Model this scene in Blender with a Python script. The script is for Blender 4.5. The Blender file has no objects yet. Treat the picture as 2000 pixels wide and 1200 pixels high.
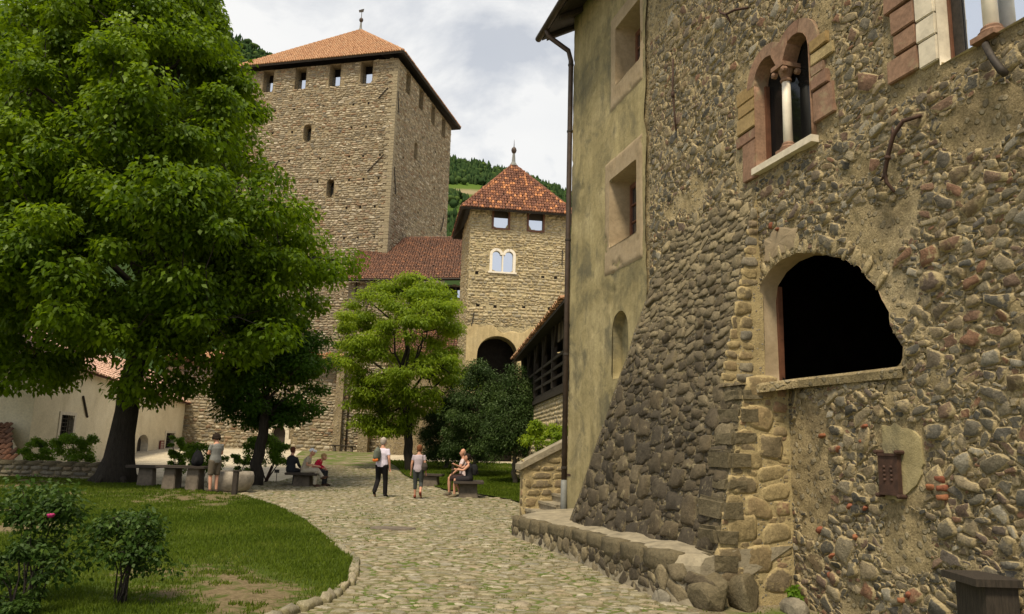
import bpy, bmesh, math, random
import numpy as np
from mathutils import Vector, Matrix

# ------------------------------------------------------------------ camera, sky, sun, exposure
SC = bpy.context.scene
COL = SC.collection
rng = np.random.default_rng(7)
random.seed(7)

PITCH = math.atan(272 / 1500.0)
ROLL = math.radians(1.7)
_F = Vector((0, math.cos(PITCH), math.sin(PITCH)))
_U0 = Vector((0, -math.sin(PITCH), math.cos(PITCH)))
_R0 = Vector((1, 0, 0))
_R = _R0 * math.cos(ROLL) + _U0 * math.sin(ROLL)
_U = _U0 * math.cos(ROLL) - _R0 * math.sin(ROLL)
cam_data = bpy.data.cameras.new('camera')
cam_data.sensor_width = 36
cam_data.lens = 27.0
cam_data.clip_start = 0.05
cam_data.clip_end = 8000
cam = bpy.data.objects.new('camera', cam_data)
COL.objects.link(cam)
CAMP = np.array([0, 0, 1.65])
mw = Matrix.Identity(4)
for i in range(3):
    mw[i][0] = _R[i]; mw[i][1] = _U[i]; mw[i][2] = -_F[i]
mw[2][3] = 1.65
cam.matrix_world = mw
SC.camera = cam

SUN_DIR = Vector((-0.16, -0.50, 0.92)).normalized()      # towards the sun
world = bpy.data.worlds.new('World')
SC.world = world
world.use_nodes = True
wt = world.node_tree
wt.nodes.clear()
wo = wt.nodes.new('ShaderNodeOutputWorld')
bg = wt.nodes.new('ShaderNodeBackground')
sky = wt.nodes.new('ShaderNodeTexSky')
sky.sky_type = 'NISHITA'
sky.sun_disc = False
sky.sun_elevation = math.asin(SUN_DIR.z)
sky.sun_rotation = math.atan2(SUN_DIR.x, SUN_DIR.y)
sky.air_density = 1.0
sky.dust_density = 0.6
bg.inputs['Strength'].default_value = 0.10
tc = wt.nodes.new('ShaderNodeTexCoord')
mp = wt.nodes.new('ShaderNodeMapping')
mp.inputs['Location'].default_value = (0.35, 0.1, 0.0)
mp.inputs['Scale'].default_value = (1.0, 1.0, 1.7)
nz = wt.nodes.new('ShaderNodeTexNoise')
nz.inputs['Scale'].default_value = 3.4
nz.inputs['Detail'].default_value = 9
nz.inputs['Roughness'].default_value = 0.58
nz.inputs['Distortion'].default_value = 0.35
cr = wt.nodes.new('ShaderNodeValToRGB')
cr.color_ramp.elements[0].position = 0.37
cr.color_ramp.elements[0].color = (.60, .60, .60, 1)
cr.color_ramp.elements[1].position = 0.50
nz2 = wt.nodes.new('ShaderNodeTexNoise')
nz2.inputs['Scale'].default_value = 5.0
nz2.inputs['Detail'].default_value = 6
cr2 = wt.nodes.new('ShaderNodeValToRGB')
cr2.color_ramp.elements[0].position = 0.3
cr2.color_ramp.elements[0].color = (8.2, 8.3, 8.4, 1)
cr2.color_ramp.elements[1].position = 0.62
cr2.color_ramp.elements[1].color = (9.0, 9.0, 8.9, 1)
mx = wt.nodes.new('ShaderNodeMixRGB')
L = wt.links.new
L(tc.outputs['Generated'], mp.inputs['Vector'])
L(mp.outputs['Vector'], nz.inputs['Vector'])
L(mp.outputs['Vector'], nz2.inputs['Vector'])
L(nz.outputs['Fac'], cr.inputs['Fac'])
L(nz2.outputs['Fac'], cr2.inputs['Fac'])
L(cr.outputs['Color'], mx.inputs['Fac'])
L(sky.outputs['Color'], mx.inputs['Color1'])
L(cr2.outputs['Color'], mx.inputs['Color2'])
L(mx.outputs['Color'], bg.inputs['Color'])
L(bg.outputs['Background'], wo.inputs['Surface'])

sun_data = bpy.data.lights.new('sun', 'SUN')
sun_data.energy = 4.3
sun_data.angle = math.radians(11)
sun_data.color = (1.0, 0.86, 0.63)
sun = bpy.data.objects.new('sun', sun_data)
COL.objects.link(sun)
sun.rotation_euler = SUN_DIR.to_track_quat('Z', 'Y').to_euler()

SC.view_settings.view_transform = 'Standard'
SC.view_settings.look = 'None'
SC.view_settings.exposure = 0.08
SC.view_settings.gamma = 1.0
SC.view_settings.use_curve_mapping = False
SC.cycles.max_bounces = 6
SC.cycles.diffuse_bounces = 3
SC.cycles.transparent_max_bounces = 4

# ------------------------------------------------------------------ helpers: noise, meshes, objects
def _hash(ix, iy, seed):
    h = (ix.astype(np.int64) * 374761393 + iy.astype(np.int64) * 668265263 + seed * 974634777) & 0xffffffff
    h = ((h ^ (h >> 13)) * 1274126177) & 0xffffffff
    h = h ^ (h >> 16)
    return (h & 0xffff) / 65535.0

def vnoise(x, y, seed=0):
    x = np.asarray(x, float); y = np.asarray(y, float)
    ix = np.floor(x); iy = np.floor(y)
    fx = x - ix; fy = y - iy
    fx = fx * fx * (3 - 2 * fx); fy = fy * fy * (3 - 2 * fy)
    a = _hash(ix, iy, seed); b = _hash(ix + 1, iy, seed)
    c = _hash(ix, iy + 1, seed); d = _hash(ix + 1, iy + 1, seed)
    return (a * (1 - fx) + b * fx) * (1 - fy) + (c * (1 - fx) + d * fx) * fy

def fbm(x, y, seed=0, octv=4):
    t = 0; amp = 0.5; f = 1.0
    for k in range(octv):
        t = t + amp * vnoise(np.asarray(x) * f, np.asarray(y) * f, seed + k)
        f *= 2.03; amp *= 0.5
    return t / 0.94

ORG = {}
def origin_of(o):
    return ORG.get(o.name, np.zeros(3)) if o is not None else np.zeros(3)

RIM = {}
def make_mesh(name, V, F, rnd=None, smooth=False, rim=None):
    """V (n,3) array, F array (m,3)/(m,4) or list of faces; rnd = per-vertex value of the piece it belongs to."""
    V = np.asarray(V, np.float32)
    me = bpy.data.meshes.new(name)
    if isinstance(F, np.ndarray):
        m, k = F.shape
        me.vertices.add(len(V)); me.vertices.foreach_set('co', V.ravel())
        me.loops.add(m * k); me.loops.foreach_set('vertex_index', F.astype(np.int32).ravel())
        me.polygons.add(m)
        me.polygons.foreach_set('loop_start', np.arange(0, m * k, k, dtype=np.int32))
        me.update(calc_edges=True)
    else:
        me.from_pydata([tuple(map(float, v)) for v in V], [], [tuple(int(i) for i in f) for f in F])
        me.update()
    if smooth:
        me.polygons.foreach_set('use_smooth', np.ones(len(me.polygons), bool))
    if rnd is not None:
        a = me.attributes.new('rnd', 'FLOAT', 'POINT')
        a.data.foreach_set('value', np.asarray(rnd, np.float32))
    if rim is not None:
        a = me.attributes.new('rim', 'FLOAT', 'POINT')
        a.data.foreach_set('value', np.asarray(rim, np.float32))
    return me

def link(name, me, mat, parent=None):
    o = bpy.data.objects.new(name, me)
    COL.objects.link(o)
    if mat is not None and me is not None and len(me.materials) == 0:
        me.materials.append(mat)
    if parent is not None:
        o.parent = parent
        ORG[o.name] = origin_of(parent)
    return o

def part(name, V, F, mat, parent=None, rnd=None, smooth=False, kind=None):
    """mesh object from WORLD coordinates below a parent that is only translated"""
    V = np.asarray(V, float) - origin_of(parent)
    o = link(name, make_mesh(name, V, F, rnd, smooth), mat, parent)
    if kind: o['kind'] = kind
    return o

def thing(name, label, cat, loc=(0, 0, 0), group=None, rz=0.0):
    o = bpy.data.objects.new(name, None)
    o.empty_display_size = 0.2
    COL.objects.link(o)
    o.location = loc
    o.rotation_euler = (0, 0, rz)
    o['label'] = label; o['category'] = cat
    if group: o['group'] = group
    ORG[o.name] = np.array(loc, float)
    return o

def tag(o, label, cat, group=None):
    o['label'] = label; o['category'] = cat
    if group: o['group'] = group
    return o

def structure(name, V, F, mat, smooth=False, rnd=None):
    o = part(name, V, F, mat, None, rnd, smooth)
    o['kind'] = 'structure'
    return o

class MB:
    """collects simple shapes into one mesh"""
    def __init__(s): s.V = []; s.F = []; s.n = 0
    def add(s, V, F):
        V = np.asarray(V, float)
        s.V.append(V)
        for f in (F.tolist() if isinstance(F, np.ndarray) else F):
            s.F.append([i + s.n for i in f])
        s.n += len(V); return s
    def hexa(s, P):          # 8 points: bottom 4 ccw, top 4 ccw
        return s.add(P, [[3, 2, 1, 0], [4, 5, 6, 7], [0, 1, 5, 4], [1, 2, 6, 5], [2, 3, 7, 6], [3, 0, 4, 7]])
    def box(s, x0, x1, y0, y1, z0, z1):
        return s.hexa([(x0, y0, z0), (x1, y0, z0), (x1, y1, z0), (x0, y1, z0), (x0, y0, z1), (x1, y0, z1), (x1, y1, z1), (x0, y1, z1)])
    def tube(s, pts, rad, M=8, cap=True):
        V, F = loft(pts, rad, M); return s.add(V, F)
    def build(s, name, mat, parent=None, smooth=False, rnd=None, kind=None):
        return part(name, np.concatenate(s.V), s.F, mat, parent, rnd, smooth, kind)

def loft(pts, rad, M=8, up=(0.13, 0.2, 1)):
    """closed tapered tube through pts; rad = number or (rx, ry) per point"""
    P = [Vector(p) for p in pts]
    n = len(P)
    R = [(r, r) if not isinstance(r, (tuple, list)) else r for r in (rad if isinstance(rad, (list, tuple)) else [rad] * n)]
    V = []; F = []
    ref = None
    for i in range(n):
        t = (P[min(i + 1, n - 1)] - P[max(i - 1, 0)])
        if t.length < 1e-6: t = Vector((0, 0, 1))
        t.normalize()
        if ref is None:
            u = Vector(up)
            if abs(u.normalized().dot(t)) > 0.95: u = Vector((1, 0.1, 0))
            a = (u - t * u.dot(t)).normalized()
        else:
            a = (ref - t * ref.dot(t)).normalized()
        ref = a
        b = t.cross(a)
        for k in range(M):
            th = 2 * math.pi * k / M
            V.append(P[i] + a * (math.cos(th) * R[i][1]) + b * (math.sin(th) * R[i][0]))
    for i in range(n - 1):
        for k in range(M):
            k2 = (k + 1) % M
            F.append([i * M + k, i * M + k2, (i + 1) * M + k2, (i + 1) * M + k])
    t0 = (P[0] - P[1]).normalized() * (min(R[0]) * 0.5)
    t1 = (P[-1] - P[-2]).normalized() * (min(R[-1]) * 0.5)
    V.append(P[0] + t0); V.append(P[-1] + t1)
    c0 = n * M; c1 = c0 + 1
    for k in range(M):
        k2 = (k + 1) % M
        F.append([c0, k2, k]); F.append([c1, (n - 1) * M + k, (n - 1) * M + k2])
    return np.array([tuple(v) for v in V]), F

class Frame:
    """s along a wall, n out of it, z up"""
    def __init__(self, o, s, n):
        self.o = np.array(o, float); self.s = np.array(s, float); self.n = np.array(n, float)
    def w(self, s, n, z):
        s = np.asarray(s, float)[..., None]; n = np.asarray(n, float)[..., None]; z = np.asarray(z, float)[..., None]
        return self.o + self.s * s + self.n * n + np.array([0, 0, 1.0]) * z
    def hexa(self, mb, s0, s1, n0, n1, z0, z1):
        P = [(s0, n0, z0), (s1, n0, z0), (s1, n1, z0), (s0, n1, z0), (s0, n0, z1), (s1, n0, z1), (s1, n1, z1), (s0, n1, z1)]
        return mb.hexa([self.w(*p) for p in P])

def inside_poly(x, y, poly):
    x = np.asarray(x); y = np.asarray(y)
    r = np.zeros(x.shape, bool)
    n = len(poly)
    for i in range(n):
        x0, y0 = poly[i]; x1, y1 = poly[(i + 1) % n]
        c = ((y0 > y) != (y1 > y)) & (x < (x1 - x0) * (y - y0) / ((y1 - y0) if y1 != y0 else 1e-9) + x0)
        r ^= c
    return r

def snap_poly(x, y, poly):
    bd = np.full(x.shape, 1e9); bx = x.copy(); by = y.copy()
    n = len(poly)
    for i in range(n):
        x0, y0 = poly[i]; x1, y1 = poly[(i + 1) % n]
        dx, dy = x1 - x0, y1 - y0
        t = np.clip(((x - x0) * dx + (y - y0) * dy) / (dx * dx + dy * dy + 1e-12), 0, 1)
        px = x0 + dx * t; py = y0 + dy * t
        d = (px - x) ** 2 + (py - y) ** 2
        m = d < bd
        bd[m] = d[m]; bx[m] = px[m]; by[m] = py[m]
    return bx, by

def wall_grid(s0, s1, z0, z1, step, polys):
    """grid over a wall with holes whose rims follow the polygons"""
    ns = max(2, int(round((s1 - s0) / step)) + 1); nz_ = max(2, int(round((z1 - z0) / step)) + 1)
    S, Z = np.meshgrid(np.linspace(s0, s1, ns), np.linspace(z0, z1, nz_), indexing='ij')
    ins = np.zeros(S.shape, bool)
    for p in polys:
        m = inside_poly(S, Z, p)
        if m.any():
            bx, by = snap_poly(S[m], Z[m], p)
            ins |= m
            S0 = S.copy(); S[m] = bx; Z[m] = by
    idx = np.arange(ns * nz_).reshape(ns, nz_)
    allin = ins[:-1, :-1] & ins[1:, :-1] & ins[1:, 1:] & ins[:-1, 1:]
    k = ~allin
    F = np.stack([idx[:-1, :-1][k], idx[1:, :-1][k], idx[1:, 1:][k], idx[:-1, 1:][k]], 1)
    return S.ravel(), Z.ravel(), F

def densify(poly, d):
    out = []
    n = len(poly)
    for i in range(n):
        a = np.array(poly[i], float); b = np.array(poly[(i + 1) % n], float)
        k = max(1, int(np.linalg.norm(b - a) / d))
        for j in range(k): out.append(tuple(a + (b - a) * j / k))
    return out

def reveal(frame, poly, n0, n1, nfun=None, shrink=0.0):
    """the jambs, head and sill of an opening"""
    c = np.mean(np.array(poly), 0)
    P = np.array(densify(poly, 0.12))
    Q = P + (c - P) * shrink
    n = len(P)
    nn0 = np.full(n, n0) if nfun is None else nfun(P[:, 0], P[:, 1]) + n0
    V = np.concatenate([frame.w(P[:, 0], nn0, P[:, 1]), frame.w(Q[:, 0], np.full(n, n1), Q[:, 1])])
    F = np.array([[i, (i + 1) % n, n + (i + 1) % n, n + i] for i in range(n)])
    return V, F

def arch_poly(s0, s1, z0, zs, rise=None, k=10):
    r = (s1 - s0) / 2; c = (s0 + s1) / 2
    rise = r if rise is None else rise
    pts = [(s0, z0)] + [(c - r * math.cos(math.pi * i / k), zs + rise * math.sin(math.pi * i / k)) for i in range(k + 1)] + [(s1, z0)]
    return pts[::-1]

def bevel_box(x0, x1, y0, y1, z0, z1, b=.02, jit=.0, taper=0.0, seed=1):
    r_ = np.random.default_rng(seed)
    bm = bmesh.new(); bmesh.ops.create_cube(bm, size=1)
    for v in bm.verts:
        k = 1 - taper * (v.co.z + .5)
        v.co = Vector((v.co.x * (x1 - x0) * k, v.co.y * (y1 - y0) * k, v.co.z * (z1 - z0))) + Vector(r_.normal(0, jit, 3) if jit else (0, 0, 0))
    bmesh.ops.bevel(bm, geom=list(bm.edges), offset=b, segments=2, affect='EDGES')
    V = np.array([v.co[:] for v in bm.verts]) + np.array([(x0 + x1) / 2, (y0 + y1) / 2, (z0 + z1) / 2]); F = [[v.index for v in f.verts] for f in bm.faces]
    bm.free(); return V, F

# ------------------------------------------------------------------ stones: packing, courses, bodies
def pack(s0, s1, z0, z1, sizes, aspect, tilt, tries, blocked, rs, res=0.02, gap=1.06, pre=None):
    """non-overlapping ellipses; sizes sorted from large to small"""
    ns = int((s1 - s0) / res) + 1; nz_ = int((z1 - z0) / res) + 1
    S, Z = np.meshgrid(s0 + (np.arange(ns) + .5) * res, z0 + (np.arange(nz_) + .5) * res, indexing='ij')
    occ = blocked(S, Z)
    if pre is not None:
        for cs, cz, a, b, an in pre:
            ca, sa = math.cos(an), math.sin(an)
            i0, i1 = max(0, int((cs - a - s0) / res)), min(ns, int((cs + a - s0) / res) + 2); k0, k1 = max(0, int((cz - a - z0) / res)), min(nz_, int((cz + a - z0) / res) + 2)
            if i1 <= i0 or k1 <= k0: continue
            ds = S[i0:i1, k0:k1] - cs; dz = Z[i0:i1, k0:k1] - cz
            occ[i0:i1, k0:k1] |= ((ds * ca + dz * sa) / a) ** 2 + ((-ds * sa + dz * ca) / b) ** 2 < 1
    out = []
    for a in sizes:
        b = a * rs.uniform(*aspect)
        an = rs.normal(0, tilt)
        ca, sa = math.cos(an), math.sin(an)
        ext = a * gap
        for _ in range(tries):
            i = rs.integers(0, ns); k = rs.integers(0, nz_)
            if occ[i, k]: continue
            cs = s0 + (i + .5) * res; cz = z0 + (k + .5) * res
            m = int(ext / res) + 1
            i0, i1, k0, k1 = max(0, i - m), min(ns, i + m + 1), max(0, k - m), min(nz_, k + m + 1)
            ds = S[i0:i1, k0:k1] - cs; dz = Z[i0:i1, k0:k1] - cz
            e = ((ds * ca + dz * sa) / (a * gap)) ** 2 + ((-ds * sa + dz * ca) / (b * gap)) ** 2 < 1
            sub = occ[i0:i1, k0:k1]
            if (sub & e).any(): continue
            sub |= e
            out.append((cs, cz, a, b, an))
            break
    return np.array(out)

def courses(s0, s1, z0, z1, hr, wr, rs, blocked=None, gap=0.012):
    out = []
    z = z0
    while z < z1:
        h = rs.uniform(*hr)
        s = s0 - rs.uniform(0, wr[1])
        while s < s1:
            w = rs.uniform(*wr) * (0.7 + 0.5 * h / hr[1])
            c = s + w / 2
            if c - w / 2 > s0 - .01 and c + w / 2 < s1 + .01:
                hh = h * rs.uniform(0.82, 1.02)
                out.append((c, z + h / 2 + rs.normal(0, .05 * h), w / 2 - gap, hh / 2 - gap, rs.normal(0, .03)))
            elif c > s0 and c < s1:
                a0 = max(s, s0); a1 = min(s + w, s1)
                if a1 - a0 > 0.05:
                    out.append(((a0 + a1) / 2, z + h / 2, (a1 - a0) / 2 - gap, h / 2 - gap, 0))
            s += w
        z += h
    out = np.array(out)
    if blocked is not None and len(out):
        out = out[~blocked(out[:, 0], out[:, 1])]
    return out

def bodies(E, H, p, rs, M=10, rough=0.10, prof=((1.0, -0.3), (0.97, 0.35), (0.72, 0.86), (0.0, 1.0)), jit=.10, tilt_sd=.16):
    """stone bodies over ellipses/squircles E (c, d, a, b, angle): array (N, nv, 3) of (c, d, height) + face template"""
    N = len(E)
    th = np.arange(M) * 2 * math.pi / M + (math.pi / M)
    c, s = np.cos(th), np.sin(th)
    p = np.broadcast_to(np.asarray(p, float), (N,)) if np.ndim(p) == 0 else p
    q = (2.0 / p)[:, None]
    ux = np.sign(c) * np.abs(c) ** q; uy = np.sign(s) * np.abs(s) ** q
    ph = rs.uniform(0, 6.28, (N, 3, 1)); am = rs.uniform(0.2, 1, (N, 3, 1)) * np.array([[[1.0], [.8], [.55]]]) * rough
    rad = 1 + am[:, 0] * np.cos(2 * th + ph[:, 0]) + am[:, 1] * np.cos(3 * th + ph[:, 1]) + am[:, 2] * np.cos(5 * th + ph[:, 2])
    ca, sa = np.cos(E[:, 4]), np.sin(E[:, 4])
    K = len(prof)
    vs = []
    tilt = rs.normal(0, tilt_sd, (N, 2))
    for (r, h) in prof:
        m = 1 if r == 0 else M
        if m == 1:
            x = np.zeros((N, 1)); y = np.zeros((N, 1))
            x += rs.normal(0, .12, (N, 1)); y += rs.normal(0, .12, (N, 1))
        else:
            x = ux * r * rad; y = uy * r * rad
        hh = h * (1 + (rs.normal(0, jit, (N, m)) if h > 0 else 0)) + (tilt[:, :1] * x + tilt[:, 1:] * y if h > 0 else 0)
        lx = x * E[:, 2:3]; ly = y * E[:, 3:4]
        X = E[:, 0:1] + lx * ca[:, None] - ly * sa[:, None]
        Y = E[:, 1:2] + lx * sa[:, None] + ly * ca[:, None]
        vs.append(np.stack([X, Y, np.zeros_like(X) + hh * H[:, None]], 2))
    V = np.concatenate(vs, 1)
    RIM[V.shape[1]] = np.concatenate([np.full(1 if r == 0 else M, max(0.0, h)) for r, h in prof])
    F = []
    for k in range(K - 2):
        for j in range(M):
            j2 = (j + 1) % M
            F.append([k * M + j, k * M + j2, (k + 1) * M + j2]); F.append([k * M + j, (k + 1) * M + j2, (k + 1) * M + j])
    top = (K - 1) * M
    for j in range(M):
        F.append([(K - 2) * M + j, (K - 2) * M + (j + 1) % M, top])
    return V, np.array(F)

PF = np.array([_F[i] for i in range(3)]); PR = np.array([_R[i] for i in range(3)]); PU = np.array([_U[i] for i in range(3)])
def seen(P):
    v = P - CAMP
    d = v @ PF
    x = (v @ PR) / np.maximum(d, .1); y = (v @ PU) / np.maximum(d, .1)
    ok = (d > 1) & (abs(x) < .68) & (abs(y) < .41)
    return d, ok

def emit(Vw, T, rnd, size, parent, mat, name, rest_name, nbig=300, smooth=True, hidden=None):
    """Vw (N, nv, 3) world pieces: the nbig that show largest become objects of their own, the rest one part"""
    N, nv, _ = Vw.shape
    if N == 0: return
    c = Vw.mean(1)
    d, ok = seen(c)
    imp = size / d * np.where(ok, 1, 0.02)
    if hidden is not None: imp = imp * np.where(hidden, .05, 1)
    order = np.argsort(-imp)
    big = order[:nbig]; rest = order[nbig:]
    o0 = origin_of(parent)
    rim = RIM.get(nv, np.ones(nv))
    for i in big:
        me = make_mesh(name, Vw[i] - o0, T, np.full(nv, rnd[i]), smooth, rim)
        link(name, me, mat, parent)
    if len(rest):
        V = (Vw[rest] - o0).reshape(-1, 3)
        F = (T[None] + (np.arange(len(rest)) * nv)[:, None, None]).reshape(-1, T.shape[1])
        o = link(rest_name, make_mesh(rest_name, V, F, np.repeat(rnd[rest], nv), smooth, np.tile(rim, len(rest))), mat, parent)
        o['kind'] = 'stuff'

# ------------------------------------------------------------------ materials
def _nt(name):
    m = bpy.data.materials.new(name)
    m.use_nodes = True
    nt = m.node_tree
    b = nt.nodes['Principled BSDF']
    return m, nt, b

def _pos(nt, scale=(1, 1, 1)):
    g = nt.nodes.new('ShaderNodeNewGeometry')
    mpn = nt.nodes.new('ShaderNodeMapping')
    mpn.inputs['Scale'].default_value = scale
    nt.links.new(g.outputs['Position'], mpn.inputs['Vector'])
    return mpn.outputs['Vector']

def _noise(nt, vec, scale, detail=5, rough=0.6, dist=0.0):
    n = nt.nodes.new('ShaderNodeTexNoise')
    n.inputs['Scale'].default_value = scale; n.inputs['Detail'].default_value = detail
    n.inputs['Roughness'].default_value = rough; n.inputs['Distortion'].default_value = dist
    nt.links.new(vec, n.inputs['Vector'])
    return n.outputs['Fac']

def _ramp(nt, fac, stops, interp='LINEAR'):
    r = nt.nodes.new('ShaderNodeValToRGB')
    r.color_ramp.interpolation = interp
    els = r.color_ramp.elements
    while len(els) > 2: els.remove(els[-1])
    for i, (p, c) in enumerate(stops):
        e = els[i] if i < 2 else els.new(p)
        e.position = p; e.color = (*c, 1) if len(c) == 3 else c
    nt.links.new(fac, r.inputs['Fac'])
    return r.outputs['Color']

def _mix(nt, fac, a, b, mode='MIX'):
    m = nt.nodes.new('ShaderNodeMixRGB'); m.blend_type = mode
    for k, v in ((0, fac), (1, a), (2, b)):
        if isinstance(v, (int, float)): m.inputs[k].default_value = v
        elif isinstance(v, tuple): m.inputs[k].default_value = (*v, 1)
        else: nt.links.new(v, m.inputs[k])
    return m.outputs['Color']

def _bump(nt, b, h, strength, dist):
    n = nt.nodes.new('ShaderNodeBump')
    n.inputs['Strength'].default_value = strength; n.inputs['Distance'].default_value = dist
    nt.links.new(h, n.inputs['Height'])
    nt.links.new(n.outputs['Normal'], b.inputs['Normal'])

def _math(nt, op, a, b):
    m = nt.nodes.new('ShaderNodeMath'); m.operation = op
    for k, v in ((0, a), (1, b)):
        if isinstance(v, (int, float)): m.inputs[k].default_value = v
        else: nt.links.new(v, m.inputs[k])
    return m.outputs[0]

def grey(v): return (v, v, v)

def mat_stone(name, cols, scale=14, stain=None, bump=0.6, dist=0.012, rough=0.9, var=(0.62, 1.35), lichen=None, smear=None):
    """one colour per piece from the attribute rnd, with grain, weathering and fine relief"""
    m, nt, b = _nt(name)
    at = nt.nodes.new('ShaderNodeAttribute'); at.attribute_name = 'rnd'
    n = len(cols)
    c = _ramp(nt, at.outputs['Fac'], [(i / (n - 1) if n > 1 else 0, col) for i, col in enumerate(cols)])
    v = _pos(nt)
    g = _ramp(nt, _noise(nt, v, scale, 6, .65), [(0.28, grey(var[0])), (0.72, grey(var[1]))])
    c = _mix(nt, 1.0, c, g, 'MULTIPLY')
    sp = _ramp(nt, _noise(nt, v, scale * 6, 3), [(0.35, grey(0.75)), (0.65, grey(1.2))])
    c = _mix(nt, 0.7, c, _mix(nt, 1.0, c, sp, 'MULTIPLY'))
    if stain:
        f = _ramp(nt, _noise(nt, v, stain[1], 5, .65, .4), [(stain[2], grey(0)), (stain[2] + .16, grey(stain[3]))])
        c = _mix(nt, f, c, stain[0])
    if lichen:
        f = _ramp(nt, _noise(nt, v, lichen[1], 4, .6, .3), [(lichen[2], grey(0)), (lichen[2] + .08, grey(lichen[3]))])
        c = _mix(nt, f, c, lichen[0])
    if smear:                # mortar smeared over the edges of the stones
        ar = nt.nodes.new('ShaderNodeAttribute'); ar.attribute_name = 'rim'
        e = _math(nt, 'ADD', ar.outputs['Fac'], _math(nt, 'MULTIPLY', _math(nt, 'SUBTRACT', _noise(nt, v, smear[1], 5, .7), .5), 2.4))
        mc = _mix(nt, 1.0, smear[0], _ramp(nt, _noise(nt, v, scale * 2.6, 6, .78), [(.3, grey(.55)), (.5, grey(1.0)), (.7, grey(1.4))]), 'MULTIPLY')
        c = _mix(nt, _ramp(nt, e, [(smear[2], grey(1)), (smear[2] + .22, grey(0))]), c, mc)
    nt.links.new(c, b.inputs['Base Color'])
    b.inputs['Roughness'].default_value = rough
    b.inputs['Specular IOR Level'].default_value = 0.25
    h = _math(nt, 'ADD', _noise(nt, v, scale * 2.6, 8, .72), _math(nt, 'MULTIPLY', _noise(nt, v, scale * .8, 4, .6), 1.5))
    _bump(nt, b, h, bump, dist)
    return m

def mat_mortar(name, base, dark, light, pebble=22, bump=0.9, dist=0.02, peb_col=((.30, .27, .22), (.16, .15, .13)), peb_amt=0.55, stain=None, moss=None):
    """lime mortar full of grit and small pebbles"""
    m, nt, b = _nt(name)
    v = _pos(nt)
    big = _noise(nt, v, 0.9, 5, .6, .3)
    mid = _noise(nt, v, 7, 6, .7)
    c = _ramp(nt, big, [(0.3, dark), (0.5, base), (0.7, light)])
    c = _mix(nt, 1.0, c, _ramp(nt, mid, [(0.3, grey(.72)), (0.7, grey(1.25))]), 'MULTIPLY')
    c = _mix(nt, 1.0, c, _ramp(nt, _noise(nt, v, pebble * 3.4, 5, .75), [(0.32, grey(.60)), (0.50, grey(1.0)), (0.68, grey(1.38))]), 'MULTIPLY')
    vo = nt.nodes.new('ShaderNodeTexVoronoi'); vo.inputs['Scale'].default_value = pebble
    wv = nt.nodes.new('ShaderNodeVectorMath'); wv.operation = 'ADD'
    nn = nt.nodes.new('ShaderNodeTexNoise'); nn.inputs['Scale'].default_value = pebble * .5
    nt.links.new(v, nn.inputs['Vector'])
    sc = nt.nodes.new('ShaderNodeVectorMath'); sc.operation = 'SCALE'; sc.inputs['Scale'].default_value = 1.2 / pebble
    nt.links.new(nn.outputs['Color'], sc.inputs[0])
    nt.links.new(v, wv.inputs[0]); nt.links.new(sc.outputs[0], wv.inputs[1])
    nt.links.new(wv.outputs[0], vo.inputs['Vector'])
    sepc = nt.nodes.new('ShaderNodeSeparateColor'); nt.links.new(vo.outputs['Color'], sepc.inputs[0])
    pc = _ramp(nt, sepc.outputs[1], [(0, peb_col[1]), (1, peb_col[0])])
    blob = _ramp(nt, vo.outputs['Distance'], [(0.30, grey(1)), (0.44, grey(0))])
    pick = _ramp(nt, sepc.outputs[0], [(1 - peb_amt - .01, grey(0)), (1 - peb_amt + .01, grey(1))])
    fac = _mix(nt, 1.0, blob, pick, 'MULTIPLY')
    c = _mix(nt, fac, c, pc)
    if stain:
        f = _ramp(nt, _noise(nt, v, stain[1], 5, .65, .5), [(stain[2], grey(0)), (stain[2] + .18, grey(stain[3]))])
        c = _mix(nt, f, c, stain[0])
    if moss:
        f = _ramp(nt, _noise(nt, v, moss[1], 5, .65, .5), [(moss[2], grey(0)), (moss[2] + .12, grey(moss[3]))])
        c = _mix(nt, f, c, moss[0])
    nt.links.new(c, b.inputs['Base Color'])
    b.inputs['Roughness'].default_value = 0.95
    b.inputs['Specular IOR Level'].default_value = 0.15
    h = _math(nt, 'ADD', _math(nt, 'MULTIPLY', fac, 0.7), _math(nt, 'MULTIPLY', _noise(nt, v, 45, 6, .7), 0.8))
    h = _math(nt, 'ADD', h, _math(nt, 'MULTIPLY', mid, 1.2))
    _bump(nt, b, h, bump, dist)
    return m

def mat_plaster(name, base, dark, light, scale=1.1, bump=0.35, streak=True, stain=None, fine=60):
    m, nt, b = _nt(name)
    v = _pos(nt)
    c = _ramp(nt, _noise(nt, v, scale, 8, .68, .6), [(0.30, dark), (0.48, base), (0.68, light)])
    if streak:
        vs = _pos(nt, (2.2, 2.2, .28))
        c = _mix(nt, 1.0, c, _ramp(nt, _noise(nt, vs, 1.6, 6, .65), [(0.3, grey(.78)), (0.65, grey(1.12))]), 'MULTIPLY')
    c = _mix(nt, 1.0, c, _ramp(nt, _noise(nt, v, 14, 6, .7), [(0.3, grey(.84)), (0.7, grey(1.14))]), 'MULTIPLY')
    if stain:
        f = _ramp(nt, _noise(nt, v, stain[1], 7, .7, .5), [(stain[2], grey(0)), (stain[2] + .14, grey(stain[3]))])
        c = _mix(nt, f, c, stain[0])
    nt.links.new(c, b.inputs['Base Color'])
    b.inputs['Roughness'].default_value = 0.93
    b.inputs['Specular IOR Level'].default_value = 0.2
    h = _math(nt, 'ADD', _noise(nt, v, fine, 5, .7), _math(nt, 'MULTIPLY', _noise(nt, v, 6, 6, .6), 1.5))
    _bump(nt, b, h, bump, 0.012)
    return m

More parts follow.
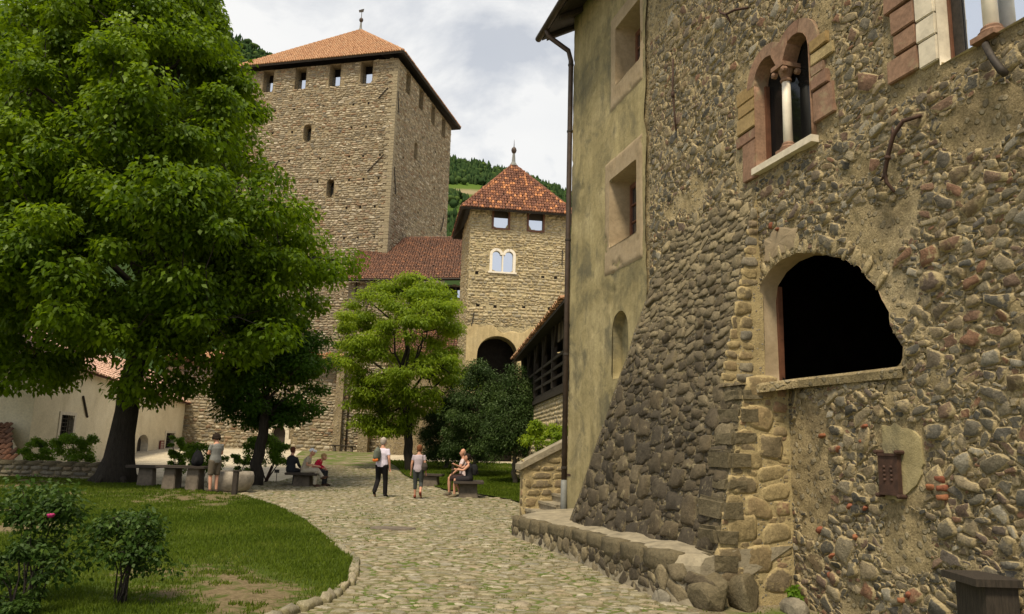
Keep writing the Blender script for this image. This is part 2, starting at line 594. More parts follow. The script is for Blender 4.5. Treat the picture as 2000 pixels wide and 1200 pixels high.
def mat_plain(name, col, rough=0.7, var=0.25, scale=10, bump=0.15, metal=0.0, spec=0.4, stretch=(1, 1, 1), dist=.004):
    m, nt, b = _nt(name)
    v = _pos(nt, stretch)
    f = _noise(nt, v, scale, 6, .65)
    lo = tuple(max(0, x * (1 - var)) for x in col); hi = tuple(min(1, x * (1 + var)) for x in col)
    c = _ramp(nt, f, [(0.3, lo), (0.7, hi)])
    nt.links.new(c, b.inputs['Base Color'])
    b.inputs['Roughness'].default_value = rough; b.inputs['Metallic'].default_value = metal
    b.inputs['Specular IOR Level'].default_value = spec
    if bump: _bump(nt, b, _noise(nt, v, scale * 3, 5), bump, dist)
    return m

def mat_leaf(name, cols, trans=0.4, tcol=(.30, .45, .05), gloss=0.12):
    m = bpy.data.materials.new(name); m.use_nodes = True
    nt = m.node_tree; nt.nodes.clear()
    out = nt.nodes.new('ShaderNodeOutputMaterial')
    at = nt.nodes.new('ShaderNodeAttribute'); at.attribute_name = 'rnd'
    n = len(cols)
    c = _ramp(nt, at.outputs['Fac'], [(i / (n - 1), col) for i, col in enumerate(cols)])
    d = nt.nodes.new('ShaderNodeBsdfDiffuse'); nt.links.new(c, d.inputs['Color'])
    t = nt.nodes.new('ShaderNodeBsdfTranslucent')
    nt.links.new(_mix(nt, 0.5, c, tcol), t.inputs['Color'])
    s1 = nt.nodes.new('ShaderNodeMixShader'); s1.inputs[0].default_value = trans
    nt.links.new(d.outputs[0], s1.inputs[1]); nt.links.new(t.outputs[0], s1.inputs[2])
    g = nt.nodes.new('ShaderNodeBsdfGlossy'); g.inputs['Roughness'].default_value = .55
    g.inputs['Color'].default_value = (.55, .65, .40, 1)
    lw = nt.nodes.new('ShaderNodeFresnel'); lw.inputs[0].default_value = 1.4
    s2 = nt.nodes.new('ShaderNodeMixShader')
    nt.links.new(_math(nt, 'MULTIPLY', lw.outputs[0], gloss * 1.6), s2.inputs[0])
    nt.links.new(s1.outputs[0], s2.inputs[1]); nt.links.new(g.outputs[0], s2.inputs[2])
    nt.links.new(s2.outputs[0], out.inputs['Surface'])
    return m

def mat_glass(name, tint, rough, refl):
    """window glass from outside: a dark room behind a reflecting pane"""
    m = bpy.data.materials.new(name); m.use_nodes = True
    nt = m.node_tree; nt.nodes.clear()
    out = nt.nodes.new('ShaderNodeOutputMaterial')
    d = nt.nodes.new('ShaderNodeBsdfDiffuse'); d.inputs['Color'].default_value = (*tint, 1)
    g = nt.nodes.new('ShaderNodeBsdfGlossy'); g.inputs['Roughness'].default_value = rough
    g.inputs['Color'].default_value = (.74, .80, .92, 1)
    s = nt.nodes.new('ShaderNodeMixShader'); s.inputs[0].default_value = refl
    nt.links.new(d.outputs[0], s.inputs[1]); nt.links.new(g.outputs[0], s.inputs[2])
    nt.links.new(s.outputs[0], out.inputs['Surface'])
    return m

# ------------------------------------------------------------------ the materials of this place
M_wall_mortar = mat_mortar('rubble_mortar', (.37, .295, .165), (.24, .19, .11), (.45, .37, .23), pebble=13, bump=1.0, dist=.05, peb_amt=.65, peb_col=((.42, .36, .24), (.20, .17, .115)), stain=((.15, .12, .075), 1.3, .55, .6))
M_wall_stone = mat_stone('field_stone', [(.05, .047, .040), (.13, .118, .09), (.22, .18, .115), (.075, .072, .063), (.26, .22, .145), (.17, .125, .072), (.10, .097, .086), (.20, .11, .066), (.145, .133, .105), (.33, .30, .235)],
                         scale=11, bump=.9, dist=.025, lichen=((.38, .30, .155), 5, .60, .6), smear=((.36, .29, .165), 8, .60))
M_butt_mortar = mat_mortar('dark_mortar', (.17, .14, .085), (.09, .076, .05), (.27, .22, .125), pebble=20, dist=.04)
M_butt_stone = mat_stone('dark_stone', [(.046, .038, .028), (.078, .063, .042), (.056, .047, .035), (.105, .082, .05), (.14, .115, .075), (.19, .155, .095), (.25, .205, .125), (.31, .25, .145), (.27, .23, .165)], scale=9, bump=.8, dist=.02,
                         stain=((.04, .034, .027), 1.6, .54, .5), lichen=((.28, .235, .14), 7, .60, .7), smear=((.125, .103, .062), 11, .32))
M_upper_stone = mat_stone('grey_rubble', [(.12, .11, .09), (.22, .19, .14), (.17, .155, .12), (.28, .24, .16), (.13, .12, .105), (.24, .18, .11)], scale=10, stain=((.07, .062, .05), 1.4, .52, .55))
M_tan_stone = mat_stone('tan_block', [(.22, .17, .09), (.30, .235, .12), (.17, .135, .085), (.27, .20, .105), (.20, .16, .10), (.30, .19, .11)], scale=7, bump=.7, dist=.02, stain=((.10, .082, .05), 1.8, .52, .65), smear=((.345, .27, .14), 9, .55))
M_tan_mortar = mat_mortar('tan_mortar', (.37, .295, .155), (.28, .22, .12), (.42, .34, .19), pebble=30, peb_amt=.2, bump=.6)
M_plaster_y = mat_plaster('old_yellow_plaster', (.31, .26, .135), (.17, .15, .085), (.42, .355, .20), scale=.8, stain=((.105, .10, .07), 1.1, .50, .75), bump=.8)
M_plaster_p = mat_plaster('pinkish_repair_plaster', (.32, .25, .16), (.24, .185, .115), (.37, .295, .20), scale=1.4, streak=False, bump=.3)
M_sandstone = mat_stone('red_sandstone', [(.25, .15, .10), (.29, .18, .12), (.22, .13, .09), (.28, .19, .13)], scale=5, bump=.4, var=(.7, 1.2), dist=.01, lichen=((.30, .245, .15), 4, .58, .6))
M_ochre = mat_stone('ochre_sandstone', [(.31, .215, .095), (.27, .19, .09), (.34, .25, .12)], scale=5, bump=.25, var=(.8, 1.15), dist=.006)
M_brick = mat_stone('orange_brick', [(.24, .09, .048), (.19, .07, .04), (.27, .115, .055)], scale=12, bump=.4)
M_marble = mat_plain('white_marble', (.74, .68, .57), .5, .10, 8, .08)
M_palestone = mat_plain('pale_limestone', (.60, .54, .43), .85, .18, 7, .4, dist=.01)
M_coping = mat_plain('weathered_coping', (.25, .215, .15), .95, .38, 5, .9, dist=.02)
M_iron = mat_plain('dark_iron', (.035, .028, .022), .65, .5, 20, .3, .2)
M_rust = mat_plain('rusty_iron', (.055, .028, .019), .8, .5, 14, .5, .1)
M_copper = mat_plain('brown_downpipe', (.060, .042, .032), .55, .3, 6, .1, .3)
M_lead = mat_plain('grey_pipe_foot', (.17, .175, .165), .6, .25, 8, .2)
M_wood_dark = mat_plain('dark_wood', (.035, .027, .020), .8, .5, 9, .6, stretch=(6, 6, .8), dist=.01)
M_wood_grey = mat_plain('weathered_wood', (.15, .12, .085), .85, .45, 9, .6, stretch=(7, 7, .7), dist=.01)
M_soffit = mat_plain('eave_boards', (.035, .028, .022), .85, .4, 6, .4)
M_frame = mat_plain('brown_window_frame', (.13, .055, .030), .6, .3, 10, .2)
M_dark_shade = mat_plain('interior_shade', (.016, .014, .012), 1.0, .3, 4, 0, spec=0)  # near-black colour stands in for the shade inside rooms, openings and holes
M_glass_sky = mat_glass('glass_bright', (.05, .06, .07), .03, .82)
M_glass_dark = mat_glass('glass_dark', (.010, .010, .010), .04, .05)
M_glass_mid = mat_glass('glass_mid', (.03, .03, .03), .03, .35)
M_keep_mortar = mat_mortar('keep_mortar', (.26, .21, .13), (.19, .15, .09), (.33, .27, .17), pebble=7, peb_amt=.7, peb_col=((.40, .34, .25), (.17, .14, .10)), dist=.05)
M_keep_stone = mat_stone('keep_stone', [(.14, .12, .085), (.38, .33, .235), (.27, .23, .16), (.22, .14, .085), (.48, .43, .33), (.31, .25, .165), (.17, .155, .125), (.39, .33, .225)], scale=3, dist=.03, smear=((.26, .22, .145), 3.5, .26))
M_gate_mortar = mat_mortar('gate_tower_mortar', (.43, .355, .205), (.35, .29, .165), (.50, .42, .26), pebble=8, peb_amt=.6, peb_col=((.50, .43, .29), (.27, .22, .14)), dist=.04)
M_gate_stone = mat_stone('gate_tower_stone', [(.31, .265, .175), (.48, .41, .27), (.38, .31, .195), (.27, .24, .18), (.46, .36, .21), (.40, .36, .27)], scale=3, dist=.03, smear=((.46, .375, .21), 3.5, .45))
M_tile_red = mat_stone('old_roof_tile', [(.10, .045, .030), (.17, .072, .042), (.13, .058, .038), (.20, .085, .05), (.15, .07, .048), (.24, .105, .058), (.36, .155, .07), (.60, .27, .11)], scale=6, var=(.7, 1.3))
M_tile_pale = mat_stone('pale_roof_tile', [(.42, .235, .13), (.50, .30, .17), (.36, .19, .105), (.46, .27, .15), (.40, .26, .16)], scale=4, var=(.8, 1.2))
M_tile_brown = mat_stone('brown_roof_tile', [(.11, .06, .042), (.18, .09, .058), (.14, .075, .052), (.23, .11, .065), (.12, .07, .052), (.30, .14, .075)], scale=6, var=(.7, 1.3))
M_tile_pink = mat_stone('pinkish_roof_tile', [(.50, .32, .24), (.58, .39, .30), (.44, .27, .20), (.55, .36, .26)], scale=6, var=(.8, 1.2))  # pale pink tile, tone varies from tile to tile
M_roof_base = mat_plain('roof_underlay', (.10, .045, .03), .95, .3, 8, .3)
M_house = mat_plaster('cream_plaster', (.66, .585, .42), (.54, .475, .33), (.74, .67, .50), scale=.5, bump=.4, fine=30, streak=False)
M_stone_bench = mat_plain('bench_stone', (.12, .098, .075), .9, .4, 5, .6, dist=.01)  # stone darkened in colour to stand in for the tree's shade
M_plank = mat_plain('bench_plank', (.045, .034, .026), .8, .4, 7, .4, stretch=(1, 6, 6), dist=.006)  # plank colour also carries the shade under the tree
M_bark = mat_plain('tree_bark', (.030, .024, .018), .95, .5, 6, 1.0, stretch=(3, 3, .6), dist=.04)
M_bark_l = mat_plain('grey_bark', (.12, .10, .075), .95, .4, 8, .8, stretch=(3, 3, .6), dist=.02)
M_cobble = mat_stone('cobble', [(.15, .14, .095), (.26, .23, .15), (.20, .18, .13), (.30, .255, .17), (.18, .17, .13), (.27, .215, .14), (.235, .215, .165), (.38, .34, .25)], scale=9, bump=.5, var=(.7, 1.25), dist=.012, smear=((.16, .14, .075), 9, .52))
M_path = mat_mortar('path_earth', (.20, .165, .105), (.15, .125, .08), (.27, .225, .15), pebble=26, peb_amt=.5, peb_col=((.30, .26, .19), (.17, .15, .11)), dist=.012, moss=((.085, .125, .020), 1.1, .43, .9))
M_gravel = mat_mortar('pale_yard_gravel', (.47, .41, .31), (.38, .33, .24), (.55, .49, .38), pebble=9, peb_amt=.4, peb_col=((.5, .45, .36), (.32, .28, .2)), dist=.01, bump=.4)

def mat_lawn():
    m, nt, b = _nt('lawn')
    v = _pos(nt)
    at = nt.nodes.new('ShaderNodeAttribute'); at.attribute_name = 'rnd'
    n = _noise(nt, v, 5, 6, .7)
    f = _math(nt, 'ADD', at.outputs['Fac'], _math(nt, 'MULTIPLY', _math(nt, 'SUBTRACT', n, .5), .9))
    g = _ramp(nt, _noise(nt, v, 1.3, 5, .6), [(.3, (.035, .058, .008)), (.7, (.075, .105, .015))])
    s = _ramp(nt, _noise(nt, v, 18, 6, .7), [(.3, (.09, .068, .036)), (.7, (.23, .18, .105))])
    c = _mix(nt, _ramp(nt, f, [(.46, grey(0)), (.60, grey(1))]), g, s)
    nt.links.new(c, b.inputs['Base Color'])
    b.inputs['Roughness'].default_value = 1.0; b.inputs['Specular IOR Level'].default_value = .1
    _bump(nt, b, _noise(nt, v, 60, 5, .7), .7, .02)
    return m
M_lawn = mat_lawn()
M_grass = mat_leaf('grass_blade', [(.042, .068, .007), (.070, .105, .010), (.105, .145, .016), (.17, .18, .045)], .30, (.18, .27, .03), .03)
M_leaf_lime = mat_leaf('lime_leaf', [(.026, .054, .003), (.055, .100, .004), (.096, .155, .006), (.16, .228, .010)], .42, (.32, .48, .01), .03)
M_leaf_dark = mat_leaf('dark_leaf', [(.018, .044, .006), (.034, .078, .008), (.06, .12, .010)], .38, (.18, .36, .02), .03)
M_leaf_walnut = mat_leaf('yellow_green_leaf', [(.09, .142, .010), (.14, .21, .013), (.20, .275, .018), (.27, .325, .028)], .5, (.46, .60, .03), .03)
M_leaf_yew = mat_leaf('yew_needle', [(.016, .032, .010), (.028, .052, .014), (.045, .076, .018), (.066, .10, .022)], .15, (.06, .12, .02), .06)
M_leaf_shrub = mat_leaf('shrub_leaf', [(.065, .13, .012), (.105, .19, .018), (.16, .26, .025)], .45, (.34, .55, .04), .03)
M_leaf_rose = mat_leaf('rose_leaf', [(.014, .032, .007), (.024, .052, .010), (.042, .08, .014), (.085, .13, .02)], .3, (.14, .24, .03), .04)  # leaf greens darkened: the shade over the roses is in the colour
M_flower = mat_plain('magenta_petal', (.45, .03, .16), .7, .3, 20, 0)
M_flower_o = mat_plain('orange_petal', (.65, .12, .05), .7, .3, 20, 0)

# ------------------------------------------------------------------ the ground
def gz(x, y):
    y = np.asarray(y, float)
    t = np.clip((y - 27.0) / 30.0, 0, 1)
    return 0.95 * t * t * (3 - 2 * t) + 0 * np.asarray(x, float)

def sheet(poly, step, lift, fine=None):
    """clipped sheet following the ground inside a polygon"""
    P = np.array(poly)
    x0, y0 = P.min(0); x1, y1 = P.max(0)
    nx = int((x1 - x0) / step) + 2; ny = int((y1 - y0) / step) + 2
    X, Y = np.meshgrid(np.linspace(x0, x1, nx), np.linspace(y0, y1, ny), indexing='ij')
    ins = inside_poly(X, Y, poly)
    # vertices just outside are pulled onto the rim
    out = ~ins
    bx, by = snap_poly(X[out], Y[out], poly)
    Xs = X.copy(); Ys = Y.copy()
    Xs[out] = bx; Ys[out] = by
    idx = np.arange(nx * ny).reshape(nx, ny)
    k = ins[:-1, :-1] | ins[1:, :-1] | ins[1:, 1:] | ins[:-1, 1:]
    F = np.stack([idx[:-1, :-1][k], idx[1:, :-1][k], idx[1:, 1:][k], idx[:-1, 1:][k]], 1)
    Xf, Yf = Xs.ravel(), Ys.ravel()
    return Xf, Yf, gz(Xf, Yf) + lift, F

# the big sheet (yard gravel near, meadow far), reaching the horizon
gx = np.concatenate([np.linspace(-3000, -60, 12), np.linspace(-50, 50, 51), np.linspace(60, 3000, 12)])
gy = np.concatenate([np.linspace(-3000, -40, 10), np.linspace(-30, 80, 56), np.linspace(90, 3500, 14)])
X, Y = np.meshgrid(gx, gy, indexing='ij')
idx = np.arange(X.size).reshape(X.shape)
F = np.stack([idx[:-1, :-1], idx[1:, :-1], idx[1:, 1:], idx[:-1, 1:]], -1).reshape(-1, 4)
structure('ground', np.stack([X.ravel(), Y.ravel(), gz(X.ravel(), Y.ravel()) - 0.03], 1), F, M_gravel)

PATH = [(-1.9, -6), (-2.35, 3), (-2.2, 7.0), (-2.02, 7.9), (-1.84, 8.5), (-1.80, 9.5), (-2.05, 11.1), (-2.9, 13.2), (-3.95, 15.9), (-5.09, 18.45), (-6.5, 21.0), (-7.66, 22.8), (-9.3, 24.0),
        (-11.0, 25.6), (-10.5, 28.2), (-8.9, 31.0), (-9.2, 36), (-12.5, 46), (-14.5, 55.6), (-9.0, 55.6), (-8.6, 50), (-7.0, 45), (-5.6, 40), (-4.6, 35.5), (-3.1, 31.3), (-2.2, 28.6),
        (-0.85, 26.5), (0.1, 24.6), (0.7, 22.4), (0.75, 18.5), (1.5, 17.2), (6.0, 0), (6.5, -6)]
LAWN_L = [(-1.9, -6), (-2.35, 3), (-2.2, 7.0), (-2.02, 7.9), (-1.84, 8.5), (-1.80, 9.5), (-2.05, 11.1), (-2.9, 13.2), (-3.95, 15.9), (-5.09, 18.45), (-6.5, 21.0), (-7.66, 22.8), (-9.3, 24.0),
          (-11.0, 25.6), (-14.0, 28.0), (-19, 28.6), (-30, 28.6), (-30, -6)]
LAWN_R = [(-4.6, 35.5), (-3.1, 31.3), (-2.2, 28.6), (-0.85, 26.5), (0.1, 24.6), (0.7, 22.4), (0.75, 18.5), (3.2, 18.3), (2.6, 30), (2.2, 45), (-7.0, 45), (-5.6, 40)]
Xf, Yf, Zf, F = sheet(PATH, 0.25, 0.0)
Zf = Zf + 0.03 * (fbm(Xf * .9, Yf * .9, 5) - .5)
path = structure('cobbled_path', np.stack([Xf, Yf, Zf], 1), F, M_path, smooth=True)

def dirt_mask(x, y):
    """where the lawn is worn to bare earth (0..1)"""
    d = fbm(x * .55, y * .38, 21, 4) * 0.95
    d = d + .34 * np.exp(-(((x + 3.3) / 1.6) ** 2 + ((y - 8.4) / 1.1) ** 2)) + .25 * np.exp(-(((x + 4.2) / 1.4) ** 2 + ((y - 9.8) / .6) ** 2))
    d = d + .20 * np.exp(-(((x + 6.5) / 2.5) ** 2 + ((y - 13.6) / .8) ** 2)) + .16 * np.exp(-(((x + 13.4) / 4) ** 2 + ((y - 26) / 2.5) ** 2))
    return np.clip(d - .15, 0, 1)
for nm, poly in (('lawn', LAWN_L), ('lawn', LAWN_R)):
    Xf, Yf, Zf, F = sheet(poly, 0.3, 0.045)
    Zf = Zf + 0.04 * (fbm(Xf * .5, Yf * .5, 9) - .5)
    r = dirt_mask(Xf, Yf) if poly is LAWN_L else np.clip(fbm(Xf * .5, Yf * .4, 3) - .25, 0, 1)
    structure(nm, np.stack([Xf, Yf, Zf], 1), F, M_lawn, smooth=True, rnd=r)

# cobbles: packed stones, long side across the way
rs = np.random.default_rng(11)
def cobble_block(S, Z):
    return ~inside_poly(S, Z, PATH) | (((S + 2.19) / .55) ** 2 + ((Z - 15.5) / .33) ** 2 < 1) | (((S - 1.279) * -.96377 + (Z - 16.162) * -.26673 < 1.30) & (Z < 15.6))
sz = np.sort(np.concatenate([rs.uniform(.060, .125, 7000), rs.uniform(.035, .065, 11000)]))[::-1]
E1 = pack(-9.5, 4.8, 6.6, 21.5, sz, (.42, .78), .35, 14, cobble_block, rs, res=.025, gap=1.02)
sz = np.sort(rs.uniform(.07, .145, 7500))[::-1]
E2 = pack(-11, 1.0, 21.5, 40, sz, (.5, .8), .30, 10, cobble_block, rs, res=.045, gap=1.02)
for k, (E, M) in enumerate(((E1, 9), (E2, 7))):
    H = E[:, 3] * rs.uniform(.15, .42, len(E))
    V, T = bodies(E, H, rs.uniform(2.1, 3.8, len(E)), rs, M, .22, ((1.0, -.35), (.93, .45), (.62, .92), (0, 1.0)))
    V[:, :, 2] += (gz(E[:, 0], E[:, 1]) + 0.03 * (fbm(E[:, 0] * .9, E[:, 1] * .9, 5) - .5) - .004)[:, None]
    rv = rs.uniform(0, 1, len(E)) ** 1.1
    emit(V, T, rv, E[:, 2], path, M_cobble, 'cobblestone', 'cobblestones', 300 if k == 0 else 0)

# kerb stones round the near tip of the lawn
lawn_kerb = thing('lawn_kerb', 'row of rough grey kerb stones along the curved lawn edge', 'kerb', (-1.84, 9.5, 0))
kp = np.array([(-2.35, 3), (-2.2, 7.0), (-2.02, 7.9), (-1.84, 8.5), (-1.80, 9.5), (-2.05, 11.1), (-2.9, 13.2), (-3.95, 15.9), (-5.09, 18.45), (-6.5, 21.0), (-7.66, 22.8), (-9.3, 24.0), (-11.0, 25.6)])
seg = np.linalg.norm(np.diff(kp, axis=0), axis=1); cum = np.concatenate([[0], np.cumsum(seg)])
t = 2.8; es = []; hs = []
while t < cum[-1]:
    l = rs.uniform(.22, .46)
    x = np.interp(t + l / 2, cum, kp[:, 0]); y = np.interp(t + l / 2, cum, kp[:, 1])
    x2 = np.interp(t + l / 2 + .05, cum, kp[:, 0]); y2 = np.interp(t + l / 2 + .05, cum, kp[:, 1])
    es.append((x, y, l / 2 - .002, rs.uniform(.05, .075), math.atan2(y2 - y, x2 - x)))
    hs.append(rs.uniform(.06, .09) if y < 12.5 else rs.uniform(.02, .05)); t += l
es = np.array(es); hs = np.array(hs)
V, T = bodies(es, hs, 5.0, rs, 12, .12, jit=.18)
V[:, :, 2] += gz(es[:, 0], es[:, 1])[:, None]
emit(V, T, rs.uniform(.0, .62, len(es)), es[:, 2], lawn_kerb, M_cobble, 'kerb_stone', 'kerb_stones', 300)

# manhole cover in the path
mh = thing('manhole_cover', 'flat dark oval manhole cover set in the cobbles', 'manhole', (-2.19, 15.5, 0))
a = np.arange(28) * 2 * math.pi / 28
P = np.concatenate([np.stack([-2.19 + .46 * np.cos(a), 15.5 + .27 * np.sin(a), np.full(28, -.01)], 1), np.stack([-2.19 + .44 * np.cos(a), 15.5 + .255 * np.sin(a), np.full(28, .028)], 1)])
part('lid', P, [[i, (i + 1) % 28, 28 + (i + 1) % 28, 28 + i] for i in range(28)] + [list(range(28, 56))], M_stone_bench, mh)

# grass blades
def grass(name, label, n, poly, hgt, keep, seed, zoff=.05, near_bias=True, par=None):
    r = np.random.default_rng(seed)
    P = np.array(poly); x0, y0 = P.min(0); x1, y1 = P.max(0)
    x0 = max(x0, -20)
    y0 = max(y0, 5.5)
    u = r.uniform(0, 1, n * 3)
    y = y0 * (y1 / y0) ** (u ** (1.0 if near_bias else .6))
    x = r.uniform(x0, x1, n * 3)
    m = inside_poly(x, y, poly) & keep(x, y, r) & (abs(x) < .70 * y + 1)
    x = x[m][:n]; y = y[m][:n]; n = len(x)
    wid = .0035 + .00055 * y
    h = hgt * r.uniform(.5, 1.3, n) * (1 + .012 * y)
    an = r.uniform(0, 6.28, n); lean = r.uniform(0, .8, n) * h; la = r.uniform(0, 6.28, n)
    b = np.stack([x, y, gz(x, y) + zoff + .04 * (fbm(x * .5, y * .5, 9) - .5) - .01], 1)
    dx = np.stack([np.cos(an) * wid, np.sin(an) * wid, 0 * x], 1)
    tip = b + np.stack([np.cos(la) * lean, np.sin(la) * lean, h], 1)
    V = np.stack([b - dx, b + dx, tip], 1).reshape(-1, 3)
    F = np.arange(3 * n).reshape(-1, 3)
    rv = np.clip(fbm(x * .8, y * .8, 40) * .9 + r.uniform(-.25, .25, n), 0, 1)
    o = part(name, V, F, M_grass, par, np.repeat(rv, 3))
    o['kind'] = 'stuff'; o['label'] = label; o['category'] = 'grass'
    return o
grass('grass', 'mown grass of the shaded lawn on the left', 170000, LAWN_L, .042, lambda x, y, r: (r.uniform(0, 1, len(x)) > (dirt_mask(x, y) - .30) * 3.6) | ((vnoise(x * 5, y * 5, 61) > .70) & (dirt_mask(x, y) < .75)), 5)
grass('grass', 'bright green grass of the lawn beyond the benches', 40000, LAWN_R, .05, lambda x, y, r: y > 18, 6)
def tuft(x, y, r):
    return (fbm(x * .7, y * .55, 77) > .46) & (vnoise(x * 6, y * 6, 13) > .50) & (y < 32)
grass('grass_tufts', 'sparse grass and moss in the joints between cobbles', 60000, PATH, .026, tuft, 8, zoff=.0)

# ------------------------------------------------------------------ the palace on the right
PA = Frame((1.279, 16.162, 0), (.26673, -.96377, 0), (-.96377, -.26673, 0))
palace = thing('palace_building', 'rubble stone palace with a plastered corner, arched openings and battered dark buttress', 'building', tuple(PA.o))
rs = np.random.default_rng(3)
ARCH = [(6.9, 2.5), (6.88, 3.55), (6.93, 3.76), (7.12, 3.90), (7.38, 3.98), (7.67, 3.99), (8.0, 3.92), (8.28, 3.80), (8.42, 3.77), (8.57, 3.66), (8.70, 3.60), (8.80, 3.45), (8.93, 3.33), (8.98, 3.20), (9.10, 3.04), (9.09, 2.93), (9.17, 2.78), (9.24, 2.68), (9.20, 2.55), (9.1, 2.5)][::-1]
BIF_L = arch_poly(7.0, 7.49, 5.27, 6.2); BIF_R = arch_poly(7.58, 8.08, 5.27, 6.2)
BZ = 6.42
BIFORA = [(6.98, 5.27), (6.98, BZ)] + [(7.245 - .265 * math.cos(math.pi * i / 8), BZ + .265 * math.sin(math.pi * i / 8)) for i in range(9)] + [(7.83 - .265 * math.cos(math.pi * i / 8), BZ + .265 * math.sin(math.pi * i / 8)) for i in range(9)] + [(8.10, 5.27)]
BIFORA = BIFORA[::-1]
BIGW = [(9.93, 5.24), (9.93, 6.75)] + [(10.28 - .35 * math.cos(math.pi * i / 8), 6.75 + .35 * math.sin(math.pi * i / 8)) for i in range(9)] + [(11.12 - .35 * math.cos(math.pi * i / 8), 6.75 + .35 * math.sin(math.pi * i / 8)) for i in range(9)] + [(11.47, 5.24)]
BIGW = BIGW[::-1]
def pn(s, z):            # slow unevenness of the old wall
    return .06 * (fbm(s * .8, z * .8, 51, 3) - .5) + .05 * (fbm(s * 3.1, z * 3.1, 52, 3) - .5)
S, Z, F = wall_grid(3.42, 14.0, -.05, 11.2, .04, [ARCH, BIFORA, BIGW])
n = pn(S, Z) - .004 + .05 * (fbm(S * 9, Z * 9, 53, 3) - .5)
wall = part('wall', PA.w(S, n, Z), F, M_wall_mortar, palace, smooth=True)

# field stones of the main wall
def in_butt(S, Z, m=0.0):
    s1 = 2.6 + .36 * Z
    return (S > s1 - m) & (((S < 7.38 + m) & (Z < 2.46)) | ((S < 6.88 + m) & (Z < 4.9 + m)))
def main_block(S, Z):
    b = in_butt(S, Z) | inside_poly(S, Z, ARCH) | inside_poly(S, Z, BIFORA) | inside_poly(S, Z, BIGW) | (S < 3.78)
    b |= (S > 6.46) & (S < 8.5) & (Z > 5.15) & (Z < 6.86)                          # twin window dressings
    b |= (S > 9.22) & (S < 12) & (Z > 5.1)                                          # great window dressings
    b |= (S > 6.3) & (S < 9.25) & (Z > 2.38) & (Z < 2.62)                           # sill of the arch
    b |= (S > 8.80) & (S < 9.40) & (Z > 1.22) & (Z < 1.98)                          # plaster patch
    b |= (((S - 7.75) / .38) ** 2 + ((Z - 1.5) / .75) ** 2 < 1) & (vnoise(S * 5, Z * 5, 8) < .85)
    b |= (((S - 10.3) / .45) ** 2 + ((Z - 4.55) / .26) ** 2 < 1)
    b |= (fbm(S * 1.1, Z * 1.1, 91, 3) > .64)
    b |= (S > 7.05) & (S < 7.7) & (Z > 3.98) & (Z < 4.35)
    return b
sz = np.sort(np.concatenate([np.exp(rs.normal(math.log(.046), .46, 7500)), rs.uniform(.014, .040, 12000)]))[::-1]
sz = np.clip(sz, .014, .15)
E = pack(3.75, 12.2, 0, 10.6, sz, (.36, .80), .42, 20, main_block, rs, res=.016, gap=1.0)
H = np.minimum(.036, E[:, 3] * rs.uniform(.10, .66, len(E)) * (.45 + .8 * fbm(E[:, 0] * .6, E[:, 1] * .6, 93, 3)) * np.interp(E[:, 1], [2, 5], [1, .75]))
V, T = bodies(E, H, rs.uniform(2.1, 4.5, len(E)), rs, 8, .30, ((1.05, -.6), (.92, .55), (.72, .97), (0, 1.0)), jit=.10, tilt_sd=.34)
nn = pn(E[:, 0], E[:, 1])
W = PA.w(V[:, :, 0], V[:, :, 2] + nn[:, None], V[:, :, 1])
rv = rs.uniform(0, 1, len(E))
red = (vnoise(E[:, 0] * 1.3, E[:, 1] * 1.3, 66) < .5)
rv[(rv > .84) & (rv < .93) & red] = .5
emit(W, T, rv, E[:, 2], wall, M_wall_stone, 'stone', 'small_stones', 300, smooth=False)

# bits of orange brick in the wall
br = [(9.50, 1.40), (9.60, 1.40), (9.57, 1.475), (9.60, 1.32), (8.0, 1.86), (8.25, 1.72), (8.68, 1.95), (8.05, .42), (7.9, .86), (8.45, .85), (8.40, 1.15), (8.62, 1.15), (9.15, .42), (9.05, .36), (7.2, 4.45), (7.35, 4.36), (8.62, 1.80), (8.1, .62)]
for i, (s, z) in enumerate(br):
    E1_ = np.array([(s, z, .055 if i < 4 else rs.uniform(.02, .05), .03 if i < 4 else rs.uniform(.015, .035), rs.normal(0, .12) if i < 4 else rs.normal(.4, .6))])
    V, T = bodies(E1_, np.array([.045]), 6, rs, 8, .06)
    part('brick', PA.w(V[0, :, 0], V[0, :, 2] + pn(np.array([s]), np.array([z])), V[0, :, 1]), T, M_brick, wall, np.full(V.shape[1], rs.uniform()))
# plaster patch behind the iron plate and others
def patch(name, pts, thick, mat, seed):
    P = np.array(densify(pts, .05)); r_ = np.random.default_rng(seed)
    c = P.mean(0)
    P = c + (P - c) * (1 + r_.normal(0, .03, (len(P), 1)) + .30 * (fbm(P[:, 0] * 7, P[:, 1] * 7, seed, 3) - .5)[:, None])
    n = len(P)
    ring = [(1.0, -.02), (.985, thick * .75), (.9, thick), (.5, thick * 1.1)]
    V = []
    for k, h in ring:
        Q = c + (P - c) * k
        V.append(PA.w(Q[:, 0], pn(Q[:, 0], Q[:, 1]) + h, Q[:, 1]))
    V.append(PA.w(np.array([c[0]]), pn(c[0:1], c[1:2]) + thick, np.array([c[1]])))
    F = []
    for k in range(3):
        for i in range(n): F.append([k * n + i, k * n + (i + 1) % n, (k + 1) * n + (i + 1) % n, (k + 1) * n + i])
    for i in range(n): F.append([3 * n + i, 3 * n + (i + 1) % n, 4 * n])
    return part(name, np.concatenate(V), F, mat, palace)
patch('plaster_patch', [(8.86, 1.28), (9.12, 1.26), (9.30, 1.42), (9.42, 1.60), (9.36, 1.84), (9.22, 1.95), (8.90, 1.97)], .014, M_plaster_y, 1)
patch('plaster_patch', [(7.0, 4.02), (7.65, 4.06), (7.7, 4.28), (7.3, 4.42), (7.02, 4.3)], .012, M_plaster_p, 4)

